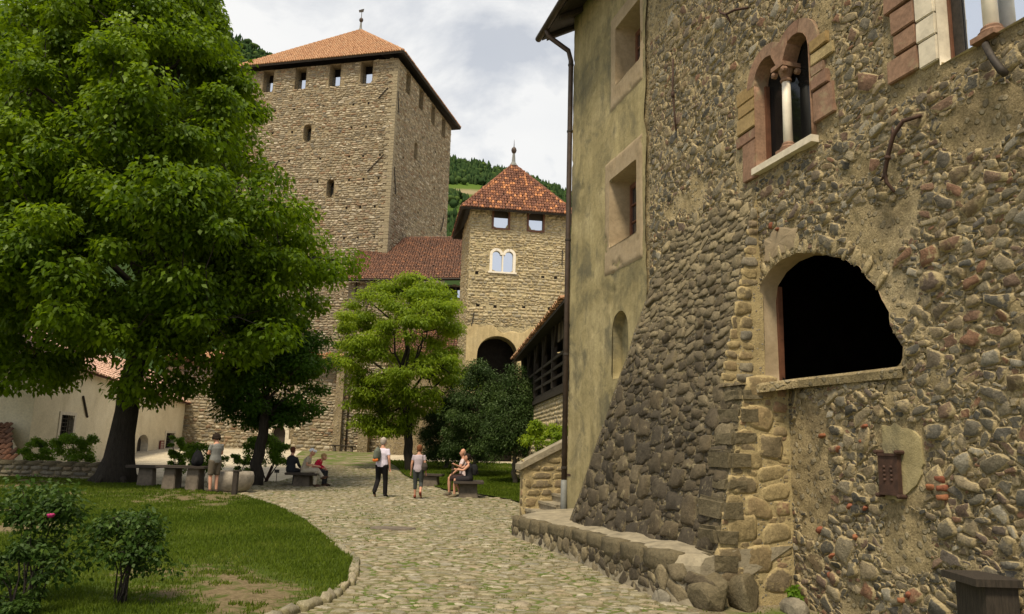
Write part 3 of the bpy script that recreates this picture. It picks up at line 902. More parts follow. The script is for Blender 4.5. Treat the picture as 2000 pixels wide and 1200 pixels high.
# ---- plastered corner strip with its windows and niche
WU = [(2.42, 8.56), (3.54, 8.56), (3.54, 9.76), (2.42, 9.76)]; WL = [(2.16, 5.38), (3.38, 5.38), (3.38, 6.72), (2.16, 6.72)]
NICHE = arch_poly(2.28, 3.0, 2.9, 3.75)
S, Z, F = wall_grid(0.0, 3.70, -.05, 11.4, .06, [WU, WL, NICHE])
edge = np.clip((S - 3.45) / .2, 0, 1)
lump = .02 + .03 * (fbm(S * .9, Z * .9, 61, 3) - .5) + .014 * (fbm(S * 6, Z * 6, 62, 2) - .5)
hole = (fbm(S * 2.3, Z * 2.3, 63, 3) > .735)
n = lump - .02 * hole + .02
S = S + .22 * (fbm(Z * 1.6, Z * 0 + .5, 65, 4) - .5) * np.clip((S - 3.56) / .14, 0, 1)
part('plaster_wall', PA.w(S, n, Z), F, M_plaster_y, palace, smooth=True)
# lighter plaster bands round the windows
def surround(s0, s1, z0, z1, poly, seed):
    r_ = np.random.default_rng(seed)
    S, Z, F = wall_grid(s0, s1, z0, z1, .05, [poly])
    ins = (np.minimum(np.minimum(S - s0, s1 - S), np.minimum(Z - z0, z1 - Z)))
    nn_ = .062 + .03 * (fbm(S * .9, Z * .9, 61, 3) - .5) + .012 * (fbm(S * 5, Z * 5, 64, 2) - .5) - .05 * np.clip(1 - ins / .09, 0, 1) ** 2 - .03 * (fbm(S * 3, Z * 3, seed, 3) > .66) * (ins < .25)
    part('window_surround', PA.w(S, nn_, Z), F, M_plaster_p, palace, smooth=True)
surround(2.12, 3.64, 8.1, 10.1, WU, 71)
surround(1.88, 3.62, 4.85, 7.15, WL, 72)
def deep_window(poly, s0, s1, z0, z1, depth):
    wn = part('window', *reveal(PA, poly, .062, -depth, None, .10), M_plaster_p, palace)
    c = ((s0 + s1) / 2, (z0 + z1) / 2)
    a0, a1 = c[0] + (s0 - c[0]) * .88, c[0] + (s1 - c[0]) * .88; b0, b1 = c[1] + (z0 - c[1]) * .88, c[1] + (z1 - c[1]) * .88
    mb = MB()
    PA.hexa(mb, a0, a0 + .07, -depth - .05, -depth + .01, b0, b1); PA.hexa(mb, a1 - .07, a1, -depth - .05, -depth + .01, b0, b1)
    PA.hexa(mb, a0 + .07, a1 - .07, -depth - .05, -depth + .01, b1 - .08, b1); PA.hexa(mb, a0 + .07, a1 - .07, -depth - .05, -depth + .01, b0, b0 + .08)
    mb.build('frame', M_frame, wn)
    m_ = (a0 + a1) / 2
    mb = MB(); PA.hexa(mb, m_ - .035, m_ + .035, -depth - .045, -depth + .016, b0 + .08, b1 - .08); mb.build('mullion', M_frame, wn)
    for (p0, p1) in ((a0 + .07, m_ - .035), (m_ + .035, a1 - .07)):
        for k in range(3):
            zz0 = b0 + .08 + (b1 - b0 - .16) * k / 3; zz1 = b0 + .08 + (b1 - b0 - .16) * (k + 1) / 3
            mb = MB(); PA.hexa(mb, p0, p1, -depth - .03, -depth - .022, zz0 + .012, zz1 - .012); mb.build('pane', M_glass_mid, wn)
            if k: mb = MB(); PA.hexa(mb, p0, p1, -depth - .04, -depth + .006, zz0 - .014, zz0 + .014); mb.build('glazing_bar', M_frame, wn)
deep_window(WU, 2.42, 3.54, 8.56, 9.76, .34)
deep_window(WL, 2.16, 3.38, 5.38, 6.72, .34)
V, F = reveal(PA, NICHE, .02, -.16, None, .05)
niche = part('wall_niche', V, F, M_plaster_y, palace)
P = np.array(densify(NICHE, .12)); c = P.mean(0); P = P + (c - P) * .05
part('niche_back', PA.w(P[:, 0], np.full(len(P), -.155), P[:, 1]), [list(range(len(P)))], M_plaster_y, niche)
# end wall round the corner, and the mass behind
mb = MB(); PA.hexa(mb, 0.004, .30, -9, -.004, -.05, 11.4); mb.build('end_wall', M_plaster_y, palace)
mb = MB(); PA.hexa(mb, 13.7, 13.99, -9, -.03, -.05, 11.15); mb.build('near_end_wall', M_wall_mortar, palace)

# ---- eave, roof, gutter and downpipe
mb = MB()
mb.hexa([PA.w(*p) for p in [(-.62, .62, 11.02), (14.3, .62, 11.02), (14.3, -5, 14.2), (-.62, -5, 14.2), (-.62, .62, 11.12), (14.3, .62, 11.12), (14.3, -5, 14.35), (-.62, -5, 14.35)]])
mb.hexa([PA.w(*p) for p in [(-.62, -5, 14.2), (14.3, -5, 14.2), (14.3, -9.6, 11.4), (-.62, -9.6, 11.4), (-.62, -5, 14.35), (14.3, -5, 14.35), (14.3, -9.6, 11.5), (-.62, -9.6, 11.5)]])
roof = mb.build('roof', M_soffit, palace)
for k in range(17):
    s = -.45 + k * .88
    mb = MB(); mb.hexa([PA.w(*p) for p in [(s, .56, 10.93), (s + .12, .56, 10.93), (s + .12, -.5, 11.53), (s, -.5, 11.53), (s, .56, 11.03), (s + .12, .56, 11.03), (s + .12, -.5, 11.64), (s, -.5, 11.64)]])
    mb.build('rafter', M_wood_dark, roof)
mb = MB(); mb.tube([PA.w(-.66, .70, 11.06), PA.w(14.3, .70, 11.06)], .075, 10); mb.build('gutter', M_copper, palace, smooth=True)
mb = MB(); mb.tube([PA.w(-.12, .68, 11.04), PA.w(-.12, .62, 10.86), PA.w(-.05, .16, 10.55), PA.w(-.03, .10, 10.3), PA.w(-.03, .10, 6.0), PA.w(-.03, .10, .98)], .058, 10)
pipe = mb.build('downpipe', M_copper, palace, smooth=True)
mb = MB(); mb.tube([PA.w(-.03, .10, 1.0), PA.w(-.03, .10, .15)], .066, 10); mb.build('pipe_foot', M_lead, pipe, smooth=True)
for z in (1.25, 3.6, 6.1, 8.6, 10.2):
    mb = MB(); mb.tube([PA.w(-.03, .10, z - .02), PA.w(-.03, .10, z + .02)], .068, 10); mb.build('pipe_clip', M_iron, pipe)
mb = MB(); PA.hexa(mb, -.03, .22, .03, .06, 1.09, 1.13); mb.build('pipe_bracket', M_rust, pipe)

# ---- the ruined arch: jambs, sill and the dark room
V, F = reveal(PA, ARCH, .0, -.24, pn, .02)
arch = part('arched_opening', V, F, M_plaster_p, palace)
mb = MB()
PA.hexa(mb, 6.90, 6.955, -.30, -.235, 2.52, 3.74); mb.build('frame_edge', M_frame, arch)
V = []
mb = MB()
b0 = dict(s0=5.6, s1=10.6, z0=2.0, z1=4.6)
for q in ([(5.6, -.26, 2.0), (10.6, -.26, 2.0), (10.6, -4, 2.0), (5.6, -4, 2.0)], [(5.6, -.26, 4.7), (10.6, -.26, 4.7), (10.6, -4, 4.7), (5.6, -4, 4.7)],
          [(5.6, -4, 2.0), (10.6, -4, 2.0), (10.6, -4, 4.7), (5.6, -4, 4.7)], [(5.6, -.26, 2.0), (5.6, -4, 2.0), (5.6, -4, 4.7), (5.6, -.26, 4.7)], [(10.6, -.26, 2.0), (10.6, -4, 2.0), (10.6, -4, 4.7), (10.6, -.26, 4.7)]):
    mb.add([PA.w(*p) for p in q], [[0, 1, 2, 3]])
S, Z, F = wall_grid(5.6, 10.6, 2.0, 4.7, .1, [[(6.95, 2.52), (9.2, 2.52), (9.2, 4.0), (6.95, 4.0)]])
mb.add(PA.w(S, np.full(len(S), -.262), Z), F)
mb.build('dark_room', M_dark_shade, arch)  # walls coloured near black so the room's shade is painted in
# sill slab: plastered, worn, running on to the shelf of the buttress
P = [(6.0, .55, 2.33), (6.9, .48, 2.42), (7.44, .42, 2.44), (7.7, .06, 2.50), (8.4, .035, 2.50), (9.25, .03, 2.50)]
V = []
for (s, n_, z) in P:
    V += [PA.w(s, n_, z - .10), PA.w(s, n_ + .015, z - .02), PA.w(s, n_ - .03, z + .012), PA.w(s, -.30, z + .035)]
F = []
for i in range(len(P) - 1):
    for k in range(3): F.append([i * 4 + k, (i + 1) * 4 + k, (i + 1) * 4 + k + 1, i * 4 + k + 1])
part('sill', np.array(V), F, M_wall_mortar, arch)
# voussoirs over the arch
for i in range(13):
    t_ = i / 12
    s = 7.05 + 1.85 * t_; z = np.interp(s, [6.93, 7.12, 7.38, 7.67, 8.0, 8.28, 8.57, 8.8, 9.0], [3.76, 3.90, 3.98, 3.99, 3.92, 3.8, 3.66, 3.45, 3.2])
    an = math.pi / 2 - (t_ - .35) * 1.35
    L_ = rs.uniform(.08, .14)
    E_ = np.array([(s + math.cos(an) * L_, z + math.sin(an) * L_, L_, rs.uniform(.03, .05), an)])
    V, T = bodies(E_, np.array([.016]), 4, rs, 10, .2, jit=.25)
    part('voussoir', PA.w(V[0, :, 0], V[0, :, 2] + pn(E_[:, 0], E_[:, 1]), V[0, :, 1]), T, M_wall_stone, arch, np.full(V.shape[1], rs.uniform(.2, .6)))

# ---- twin window
V, F = reveal(PA, BIFORA, .045, -.17)
bif = part('twin_window', V, F, M_sandstone, palace, np.full(len(V), .3))
mb = MB(); PA.hexa(mb, 6.9, 8.2, -.21, -.175, 5.2, 6.8); mb.build('pane', M_glass_dark, bif)
mb = MB(); PA.hexa(mb, 6.985, 7.015, -.17, -.11, 5.28, BZ); mb.build('frame_edge', M_frame, bif)
def ring_block(s, z, r0, r1, a0, a1, n0, n1, mat, parent, rnd):
    k = 6; V = []
    for i in range(k + 1):
        an = a0 + (a1 - a0) * i / k
        for r in (r0, r1):
            for n_ in (n0, n1): V.append(PA.w(s - r * math.cos(an), n_, z + r * math.sin(an)))
    F = []
    for i in range(k):
        a_, b_ = i * 4, i * 4 + 4
        F += [[a_ + 1, a_ + 3, b_ + 3, b_ + 1], [a_, b_, b_ + 2, a_ + 2], [a_, a_ + 1, b_ + 1, b_], [a_ + 2, b_ + 2, b_ + 3, a_ + 3]]
    F += [[0, 2, 3, 1], [k * 4, k * 4 + 1, k * 4 + 3, k * 4 + 2]]
    return part('arch_stone', np.array(V), F, mat, parent, np.full(len(V), rnd))
for cs, lim in ((7.245, (.0, math.pi * .80)), (7.83, (math.pi * .17, math.pi))):
    m_ = (lim[0] + lim[1]) / 2
    ring_block(cs, BZ, .262, .43, lim[0], m_ - .012, -.02, .040, M_sandstone, bif, .2 + .5 * (cs > 7.5))
    ring_block(cs, BZ, .262, .43, m_ + .012, lim[1], -.02, .038, M_sandstone, bif, .9)
def block(name, s0, s1, z0, z1, n1, mat, parent, rnd, n0=-.05, inset=.006):
    V, F = bevel_box(s0 + inset, s1 - inset, n0, n1, z0 + inset, z1 - inset, .010, .004, 0, int(s0 * 1000 + z0 * 77))
    return part(name, PA.w(V[:, 0], V[:, 1], V[:, 2]), F, mat, parent, np.full(len(V), rnd))
# wedge between the two arches
V = []
pts = [(q[0], q[1] + .22) for q in [(7.38, 6.40), (7.48, 6.225), (7.60, 6.225), (7.70, 6.40), (7.70, 6.52), (7.54, 6.46), (7.38, 6.52)]]
for n_ in (-.16, .049): V += [PA.w(s, n_, z) for s, z in pts]
k = len(pts)
part('arch_stone', np.array(V), [list(range(k)), list(range(k, 2 * k))] + [[i, (i + 1) % k, k + (i + 1) % k, k + i] for i in range(k)], M_sandstone, bif, np.full(2 * k, .25))
for i, (s0, s1, z0, z1, mt) in enumerate([(6.54, 6.975, 6.28, 6.48, M_ochre), (6.56, 6.975, 6.10, 6.28, M_ochre), (6.54, 6.975, 5.86, 6.10, M_ochre), (6.50, 6.975, 5.70, 5.86, M_sandstone), (6.66, 6.975, 5.16, 5.70, M_sandstone),
                                          (8.105, 8.42, 6.28, 6.44, M_ochre), (8.105, 8.50, 6.12, 6.28, M_tan_stone), (8.105, 8.34, 5.98, 6.12, M_sandstone), (8.105, 8.40, 5.80, 5.98, M_sandstone), (8.105, 8.48, 5.42, 5.80, M_sandstone)]):
    block('jamb_stone', s0, s1, z0, z1, .034 + .006 * (i % 3), mt, bif, rs.uniform())
mb = MB(); PA.hexa(mb, 6.93, 8.14, -.30, .085, 5.19, 5.275); mb.build('sill', M_palestone, bif)
def column(parent, s, n_, z0, z1, r, name='column'):
    h = z1 - z0
    mb = MB(); mb.tube([PA.w(s, n_, z0 + .13), PA.w(s, n_, z0 + .5 * h), PA.w(s, n_, z1 - .20)], [r * 1.04, r, r * .92], 16)
    c_ = mb.build(name, M_marble, parent, smooth=True)
    mb = MB(); PA.hexa(mb, s - r * 2.0, s + r * 2.0, n_ - r * 2.0, n_ + r * 2.0, z0, z0 + .05)
    mb.tube([PA.w(s, n_, z0 + .05), PA.w(s, n_, z0 + .075), PA.w(s, n_, z0 + .10), PA.w(s, n_, z0 + .12), PA.w(s, n_, z0 + .14)], [r * 1.75, r * 1.85, r * 1.4, r * 1.45, r * 1.1], 16)
    mb.build('base', M_sandstone, c_, rnd=None)
    mb = MB(); mb.tube([PA.w(s, n_, z1 - .21), PA.w(s, n_, z1 - .19), PA.w(s, n_, z1 - .17), PA.w(s, n_, z1 - .06)], [r * 1.25, r * 1.3, r * 1.0, r * 1.75], 16)
    PA.hexa(mb, s - r * 2.2, s + r * 2.2, n_ - r * 2.4, n_ + r * 2.4, z1 - .055, z1)
    for ds in (-1, 1):
        for dn in (-1, 1):
            V, F = loft([PA.w(s + ds * r * 1.75, n_ + dn * r * 1.3, z1 - .10), PA.w(s + ds * r * 1.75, n_ + dn * r * 2.2, z1 - .10)], r * .72, 10); mb.add(V, F)
    mb.build('capital', M_sandstone, c_)
column(bif, 7.54, -.045, 5.275, 6.43, .055)

# ---- great window at the upper right
V, F = reveal(PA, BIGW, .03, -.14)
big = part('great_window', V, F, M_palestone, palace)
mb = MB(); PA.hexa(mb, 9.9, 11.5, -.16, -.145, 5.2, 7.2); mb.build('pane', M_glass_sky, big)
mb = MB(); PA.hexa(mb, 9.935, 9.96, -.14, -.10, 5.25, 6.75); mb.build('frame_edge', M_frame, big)
mb = MB(); PA.hexa(mb, 9.96, 10.06, -.14, -.12, 5.25, 6.75); mb.build('inner_frame', M_iron, big)
column(big, 10.42, -.05, 5.235, 6.75, .06)
z = 5.30; k = 0
while z < 7.2:
    h = rs.uniform(.16, .30)
    block('jamb_stone', 9.70 + rs.uniform(-.02, .02), 9.925, z, z + h, .05, M_palestone, big, .5)
    w = rs.uniform(.28, .46)
    block('jamb_stone', 9.69 - w, 9.69, z + .03, z + h + .02, .045, M_sandstone, big, rs.uniform())
    z += h; k += 1
# iron hook hanging by the great window
def iron(name, label, pts, r, mat=M_rust):
    mb = MB(); mb.tube([PA.w(*p) for p in pts], r, 8)
    o = mb.build(name, mat, None, smooth=True)
    return tag(o, label, 'iron fitting')
mb = MB(); mb.tube([PA.w(10.40, .0, 5.21), PA.w(10.45, .07, 5.16), PA.w(10.55, .12, 4.98), PA.w(10.63, .13, 4.83), PA.w(10.645, .10, 4.79)], [.028, .030, .030, .036, .03], 8)
tag(mb.build('iron_hook', M_iron, None, smooth=True), 'thick dark iron hook hanging below the great window column', 'iron fitting')
mb = MB(); mb.tube([PA.w(9.66, .02, 4.86), PA.w(9.52, .10, 4.85), PA.w(9.42, .13, 4.74), PA.w(9.34, .13, 4.58), PA.w(9.27, .12, 4.42), PA.w(9.26, .10, 4.32), PA.w(9.33, .08, 4.20)], [.018, .022, .022, .022, .02, .018, .013], 8)
mb.tube([PA.w(9.42, .13, 4.74), PA.w(9.39, .11, 4.84)], [.018, .008], 8)
mb.tube([PA.w(9.26, .12, 4.38), PA.w(9.14, .06, 4.38)], [.018, .008], 8)
mb.tube([PA.w(9.335, .13, 4.555), PA.w(9.325, .13, 4.535)], [.034, .034], 8)
tag(mb.build('iron_bracket', M_rust, None, smooth=True), 'rusty bent iron bracket with forked ends right of the twin window', 'iron fitting')
mb = MB(); mb.tube([PA.w(6.17, .03, 7.98), PA.w(6.33, .12, 7.83), PA.w(6.5, .14, 7.70), PA.w(6.7, .12, 7.66), PA.w(6.88, .04, 7.60)], .018, 8)
mb.tube([PA.w(6.5, .14, 7.70), PA.w(6.55, .1, 7.56)], [.02, .012], 8)
tag(mb.build('iron_bracket', M_rust, None, smooth=True), 'small forked iron bracket high above the twin window', 'iron fitting')
mb = MB(); mb.tube([PA.w(4.76, .05, 7.92), PA.w(4.78, .075, 7.4), PA.w(4.82, .07, 7.0), PA.w(4.84, .05, 6.66)], .016, 8)
mb.tube([PA.w(4.80, .08, 7.32), PA.w(4.80, .08, 7.24)], .03, 8)
tag(mb.build('iron_rod', M_rust, None, smooth=True), 'straight rusty iron rod fixed upright left of the twin window', 'iron fitting')
# iron plate with punched rings
pl = thing('iron_plate', 'small rusty iron hatch plate with two columns of ring studs on plaster patch', 'plate', tuple(PA.w(9.03, .05, 1.30)))
mb = MB(); PA.hexa(mb, 8.905, 9.155, .03, .075, 1.31, 1.68); mb.build('plate', M_rust, pl)
for z0_, z1_ in ((1.665, 1.69), (1.30, 1.32)):
    mb = MB(); PA.hexa(mb, 8.90, 9.16, .03, .085, z0_, z1_); mb.build('rim', M_rust, pl)
for (s, z) in ((8.895, 1.70), (9.165, 1.70), (8.895, 1.295), (9.165, 1.295)):
    mb = MB(); mb.tube([PA.w(s, .0, z), PA.w(s, .10, z)], .021, 8); mb.build('pin', M_rust, pl)
for i in range(2):
    for k in range(4):
        s = 8.985 + .09 * i; z = 1.44 + .04 * k
        mb = MB(); mb.tube([PA.w(s, .07, z), PA.w(s, .083, z)], .016, 10); mb.build('stud', M_rust, pl, smooth=True)

# ---- the battered buttress
def bn(z): return np.clip(1.10 - .215 * np.asarray(z, float), 0.0, 2)
Zs = np.linspace(-.05, 5.1, 70)
def s_left(z): return 2.6 + .36 * z
V = []; ncol = 60
for z in Zs:
    sr = 7.40 if z < 2.44 else 6.90
    sl = s_left(max(z, 0))
    ss = np.linspace(sl, sr, ncol)
    nn_ = bn(z) + .05 * (fbm(ss * 1.6, np.full(ncol, z * 1.6), 81, 3) - .5) - .02
    V.append(PA.w(np.concatenate([[sl + .001], ss, [sr]]), np.concatenate([[-.06], nn_, [-.06]]), np.full(ncol + 2, z)))
idx = np.arange(len(Zs) * (ncol + 2)).reshape(len(Zs), ncol + 2)
F = np.stack([idx[:-1, :-1], idx[:-1, 1:], idx[1:, 1:], idx[1:, :-1]], -1).reshape(-1, 4)
butt = part('buttress', np.concatenate(V), F, M_butt_mortar, palace, smooth=False)
mb = MB(); mb.add([PA.w(6.88, -.05, 2.445), PA.w(7.41, -.05, 2.445), PA.w(7.41, .60, 2.43), PA.w(6.88, .60, 2.43)], [[0, 1, 2, 3]])
mb.build('shelf_top', M_plaster_p, butt)
# lower part: larger dark blocks
def put(E, H, p, M, rough, mat, parent, name, rest, nbig, roff=0.0, prof=((1.0, -.5), (.95, .50), (.78, .96), (0, 1.0)), rv=None):
    V, T = bodies(E, H, p, rs, M, rough, prof, jit=.10, tilt_sd=.30)
    nb = bn(V[:, :, 1]) + .05 * (fbm(V[:, :, 0] * 1.6, V[:, :, 1] * 1.6, 81, 3) - .5) - .02
    emit(PA.w(V[:, :, 0], V[:, :, 2] + nb + roff, V[:, :, 1]), T, rs.uniform(0, 1, len(E)) if rv is None else rv, E[:, 2], parent, mat, name, rest, nbig, smooth=False)
def lb(S, Z): return (S < s_left(Z) + .06) | (S > np.where(Z < 2.46, 7.34, 6.86))
def lb1(S, Z): return lb(S, Z) | (vnoise(S * 1.7, Z * 1.7, 23) + (Z - 1.6) * .45 > .95)
sz = np.sort(np.concatenate([rs.uniform(.11, .20, 200), rs.uniform(.07, .12, 500)]))[::-1]
E0 = pack(2.6, 7.36, .35, 3.4, sz, (.52, .88), .16, 50, lb1, rs, res=.014, gap=1.0)
sz = np.sort(np.concatenate([rs.uniform(.055, .12, 1900), rs.uniform(.022, .055, 4200)]))[::-1]
E1_ = pack(2.6, 7.36, .35, 5.0, sz, (.38, .75), .22, 24, lb, rs, res=.012, gap=.99, pre=E0)
for E, hh_, pp, nm, rest in ((E0, (.18, .40), (3.5, 7), 'stone', 'stones'), (E1_, (.2, .6), (2.3, 5.5), 'rubble_stone', 'rubble_stones')):
    d_ = np.clip(-.06 + .055 * E[:, 1] + .13 * np.clip(E[:, 1] - 2.2, 0, 5) + .28 * np.clip((E[:, 0] - 5.9) / 1.3, 0, 1) + .5 * (fbm(E[:, 0] * .9, E[:, 1] * .9, 88, 3) - .5), 0, .75)
    put(E, np.minimum(.048, E[:, 3] * rs.uniform(*hh_, len(E))), rs.uniform(*pp, len(E)), 10, .22, M_butt_stone, butt, nm, rest, 300, rv=np.clip(d_ + rs.uniform(0, .36, len(E)), 0, 1))
# return face towards the viewer: tan blocks
RF = Frame(PA.w(7.40, 0, 0), PA.n, PA.s)         # s along the protrusion, n towards the viewer
sz = np.sort(np.concatenate([rs.uniform(.10, .20, 60), rs.uniform(.05, .11, 160), rs.uniform(.025, .05, 260)]))[::-1]
Er = pack(-.02, 1.1, .2, 2.42, sz, (.45, .8), .10, 60, lambda A_, B_: (A_ > bn(B_) - .02) | (A_ < 0), rs, res=.012, gap=1.0)
V, T = bodies(Er, np.minimum(.028, Er[:, 3] * rs.uniform(.12, .35, len(Er))), rs.uniform(2.6, 5.5, len(Er)), rs, 11, .16, jit=.18)
rvv = rs.uniform(0, 1, len(Er))
emit(RF.w(V[:, :, 0], V[:, :, 2], V[:, :, 1]), T, rvv, Er[:, 2], butt, M_tan_stone, 'return_stone', 'return_stones', 300, smooth=False)
part('return_face', np.concatenate([RF.w(np.array([-.03, 1.08]), np.array([.004, .004]), np.array([0, 0])), RF.w(np.array([float(bn(2.44)) - .03, -.03]), np.array([.004, .004]), np.array([2.44, 2.44]))]), [[0, 1, 2, 3]], M_tan_mortar, butt)
# upper return, beside the arch: tan and grey blocks
RU = Frame(PA.w(6.90, 0, 0), PA.n, PA.s)
z = 2.50; Eu = []
while z < 4.75:
    h = rs.uniform(.10, .19); w_tot = float(bn(z + h / 2)); t_ = .10 if z < 3.7 else -.01
    while t_ < w_tot - .02:
        w = min(rs.uniform(.16, .34), w_tot + .01 - t_)
        if w_tot - t_ - w < .08: w = w_tot + .01 - t_
        Eu.append((t_ + w / 2, z + h / 2, w / 2 - .008, h / 2 - .008, rs.normal(-.04, .05))); t_ += w
    z += h
Eu = np.array(Eu)
V, T = bodies(Eu, rs.uniform(.010, .03, len(Eu)), rs.uniform(2.6, 5, len(Eu)), rs, 11, .18, jit=.18)
half = rs.uniform(0, 1, len(Eu)) < .55
for m_, mt, nm in ((half, M_tan_stone, 'return_stone'), (~half, M_upper_stone, 'return_stone')):
    emit(RU.w(V[m_][:, :, 0], V[m_][:, :, 2], V[m_][:, :, 1]), T, rs.uniform(0, 1, m_.sum()), Eu[m_][:, 2], butt, mt, nm, 'return_stones', 300)
zz = np.linspace(2.46, 5.08, 12)
V = np.concatenate([RU.w(np.full(12, -.05), np.full(12, .006), zz), RU.w(bn(zz) - .03, np.full(12, .006), zz)])
part('return_face', V, [[i, i + 1, 13 + i, 12 + i] for i in range(11)], M_tan_mortar, butt)
# big corner quoins, dark
for i, (z0, h, L_) in enumerate([(.32, .26, .5), (.62, .22, .42), (.88, .27, .55), (1.20, .20, .38), (1.45, .24, .52), (1.73, .19, .45), (1.96, .24, .5), (2.22, .2, .4)]):
    zc = z0 + h / 2; nb = float(bn(zc))
    b_ = bpy.data.objects
    mbm = bmesh.new()
    bmesh.ops.create_cube(mbm, size=1)
    for v in mbm.verts:
        v.co.x *= L_; v.co.y *= rs.uniform(.28, .36); v.co.z *= h - .02
        v.co += Vector(rs.normal(0, .013, 3))
    bmesh.ops.bevel(mbm, geom=list(mbm.edges), offset=.04, segments=2, affect='EDGES')
    bmesh.ops.subdivide_edges(mbm, edges=list(mbm.edges), cuts=1, use_grid_fill=True)
    for v in mbm.verts: v.co += Vector(rs.normal(0, .0035, 3))
    Vq = np.array([v.co[:] for v in mbm.verts]); Fq = [[v.index for v in f.verts] for f in mbm.faces]
    mbm.free()
    part('corner_stone', PA.w(Vq[:, 0] + 7.43 - L_ / 2, Vq[:, 1] + nb - .13, Vq[:, 2] + zc), Fq, M_butt_stone, butt, np.full(len(Vq), rs.uniform(.1, .75)))

# ---- the low ledge along its foot
ledge = thing('stone_ledge', 'low weathered stone ledge along the foot of the dark buttress', 'ledge', tuple(PA.w(4.5, 1.2, 0)))
ls = np.linspace(.45, 7.42, 60)
def l_out(s): return 1.36 + .05 * np.sin(s * 1.3) - .25 * np.clip((s - 6.9) / .6, 0, 1) ** 2 - .30 * np.clip((1.0 - s) / .6, 0, 1) ** 2
def l_top(s): return np.interp(s, [.4, 3, 6, 7.5], [.33, .40, .50, .52])
V = []
for s in ls:
    o_ = l_out(s); t_ = l_top(s) + .02 * math.sin(s * 5); nb_ = .03 * (float(fbm(np.array([s * 3]), np.array([.3]), 14)[0]) - .5)
    for (n_, z) in ((o_ + .06, -.06), (o_ + .03, .15), (o_ + .01, t_ - .08), (o_ - .05, t_ + .005), (o_ - .25, t_ + .04 + nb_), (.72, t_ + .09), (.0, t_ + .13)):
        V.append(PA.w(s, n_, z))
k = 7; F = []
for i in range(len(ls) - 1):
    for j in range(k - 1): F.append([i * k + j, (i + 1) * k + j, (i + 1) * k + j + 1, i * k + j + 1])
F.append(list(range(k))); F.append(list(range((len(ls) - 1) * k, len(ls) * k)))
part('core', np.array(V), F, M_coping, ledge, smooth=False)
s = .5
while s < 7.1:               # cap stones along the rim
    w = rs.uniform(.30, .75); sc_ = s + w / 2
    mbm = bmesh.new(); bmesh.ops.create_cube(mbm, size=1)
    bmesh.ops.subdivide_edges(mbm, edges=list(mbm.edges), cuts=2, use_grid_fill=True)
    hh = rs.uniform(.17, .24)
    for v in mbm.verts:
        v.co.x *= w - .015; v.co.y *= .20; v.co.z *= hh
        v.co += Vector(rs.normal(0, .010, 3))
    bmesh.ops.smooth_vert(mbm, verts=list(mbm.verts), factor=.35, use_axis_x=True, use_axis_y=True, use_axis_z=True)
    Vq = np.array([v.co[:] for v in mbm.verts]); Fq = [[v.index for v in f.verts] for f in mbm.faces]; mbm.free()
    sw = Vq[:, 0] + sc_
    part('cap_stone', PA.w(sw, Vq[:, 1] + l_out(sw) - .05, Vq[:, 2] + l_top(sw) - hh / 2 + .02), Fq, M_butt_stone, ledge, np.full(len(Vq), rs.uniform(.1, .5)), smooth=True)
    s += w
sz = np.sort(np.concatenate([rs.uniform(.05, .14, 300), rs.uniform(.02, .05, 900)]))[::-1]
E = pack(.5, 7.5, .0, .34, sz, (.45, .85), .4, 40, lambda S, Z: (S < .4) | (Z > l_top(S) - .14), rs, res=.015, gap=1.0)
V, T = bodies(E, E[:, 3] * rs.uniform(.15, .45, len(E)), rs.uniform(2.3, 5, len(E)), rs, 10, .22, jit=.2)
emit(PA.w(V[:, :, 0], V[:, :, 2] + l_out(V[:, :, 0]) + .03, V[:, :, 1]), T, rs.uniform(.1, .8, len(E)), E[:, 2], ledge, M_butt_stone, 'stone', 'stones', 300, smooth=False)
# tumbled boulders where the ledge ends
for i, (s, n_, z, r, mt) in enumerate([(7.40, 1.08, .16, .26, M_butt_stone), (7.52, .66, .14, .25, M_butt_stone), (7.80, .28, .02, .16, M_upper_stone), (7.05, 1.46, .01, .13, M_upper_stone)]):
    mbm = bmesh.new()
    for _ in range(26):
        d = rs.normal(0, 1, 3); d /= np.linalg.norm(d)
        d = np.sign(d) * np.abs(d) ** .75
        mbm.verts.new((d[0] * r * 1.15, d[1] * r * .8, d[2] * r * .95))
    hull = bmesh.ops.convex_hull(mbm, input=list(mbm.verts))
    bmesh.ops.delete(mbm, geom=[v for v in mbm.verts if not v.link_faces], context='VERTS')
    bmesh.ops.bevel(mbm, geom=list(mbm.edges), offset=.018, segments=1, affect='EDGES')
    mbm.verts.index_update()
    Vq = np.array([v.co[:] for v in mbm.verts]); Fq = [[v.index for v in f.verts] for f in mbm.faces]; mbm.free()
    part('boulder', PA.w(Vq[:, 0] + s, Vq[:, 1] + n_, Vq[:, 2] + z), Fq, mt, ledge, np.full(len(Vq), rs.uniform(.1, .6)), smooth=False)

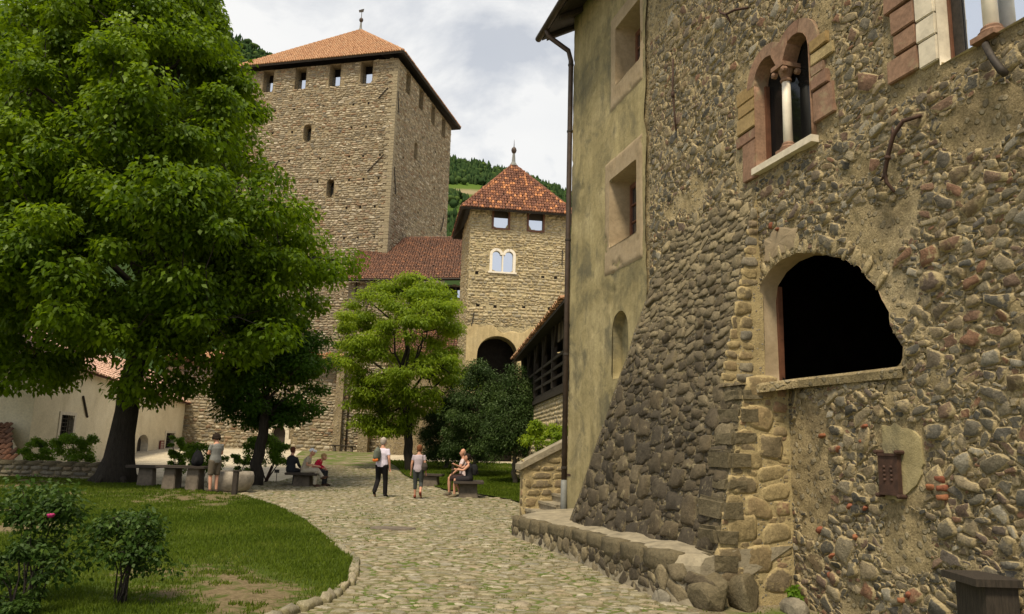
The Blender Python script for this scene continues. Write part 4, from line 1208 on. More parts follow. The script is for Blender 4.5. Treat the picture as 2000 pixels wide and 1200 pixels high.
# ---- stair beyond the corner
stair = thing('stone_stair', 'stone steps with sloping coped parapet beyond the palace corner', 'stairs', tuple(PA.w(-.7, 0, 0)))
for k in range(9):
    n0 = .85 - .30 * k
    mb = MB(); PA.hexa(mb, -1.18, -.06, n0 - .34, n0, .0 if k == 0 else .16 * k - .05, .17 + .165 * k)
    PA.hexa(mb, -1.18, -.06, n0 - .05, n0 + .03, .17 + .165 * k - .05, .17 + .165 * k + .006)
    mb.build('step', M_coping, stair)
V = []
for s in (-1.45, -1.19):
    V += [PA.w(s, .62, -.05), PA.w(s, -2.2, -.05), PA.w(s, -2.2, 2.65), PA.w(s, .62, 1.20)]
par = part('parapet', np.array(V), [[0, 1, 2, 3], [4, 5, 6, 7], [0, 1, 5, 4], [1, 2, 6, 5], [2, 3, 7, 6], [3, 0, 4, 7]], M_tan_mortar, stair)
for (s0, face) in ((-1.45, 0),):
    E = courses(-2.1, .60, .02, 2.5, (.13, .24), (.2, .45), rs, lambda a_, b_: b_ > 1.20 + (.62 - a_) * .514 - .10)
PE = Frame(PA.w(0, .62, 0), PA.s, PA.n)
E2_ = courses(-1.45, -1.19, .02, 1.2, (.13, .24), (.16, .26), rs)
V, T = bodies(E2_, np.full(len(E2_), .02), rs.uniform(2.5, 4.5, len(E2_)), rs, 10, .16); emit(PE.w(V[:, :, 0], V[:, :, 2], V[:, :, 1]), T, rs.uniform(0, 1, len(E2_)), E2_[:, 2], par, M_tan_stone, 'stone', 'stones', 300)
PN = Frame(PA.w(-1.19, 0, 0), PA.n, PA.s)
V, T = bodies(E, np.full(len(E), .02), rs.uniform(2.5, 4.5, len(E)), rs, 10, .18); emit(PN.w(V[:, :, 0], V[:, :, 2], V[:, :, 1]), T, rs.uniform(0, 1, len(E)), E[:, 2], par, M_tan_stone, 'side_stone', 'side_stones', 300)
V = []
for s in (-1.52, -1.12):
    V += [PA.w(s, .72, 1.15), PA.w(s, -2.2, 2.64), PA.w(s, -2.2, 2.78), PA.w(s, .55, 1.38), PA.w(s, .72, 1.27)]
part('coping', np.array(V), [[0, 1, 2, 3, 4], [5, 6, 7, 8, 9], [0, 1, 6, 5], [1, 2, 7, 6], [2, 3, 8, 7], [3, 4, 9, 8], [4, 0, 5, 9]], M_coping, stair)

# ---- wooden stand by the wall, lower right
st = thing('wooden_stand', 'dark wooden stand with an overhanging slab top, lower right corner by the wall', 'stand', (3.77, 6.35, 0))
mb = MB(); mb.box(3.60, 3.96, 6.12, 6.60, .70, .755); sl = mb.build('slab_top', M_wood_dark, st)
mb = MB(); mb.box(3.69, 3.945, 6.16, 6.56, 0, .70); mb.build('pedestal', M_wood_dark, st)

# ------------------------------------------------------------------ masonry and roofs of the buildings behind
def masonry(frame, s0, s1, z0, z1, hr, wr, polys, parent, mortar, stone, seed, hgt=(.02, .05), step=.35, base='wall', zs=None, nbig=300, extra=None, names=('stone', 'stones')):
    r_ = np.random.default_rng(seed)
    S, Z, F = wall_grid(s0, s1, z0, z1, step, polys)
    w_ = part(base, frame.w(S, .02 * (fbm(S, Z, seed, 2) - .5), Z), F, mortar, parent)
    global rs
    old = rs; rs = r_
    zs_ = zs if zs is not None else z0
    def blk(s, z):
        b = np.zeros(len(s), bool)
        for p in polys: b |= inside_poly(s, z, p)
        if extra is not None: b |= extra(s, z)
        return b
    E = courses(s0, s1, zs_, z1, hr, wr, r_, None, gap=.012)
    m = blk(E[:, 0], E[:, 1]) | blk(E[:, 0] - E[:, 2], E[:, 1]) | blk(E[:, 0] + E[:, 2], E[:, 1]) | (E[:, 1] + E[:, 3] > z1 + .02)
    E = E[~m]
    E[:, 1] += .04 * np.sin(E[:, 0] * .9 + seed) + r_.normal(0, .02, len(E)); E[:, 4] = r_.normal(0, .09, len(E))
    E = E[r_.uniform(0, 1, len(E)) > .04]
    V, T = bodies(E, r_.uniform(*hgt, len(E)), r_.uniform(2.6, 5, len(E)), r_, 8, .16, ((1.0, -.4), (.90, .75), (0, 1.0)), jit=.2)
    emit(frame.w(V[:, :, 0], V[:, :, 2], V[:, :, 1]), T, r_.uniform(0, 1, len(E)), E[:, 2] * (.6 + E[:, 3]), w_, stone, names[0], names[1], nbig, smooth=False)
    rs = old
    return w_

def tiles(O, U, Vv, poly, w, l, parent, mat, seed, nbig=300, lift=.03, name='roof_tile', rest='roof_tiles'):
    """barrel tiles over a roof slope: U along the eave, Vv up the slope, poly in (u, v)"""
    r_ = np.random.default_rng(seed)
    O = np.array(O, float); U = np.array(U, float); Vv = np.array(Vv, float)
    Nn = np.cross(U, Vv); Nn /= np.linalg.norm(Nn)
    if Nn[2] < 0: Nn = -Nn
    P = np.array(poly); u0, v0 = P.min(0); u1, v1 = P.max(0)
    us = np.arange(u0 + w / 2, u1, w); vs = np.arange(v0, v1, l)
    A, B = np.meshgrid(us, vs, indexing='ij'); A = A.ravel(); B = B.ravel()
    m = inside_poly(A, B + l * .4, poly)
    A = A[m]; B = B[m]; N = len(A)
    k = 5; th = np.linspace(0, math.pi, k)
    tv = []
    for (dv, rr, up) in ((-.06, .50, .03), (l * 1.1, .42, .0)):
        for t in th: tv.append((math.cos(t) * rr * w, dv, math.sin(t) * rr * w * .9 + up))
    tv = np.array(tv)
    T = []
    for i in range(k - 1): T += [[i, i + 1, k + i + 1], [i, k + i + 1, k + i]]
    for i in range(1, k - 1): T.append([0, i, i + 1])
    jit = r_.normal(0, .06 * w, (N, 1)); an = r_.normal(0, .03, (N, 1)); jv = r_.normal(0, .04 * l, (N, 1))
    uu = A[:, None] + jit + tv[None, :, 0] + an * tv[None, :, 1]; vv = B[:, None] + jv + tv[None, :, 1]; hh = tv[None, :, 2] + lift + np.zeros((N, 1))
    W = O + uu[..., None] * U + vv[..., None] * Vv + hh[..., None] * Nn
    emit(W, np.array(T), np.clip(r_.uniform(0, 1, N) ** 1.15 + .25 * (fbm(A * 1.2, B * 1.2, seed, 2) - .5), 0, 1), np.full(N, l), parent, mat, name, rest, nbig, smooth=False)

def unit(v):
    v = np.array(v, float); return v / np.linalg.norm(v)

def hip_roof(parent, corners, apex, eave_t, w, l, mat, seed, nbig=300, slopes=(0, 1, 2, 3), ridge_r=.12):
    """pyramid roof on four eave corners; tiles on the chosen slopes"""
    C = [np.array(c, float) for c in corners]; A_ = np.array(apex, float)
    V = [c for c in C] + [A_] + [c - np.array([0, 0, eave_t]) for c in C] + [A_ - np.array([0, 0, eave_t * 2.5])]
    F = [[0, 1, 4], [1, 2, 4], [2, 3, 4], [3, 0, 4], [5, 6, 9], [6, 7, 9], [7, 8, 9], [8, 5, 9]] + [[i, (i + 1) % 4, 5 + (i + 1) % 4, 5 + i] for i in range(4)]
    rf = part('roof', np.array(V), F, M_soffit, parent)
    for k in slopes:
        a, b = C[k], C[(k + 1) % 4]
        U = unit(b - a); mid = A_ - a; up = mid - U * (mid @ U); Vv = unit(up)
        tiles(a, U, Vv, [(0, 0), (np.linalg.norm(b - a), 0), (mid @ U, np.linalg.norm(up))], w, l, rf, mat, seed + k, nbig if k == slopes[0] else max(0, nbig // 3), name='roof_tile' if k == slopes[0] else 'side_tile', rest='roof_tiles' if k == slopes[0] else 'side_tiles')
    for k in range(4):
        mb = MB(); p0 = C[k]; n_ = max(4, int(np.linalg.norm(A_ - p0) / (l * 1.3)))
        for i in range(n_):
            q0 = p0 + (A_ - p0) * (i / n_) + np.array([0, 0, .06]); q1 = p0 + (A_ - p0) * ((i + 1.12) / n_) + np.array([0, 0, .03])
            mb.tube([q0, q1], [ridge_r, ridge_r * .85], 6)
        mb.build('hip_tiles', mat, rf, rnd=np.repeat(np.random.default_rng(k).uniform(.2, .8, n_), len(mb.V[0])))
    mb = MB()
    for k in range(4):
        mb.tube([C[k] + np.array([0, 0, -.02]), C[(k + 1) % 4] + np.array([0, 0, -.02])], .07, 6)
    mb.build('gutter', M_iron, rf)
    return rf

# ---- the keep
KS = 14.5
KL = Frame((-10.2, 60, 0), (-.9714, .2374, 0), (-.2374, -.9714, 0))
KR = Frame((-10.2, 60, 0), (.2374, .9714, 0), (.9714, -.2374, 0))
keep_ = thing('keep_tower', 'tall square stone keep with roofed battlements and pyramid tile roof', 'tower', (-10.2, 60, .9))
CRL = [[(a, 31.5), (b, 31.5), (b, 34.2), (a, 34.2)] for a, b in ((2.25, 3.35), (5.2, 6.25), (8.45, 9.5), (11.6, 12.6))]
CRR = [[(a, 31.5), (b, 31.5), (b, 34.2), (a, 34.2)] for a, b in ((2.0, 2.95), (5.2, 6.2), (8.5, 9.5), (11.6, 12.6))]
SLL = [arch_poly(7.55, 8.25, 26.6, 27.85, .35), arch_poly(5.05, 5.7, 21.6, 22.85, .33)]
SLR = [arch_poly(4.7, 5.35, 26.5, 27.75, .33)]
hr_ = np.random.default_rng(17)
holes_l = [(s + hr_.uniform(-.1, .1), z) for z in (29.7, 27.6, 25.0, 23.0, 20.6, 18.0, 15.6) for s in (1.2, 2.5, 3.8, 6.6, 9.4, 11.2)]
holes_r = [(s + hr_.uniform(-.3, .3), z) for z in (29.2, 25.6, 22.0, 18.4) for s in (2.4, 6.4, 10.4)]
HPL = [[(s - .09, z - .11), (s + .09, z - .11), (s + .09, z + .11), (s - .09, z + .11)] for s, z in holes_l if not any(abs(s - 7.9) < 1 and abs(z - 27.4) < 1.3 or abs(s - 5.4) < .9 and abs(z - 22.3) < 1.2 for _ in (0,))]
HPR = [[(s - .09, z - .11), (s + .09, z - .11), (s + .09, z + .11), (s - .09, z + .11)] for s, z in holes_r]
wl = masonry(KL, 0, KS, .5, 33.55, (.11, .24), (.16, .55), CRL + SLL, keep_, M_keep_mortar, M_keep_stone, 101, hgt=(.03, .07), zs=7.5, step=.2, extra=lambda s, z: np.any([inside_poly(s, z, p) for p in HPL], axis=0), base='front_wall')
wr = masonry(KR, 0, KS, .5, 33.55, (.11, .24), (.16, .55), CRR + SLR, keep_, M_keep_mortar, M_keep_stone, 102, hgt=(.03, .07), zs=12, step=.2, nbig=200, extra=lambda s, z: np.any([inside_poly(s, z, p) for p in HPR], axis=0), base='side_wall')
KB = Frame(KL.w(KS, 0, 0), KR.s, KL.s); KBK = Frame(KR.w(KS, 0, 0), KL.s, KR.s)
for fr, nm in ((KB, 'far_wall'), (KBK, 'back_wall')):
    S, Z, F = wall_grid(0, KS, .5, 33.55, .5, CRL); part(nm, fr.w(S, 0 * S, Z), F, M_keep_mortar, keep_)
mb = MB(); mb.add([KL.w(0, 0, 31.2), KL.w(KS, 0, 31.2), KBK.w(KS, 0, 31.2) + 0, KR.w(KS, 0, 31.2)][:4], [[0, 1, 2, 3]])
for fr, holes, w_ in ((KL, HPL, wl), (KR, HPR, wr)):
    for p in holes:
        s, z = np.mean(p, 0)
        mb2 = MB(); fr.hexa(mb2, s - .085, s + .085, .0, .022, z - .10, z + .10); mb2.build('putlog_hole_shade', M_dark_shade, w_)  # wall is uncut: a near-black plate paints the shade of each hole
for fr, cr_, w_ in ((KL, CRL, wl), (KR, CRR, wr)):
    for p in cr_:
        a, b = p[0][0], p[1][0]
        cv, cf = reveal(fr, [(a, 31.5), (b, 31.5), (b, 33.55), (a, 33.55)], .03, -.95)
        c_ = part('crenel', cv, cf, M_keep_mortar, w_)
        mb2 = MB(); fr.hexa(mb2, a, b, -.97, -.952, 32.95, 33.5); mb2.build('crenel_shutter', M_wood_dark, c_) if False else None
        mb2 = MB(); fr.hexa(mb2, a + .05, b - .03, -.60, -.58, 31.5, 32.62); mb2.build('pane', M_glass_sky, c_) if fr is KL else None
        mb2 = MB(); fr.hexa(mb2, a, b, -1.2, -1.0, 31.4, 33.6); mb2.build('dark_back', M_dark_shade, c_)
for fr, sl_, w_ in ((KL, SLL, wl), (KR, SLR, wr)):
    for p in sl_:
        cv, cf = reveal(fr, p, .05, -.7, None, .12)
        c_ = part('slit_window', cv, cf, M_keep_mortar, w_)
        s0, s1 = min(q[0] for q in p), max(q[0] for q in p); z0, z1 = min(q[1] for q in p), max(q[1] for q in p)
        mb2 = MB(); fr.hexa(mb2, s0 - .1, s1 + .1, -.75, -.69, z0 - .1, z1 + .1); mb2.build('dark_back', M_dark_shade, c_)
        mb2 = MB(); fr.hexa(mb2, s0 + .22, s1 - .05, -.66, -.64, z0 + .05, z1 - .45); mb2.build('pane', M_glass_mid, c_)
for fr, w_, it in ((KL, wl, [((1.55, 30.0), (.75, 30.9)), ((2.1, 23.6), (.75, 25.0)), ((11, 24), (10.4, 25))]), (KR, wr, [((.55, 28.9), (.15, 30.6)), ((.9, 21.9), (.35, 24.0)), ((12.6, 22), (13.3, 23.6))])):
    for (p0, p1) in it:
        mb2 = MB(); mb2.tube([fr.w(p0[0], .09, p0[1]), fr.w(p1[0], .09, p1[1])], .045, 6); mb2.build('anchor_bar', M_iron, w_)
# quoins at the near corner of the keep
z = 9.0; k = 0
while z < 33.3:
    h = rs.uniform(.2, .34)
    a_, b_ = (.75, .35) if k % 2 else (.35, .75)
    mb2 = MB(); P_ = [KL.w(a_, .06, z), KL.w(-.06, .06, z), KR.w(b_, .06, z), KR.w(b_, -.1, z) * .5 + KL.w(a_, -.1, z) * .5]
    mb2.hexa([*P_, *[q + np.array([0, 0, h - .03]) for q in P_]])
    mb2.build('corner_stone', M_keep_stone, wl, rnd=np.full(8, rs.uniform())); z += h; k += 1
ov = .75
def kc(a, b, z): return np.array([-10.2, 60, z]) + KL.s * a + KR.s * b
kroof = hip_roof(keep_, [kc(KS + ov, -ov, 33.75), kc(-ov, -ov, 33.75), kc(-ov, KS + ov, 33.75), kc(KS + ov, KS + ov, 33.75)], kc(KS / 2, KS / 2, 41.0), .16, .21, .36, M_tile_pale, 201, slopes=(0, 1))
ap = kc(KS / 2, KS / 2, 40.9)
fin = MB(); fin.tube([ap, ap + [0, 0, .35], ap + [0, 0, 1.0]], [.30, .12, .07], 8); fin.build('finial_cone', M_lead, kroof)
mb2 = MB(); mb2.tube([ap + [0, 0, .95], ap + [0, 0, 1.05], ap + [0, 0, 1.2], ap + [0, 0, 1.35], ap + [0, 0, 1.42]], [.08, .16, .21, .16, .06], 10); mb2.build('finial_ball', M_copper, kroof, smooth=True)
mb2 = MB(); mb2.tube([ap + [0, 0, 1.4], ap + [0, 0, 2.35]], .03, 6); mb2.build('vane_rod', M_iron, kroof)
mb2 = MB(); mb2.hexa([ap + np.array(q) for q in [(-.25, -.01, 2.0), (.16, -.01, 2.05), (.16, .01, 2.05), (-.25, .01, 2.0), (-.30, -.01, 2.25), (.22, -.01, 2.40), (.22, .01, 2.40), (-.30, .01, 2.25)]]); mb2.build('weather_vane', M_iron, kroof)

# ---- gate tower
ga = math.radians(8.5)
GU = np.array([math.cos(ga), math.sin(ga), 0]); GV = np.array([-math.sin(ga), math.cos(ga), 0])
GT = Frame((-2.75, 46.5, 0), GU, -GV); GL = Frame((-2.75, 46.5, 0), GV, -GU); GR = Frame(GT.w(6.1, 0, 0), GV, GU)
gate = thing('gate_tower', 'small square tower of pale rubble with red tiled pyramid roof and white twin window', 'tower', (0, 46.5, .6))
GW = [[(1.36, 15.12), (2.48, 15.12), (2.48, 16.5), (1.36, 16.5)], [(3.6, 15.12), (4.70, 15.12), (4.70, 16.5), (3.6, 16.5)]]
GB = [[(1.30, 12.32)] + [(1.30, 13.4)] + [(1.70 - .40 * math.cos(math.pi * i / 6), 13.45 + .42 * math.sin(math.pi * i / 6)) for i in range(7)] + [(2.50 - .40 * math.cos(math.pi * i / 6), 13.45 + .42 * math.sin(math.pi * i / 6)) for i in range(7)] + [(2.9, 12.32)]]
GA = [arch_poly(.70, 3.20, .3, 7.15, 1.15)]
gh = [(.5, 12.19), (4.68, 12.16), (5.5, 12.18), (.64, 10.16), (1.72, 10.13), (3.52, 10.17), (5.15, 10.19)]
GH = [[(s - .11, z - .10), (s + .11, z - .10), (s + .11, z + .10), (s - .11, z + .10)] for s, z in gh]
gw = masonry(GT, 0, 6.1, .4, 16.35, (.09, .25), (.14, .5), GW + GB + GA, gate, M_gate_mortar, M_gate_stone, 111, zs=8.9, hgt=(.02, .06), base='front_wall', extra=lambda s, z: np.any([inside_poly(s, z, p) for p in GH], axis=0) | (z < 8.75 + .25 * np.sin(s * 2)))
gl = masonry(GL, 0, 6.1, .4, 16.35, (.12, .24), (.2, .6), [], gate, M_gate_mortar, M_gate_stone, 112, zs=7, base='side_wall', nbig=60)
S, Z, F = wall_grid(0, 6.1, .4, 16.35, 1, []); part('far_wall', GR.w(S, 0 * S, Z), F, M_gate_mortar, gate)
# smooth plaster round the gate arch
S, Z, F = wall_grid(.02, 6.08, .4, 9.0, .12, GA)
top = 8.75 + .22 * np.sin(S * 1.7) + .1 * np.sin(S * 5)
part('plaster_band', GT.w(S, .075 + .02 * (fbm(S * 2, Z * 2, 4, 2) - .5), np.minimum(Z, top)), F, mat_plaster('ochre_gate_plaster', (.47, .37, .20), (.36, .28, .15), (.53, .43, .25), scale=.8), gw)
cv, cf = reveal(GT, GA[0], .07, -1.2); ga_ = part('gate_arch', cv, cf, M_plaster_y, gw)
mb = MB(); GT.hexa(mb, .3, 3.6, -1.3, -1.21, .3, 8.6); mb.build('dark_back', M_dark_shade, ga_)
for p in GW:
    s0, s1 = p[0][0], p[1][0]
    cv, cf = reveal(GT, [(s0, 15.12), (s1, 15.12), (s1, 16.35), (s0, 16.35)], .03, -.25); w_ = part('window', cv, cf, M_frame, gw)
    mb = MB(); GT.hexa(mb, s0 - .02, s0 + .10, -.12, .06, 15.08, 16.3); GT.hexa(mb, s1 - .10, s1 + .02, -.12, .06, 15.08, 16.3); GT.hexa(mb, s0 + .1, s1 - .1, -.12, .062, 15.06, 15.17); mb.build('frame', M_frame, w_)
    mb = MB(); GT.hexa(mb, s0 + .1, s1 - .1, -.13, -.11, 15.17, 15.86); mb.build('pane', M_glass_sky, w_)
    mb = MB(); GT.hexa(mb, s0 + .1, s1 - .1, -.14, -.08, 15.86, 16.3); mb.build('dark_panel', M_wood_dark, w_)  # dark panel filling the upper part of the window
cv, cf = reveal(GT, GB[0], .05, -.3); w_ = part('twin_window', cv, cf, M_palestone, gw)
for cs in (1.70, 2.50):
    for (a0, a1) in ((0, math.pi / 2 - .03), (math.pi / 2 + .03, math.pi)):
        V = []; k = 5
        for i in range(k + 1):
            an = a0 + (a1 - a0) * i / k
            for r in (.25, .42):
                for n_ in (-.2, .075): V.append(GT.w(cs - r * math.cos(an), n_, 13.42 + r * math.sin(an)))
        F = []
        for i in range(k):
            q, b_ = i * 4, i * 4 + 4
            F += [[q + 1, q + 3, b_ + 3, b_ + 1], [q, b_, b_ + 2, q + 2], [q, q + 1, b_ + 1, b_], [q + 2, b_ + 2, b_ + 3, q + 3]]
        F += [[0, 2, 3, 1], [k * 4, k * 4 + 1, k * 4 + 3, k * 4 + 2]]
        part('arch_stone', np.array(V), F, M_marble, w_)
for (s0, s1) in ((1.28, 1.45), (2.06, 2.14), (2.75, 2.92)):
    mb = MB(); GT.hexa(mb, s0, s1, -.2, .07, 12.34, 13.42); mb.build('jamb' if s1 - s0 > .1 else 'column', M_marble, w_)
mb = MB(); GT.hexa(mb, 1.2, 3.0, -.2, .09, 12.24, 12.34); mb.build('sill', M_marble, w_)
for (s0, s1) in ((1.45, 2.06), (2.14, 2.75)):
    p_ = arch_poly(s0, s1, 12.34, 13.42, .26); V = [GT.w(s, -.10, z) for s, z in p_] + [GT.w(s, -.12, z) for s, z in p_]; k = len(p_)
    part('pane', np.array(V), [list(range(k)), list(range(k, 2 * k))], M_glass_sky, w_)
for s, z in gh:
    mb = MB(); GT.hexa(mb, s - .1, s + .1, 0, .012, z - .09, z + .09); mb.build('putlog_hole_shade', M_dark_shade, gw)  # thin near-black plates painted as the shade in the holes
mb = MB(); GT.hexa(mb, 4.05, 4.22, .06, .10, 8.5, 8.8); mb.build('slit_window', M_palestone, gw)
mb = MB(); GT.hexa(mb, 4.09, 4.18, .10, .105, 8.53, 8.77); mb.build('slit_opening_shade', M_dark_shade, gw)  # near-black plate, the slit's inner shade put into its colour
for (a_, b_) in (((.42, 9.7), (.30, 8.85)), ((5.9, 14.0), (5.88, 13.0))):
    mb = MB(); mb.tube([GT.w(a_[0], .09, a_[1]), GT.w(b_[0], .09, b_[1])], .03, 6); mb.build('anchor_bar', M_iron, gw)
def gc(a, b, z): return GT.w(a, -b, z)
og = .62
groof = hip_roof(gate, [gc(-og, -og, 16.22), gc(6.1 + og, -og, 16.22), gc(6.1 + og, 6.1 + og, 16.22), gc(-og, 6.1 + og, 16.22)], gc(3.05, 3.05, 20.6), .14, .17, .30, M_tile_red, 301, slopes=(0, 3, 1), ridge_r=.10)
ap = gc(3.05, 3.05, 20.5)
mb = MB(); mb.tube([ap, ap + [0, 0, .3], ap + [0, 0, .95]], [.30, .13, .08], 8); mb.build('finial_cone', M_lead, groof)
mb = MB(); mb.tube([ap + [0, 0, .9], ap + [0, 0, 1.0], ap + [0, 0, 1.15], ap + [0, 0, 1.3], ap + [0, 0, 1.38]], [.08, .15, .19, .14, .05], 10); mb.build('finial_ball', M_copper, groof, smooth=True)
mb = MB(); mb.tube([ap + [0, 0, 1.36], ap + [0, 0, 1.9]], [.03, .01], 6); mb.build('finial_rod', M_iron, groof)

# ---- hall between the towers, with its long tiled roof and lean-to
hall = thing('hall_building', 'rubble hall with a long red tiled roof between keep and gate tower', 'building', (-7.5, 56, .9))
HF = Frame((-12.2, 56, 0), (1, 0, 0), (0, -1, 0))
HG = [[(4.0, 12.2), (9.3, 12.2), (9.3, 13.2), (4.0, 13.2)]]
hw = masonry(HF, 0, 9.6, .4, 13.3, (.12, .26), (.2, .6), HG, hall, M_keep_mortar, M_keep_stone, 121, base='front_wall', nbig=150)
HLf = Frame((-12.2, 56, 0), (0, 1, 0), (-1, 0, 0)); S, Z, F = wall_grid(0, 5, .4, 13.3, .5, []); part('side_wall', HLf.w(S, 0 * S, Z), F, M_keep_mortar, hall)
cv, cf = reveal(HF, HG[0], .02, -.5); w_ = part('gallery_opening', cv, cf, M_wood_dark, hw)
mb = MB(); HF.hexa(mb, 3.9, 9.4, -.6, -.52, 12.0, 13.3); mb.build('dark_back', M_dark_shade, w_)
for s in (5.3, 6.6, 7.9):
    mb = MB(); HF.hexa(mb, s, s + .14, -.2, .0, 12.2, 13.2); mb.build('post', M_wood_dark, w_)
mb = MB(); HF.hexa(mb, 8.1, 8.75, -.3, -.28, 12.45, 13.0); mb.build('pane', M_glass_sky, w_)
mb = MB(); HF.hexa(mb, 7.0, 7.7, -.3, -.28, 12.25, 12.5); mb.build('pane', M_glass_sky, w_)
e0 = np.array([-12.5, 55.3, 13.35]); e1 = np.array([-2.6, 55.3, 13.75]); r0 = np.array([-12.5, 63.5, 18.75]); r1 = np.array([-2.6, 63.5, 19.15])
V = np.array([e0, e1, r1, r0, e0 - [0, 0, .15], e1 - [0, 0, .15], r1 - [0, 0, .15], r0 - [0, 0, .15]])
hr2 = part('roof', V, [[0, 1, 2, 3], [4, 5, 6, 7], [0, 1, 5, 4], [1, 2, 6, 5], [2, 3, 7, 6], [3, 0, 4, 7]], M_soffit, hall)
U = unit(e1 - e0); up = (r0 - e0) - U * ((r0 - e0) @ U)
tiles(e0, U, unit(up), [(0, 0), (np.linalg.norm(e1 - e0), 0), (np.linalg.norm(e1 - e0), np.linalg.norm(up)), (0, np.linalg.norm(up))], .19, .34, hr2, M_tile_brown, 401, nbig=300)
mb = MB(); mb.tube([e0 + [0, -.05, -.03], e1 + [0, -.05, -.03]], .075, 6); mb.build('gutter', M_iron, hr2)
lt = part('lean_to_wall', np.array([(-8.3, 52.4, .4), (-2.9, 52.4, .4), (-2.9, 52.4, 7.5), (-8.3, 52.4, 7.5), (-8.3, 56, .4), (-8.3, 56, 9.3)]), [[0, 1, 2, 3], [0, 4, 5, 3]], M_keep_mortar, hall)
e0 = np.array([-8.5, 51.9, 7.35]); e1 = np.array([-2.8, 51.9, 7.6]); r0 = np.array([-8.5, 55.9, 9.7]); r1 = np.array([-2.8, 55.9, 9.95])
V = np.array([e0, e1, r1, r0, e0 - [0, 0, .12], e1 - [0, 0, .12], r1 - [0, 0, .12], r0 - [0, 0, .12]])
lr = part('lean_to_roof', V, [[0, 1, 2, 3], [4, 5, 6, 7], [0, 1, 5, 4], [1, 2, 6, 5], [2, 3, 7, 6], [3, 0, 4, 7]], M_soffit, hall)
U = unit(e1 - e0); up = (r0 - e0) - U * ((r0 - e0) @ U)
tiles(e0, U, unit(up), [(0, 0), (5.6, 0), (5.6, 4.6), (0, 4.6)], .19, .34, lr, M_tile_brown, 411, nbig=150)
mb = MB(); mb.tube([(-11.6, 55.85, 13.3), (-11.6, 55.85, 1.0)], .06, 8); mb.build('downpipe', M_copper, hall, smooth=True)
mb = MB(); mb.box(-12.5, -11.95, 55.5, 55.99, .4, 7.2); mb.build('pier', M_keep_mortar, hall)
mb = MB(); mb.box(-10.6, -9.9, 55.0, 55.99, .4, 2.6); mb.box(-9.2, -9.0, 55.6, 55.98, .4, 4.0); mb.build('stone_pier', M_keep_mortar, hall) if False else mb.build('buttress_foot', M_keep_mortar, hall, kind='stuff')

# ---- curtain wall with arched doorway
curt = thing('curtain_wall', 'coursed rubble curtain wall with a pale pointed stone doorway behind the trees', 'wall', (-17, 56, .9))
CW = Frame((-25, 55.9, 0), (1, 0, 0), (0, -1, 0))
CD = [arch_poly(8.05, 9.05, .5, 2.05, .62)]
cw = masonry(CW, 0, 12.6, .3, 7.3, (.14, .30), (.22, .62), CD, curt, M_keep_mortar, M_keep_stone, 131, base='wall', extra=lambda s, z: (abs(s - 8.55) < .85) & (z < 3.0))
cv, cf = reveal(CW, CD[0], .04, -.4); dr = part('doorway', cv, cf, M_palestone, cw)
mb = MB(); CW.hexa(mb, 7.9, 9.2, -.45, -.38, .4, 2.9); mb.build('door_leaf', M_wood_dark, dr)
for k in range(8):
    a0 = math.pi * k / 8; a1 = math.pi * (k + 1) / 8; V = []
    for an in (a0 + .02, (a0 + a1) / 2, a1 - .02):
        for (ra, rb) in ((.5, .62), (.76, .92)):
            for n_ in (-.1, .085 + .01 * (k % 2)): V.append(CW.w(8.55 - ra * math.cos(an), n_, 2.05 + rb * math.sin(an)))
    F = []
    for i in range(2):
        q, b_ = i * 4, i * 4 + 4
        F += [[q + 1, q + 3, b_ + 3, b_ + 1], [q, b_, b_ + 2, q + 2], [q, q + 1, b_ + 1, b_], [q + 2, b_ + 2, b_ + 3, q + 3]]
    F += [[0, 2, 3, 1], [8, 9, 11, 10]]
    part('arch_stone', np.array(V), F, M_palestone, dr)
for sgn in (-1, 1):
    z = .6
    for k in range(4):
        w_ = .26 if k % 2 else .42
        s0 = 8.55 + sgn * .5; s1 = 8.55 + sgn * (.5 + w_)
        mb = MB(); CW.hexa(mb, min(s0, s1), max(s0, s1), -.1, .08 + .008 * k, z, z + .355); mb.build('jamb_stone', M_palestone, dr); z += .365
V = np.array([(-25, 55.2, 7.15), (-12.3, 55.2, 7.15), (-12.3, 56.8, 8.0), (-25, 56.8, 8.0), (-25, 55.2, 7.05), (-12.3, 55.2, 7.05), (-12.3, 56.8, 7.3), (-25, 56.8, 7.3)])
cp = part('coping', V, [[0, 1, 2, 3], [4, 5, 6, 7], [0, 1, 5, 4], [1, 2, 6, 5], [2, 3, 7, 6], [3, 0, 4, 7]], M_roof_base, curt)
tiles(V[0], np.array([1., 0, 0]), unit((0, 1.6, .85)), [(0, 0), (12.7, 0), (12.7, 1.75), (0, 1.75)], .19, .34, cp, M_tile_pale, 421, nbig=100)

# ---- cream house on the left
hd = unit((-4.7, 30.0, 0)); hn = np.array([hd[1], -hd[0], 0])
HH = Frame((-19.6, 32, 0), hd, hn)
house = thing('cream_house', 'long cream plastered house with barred windows and pinkish tiled roof behind the tree', 'house', (-19.6, 32, .1))
W1 = [(2.85, 1.42), (4.3, 1.42), (4.3, 2.46), (2.85, 2.46)]; W2 = [(20.0, .85), (22.1, .85), (22.1, 1.86), (20.0, 1.86)]; DD = arch_poly(14.1, 16.2, .1, 1.2, .5)
S, Z, F = wall_grid(0, 31, -.2, 4.7, .2, [W1, W2, DD])
zt = 4.7 - .028 * np.clip(S, 0, 40)
hwall = part('long_wall', HH.w(S, .03 * (fbm(S * .6, Z * .6, 44, 3) - .5), np.minimum(Z, zt)), F, M_house, house, smooth=True)
HE = Frame((-19.6, 32, 0), -hn, -hd)
S, Z, F = wall_grid(0, 9, -.2, 4.7, .25, [])
gable = 4.7 + np.minimum(S, 9 - S) * .55
part('end_wall', HE.w(S, .03 * (fbm(S * .8, Z * .8, 45, 3) - .5), Z * (gable + .2) / 4.9), F, M_house, house, smooth=True)
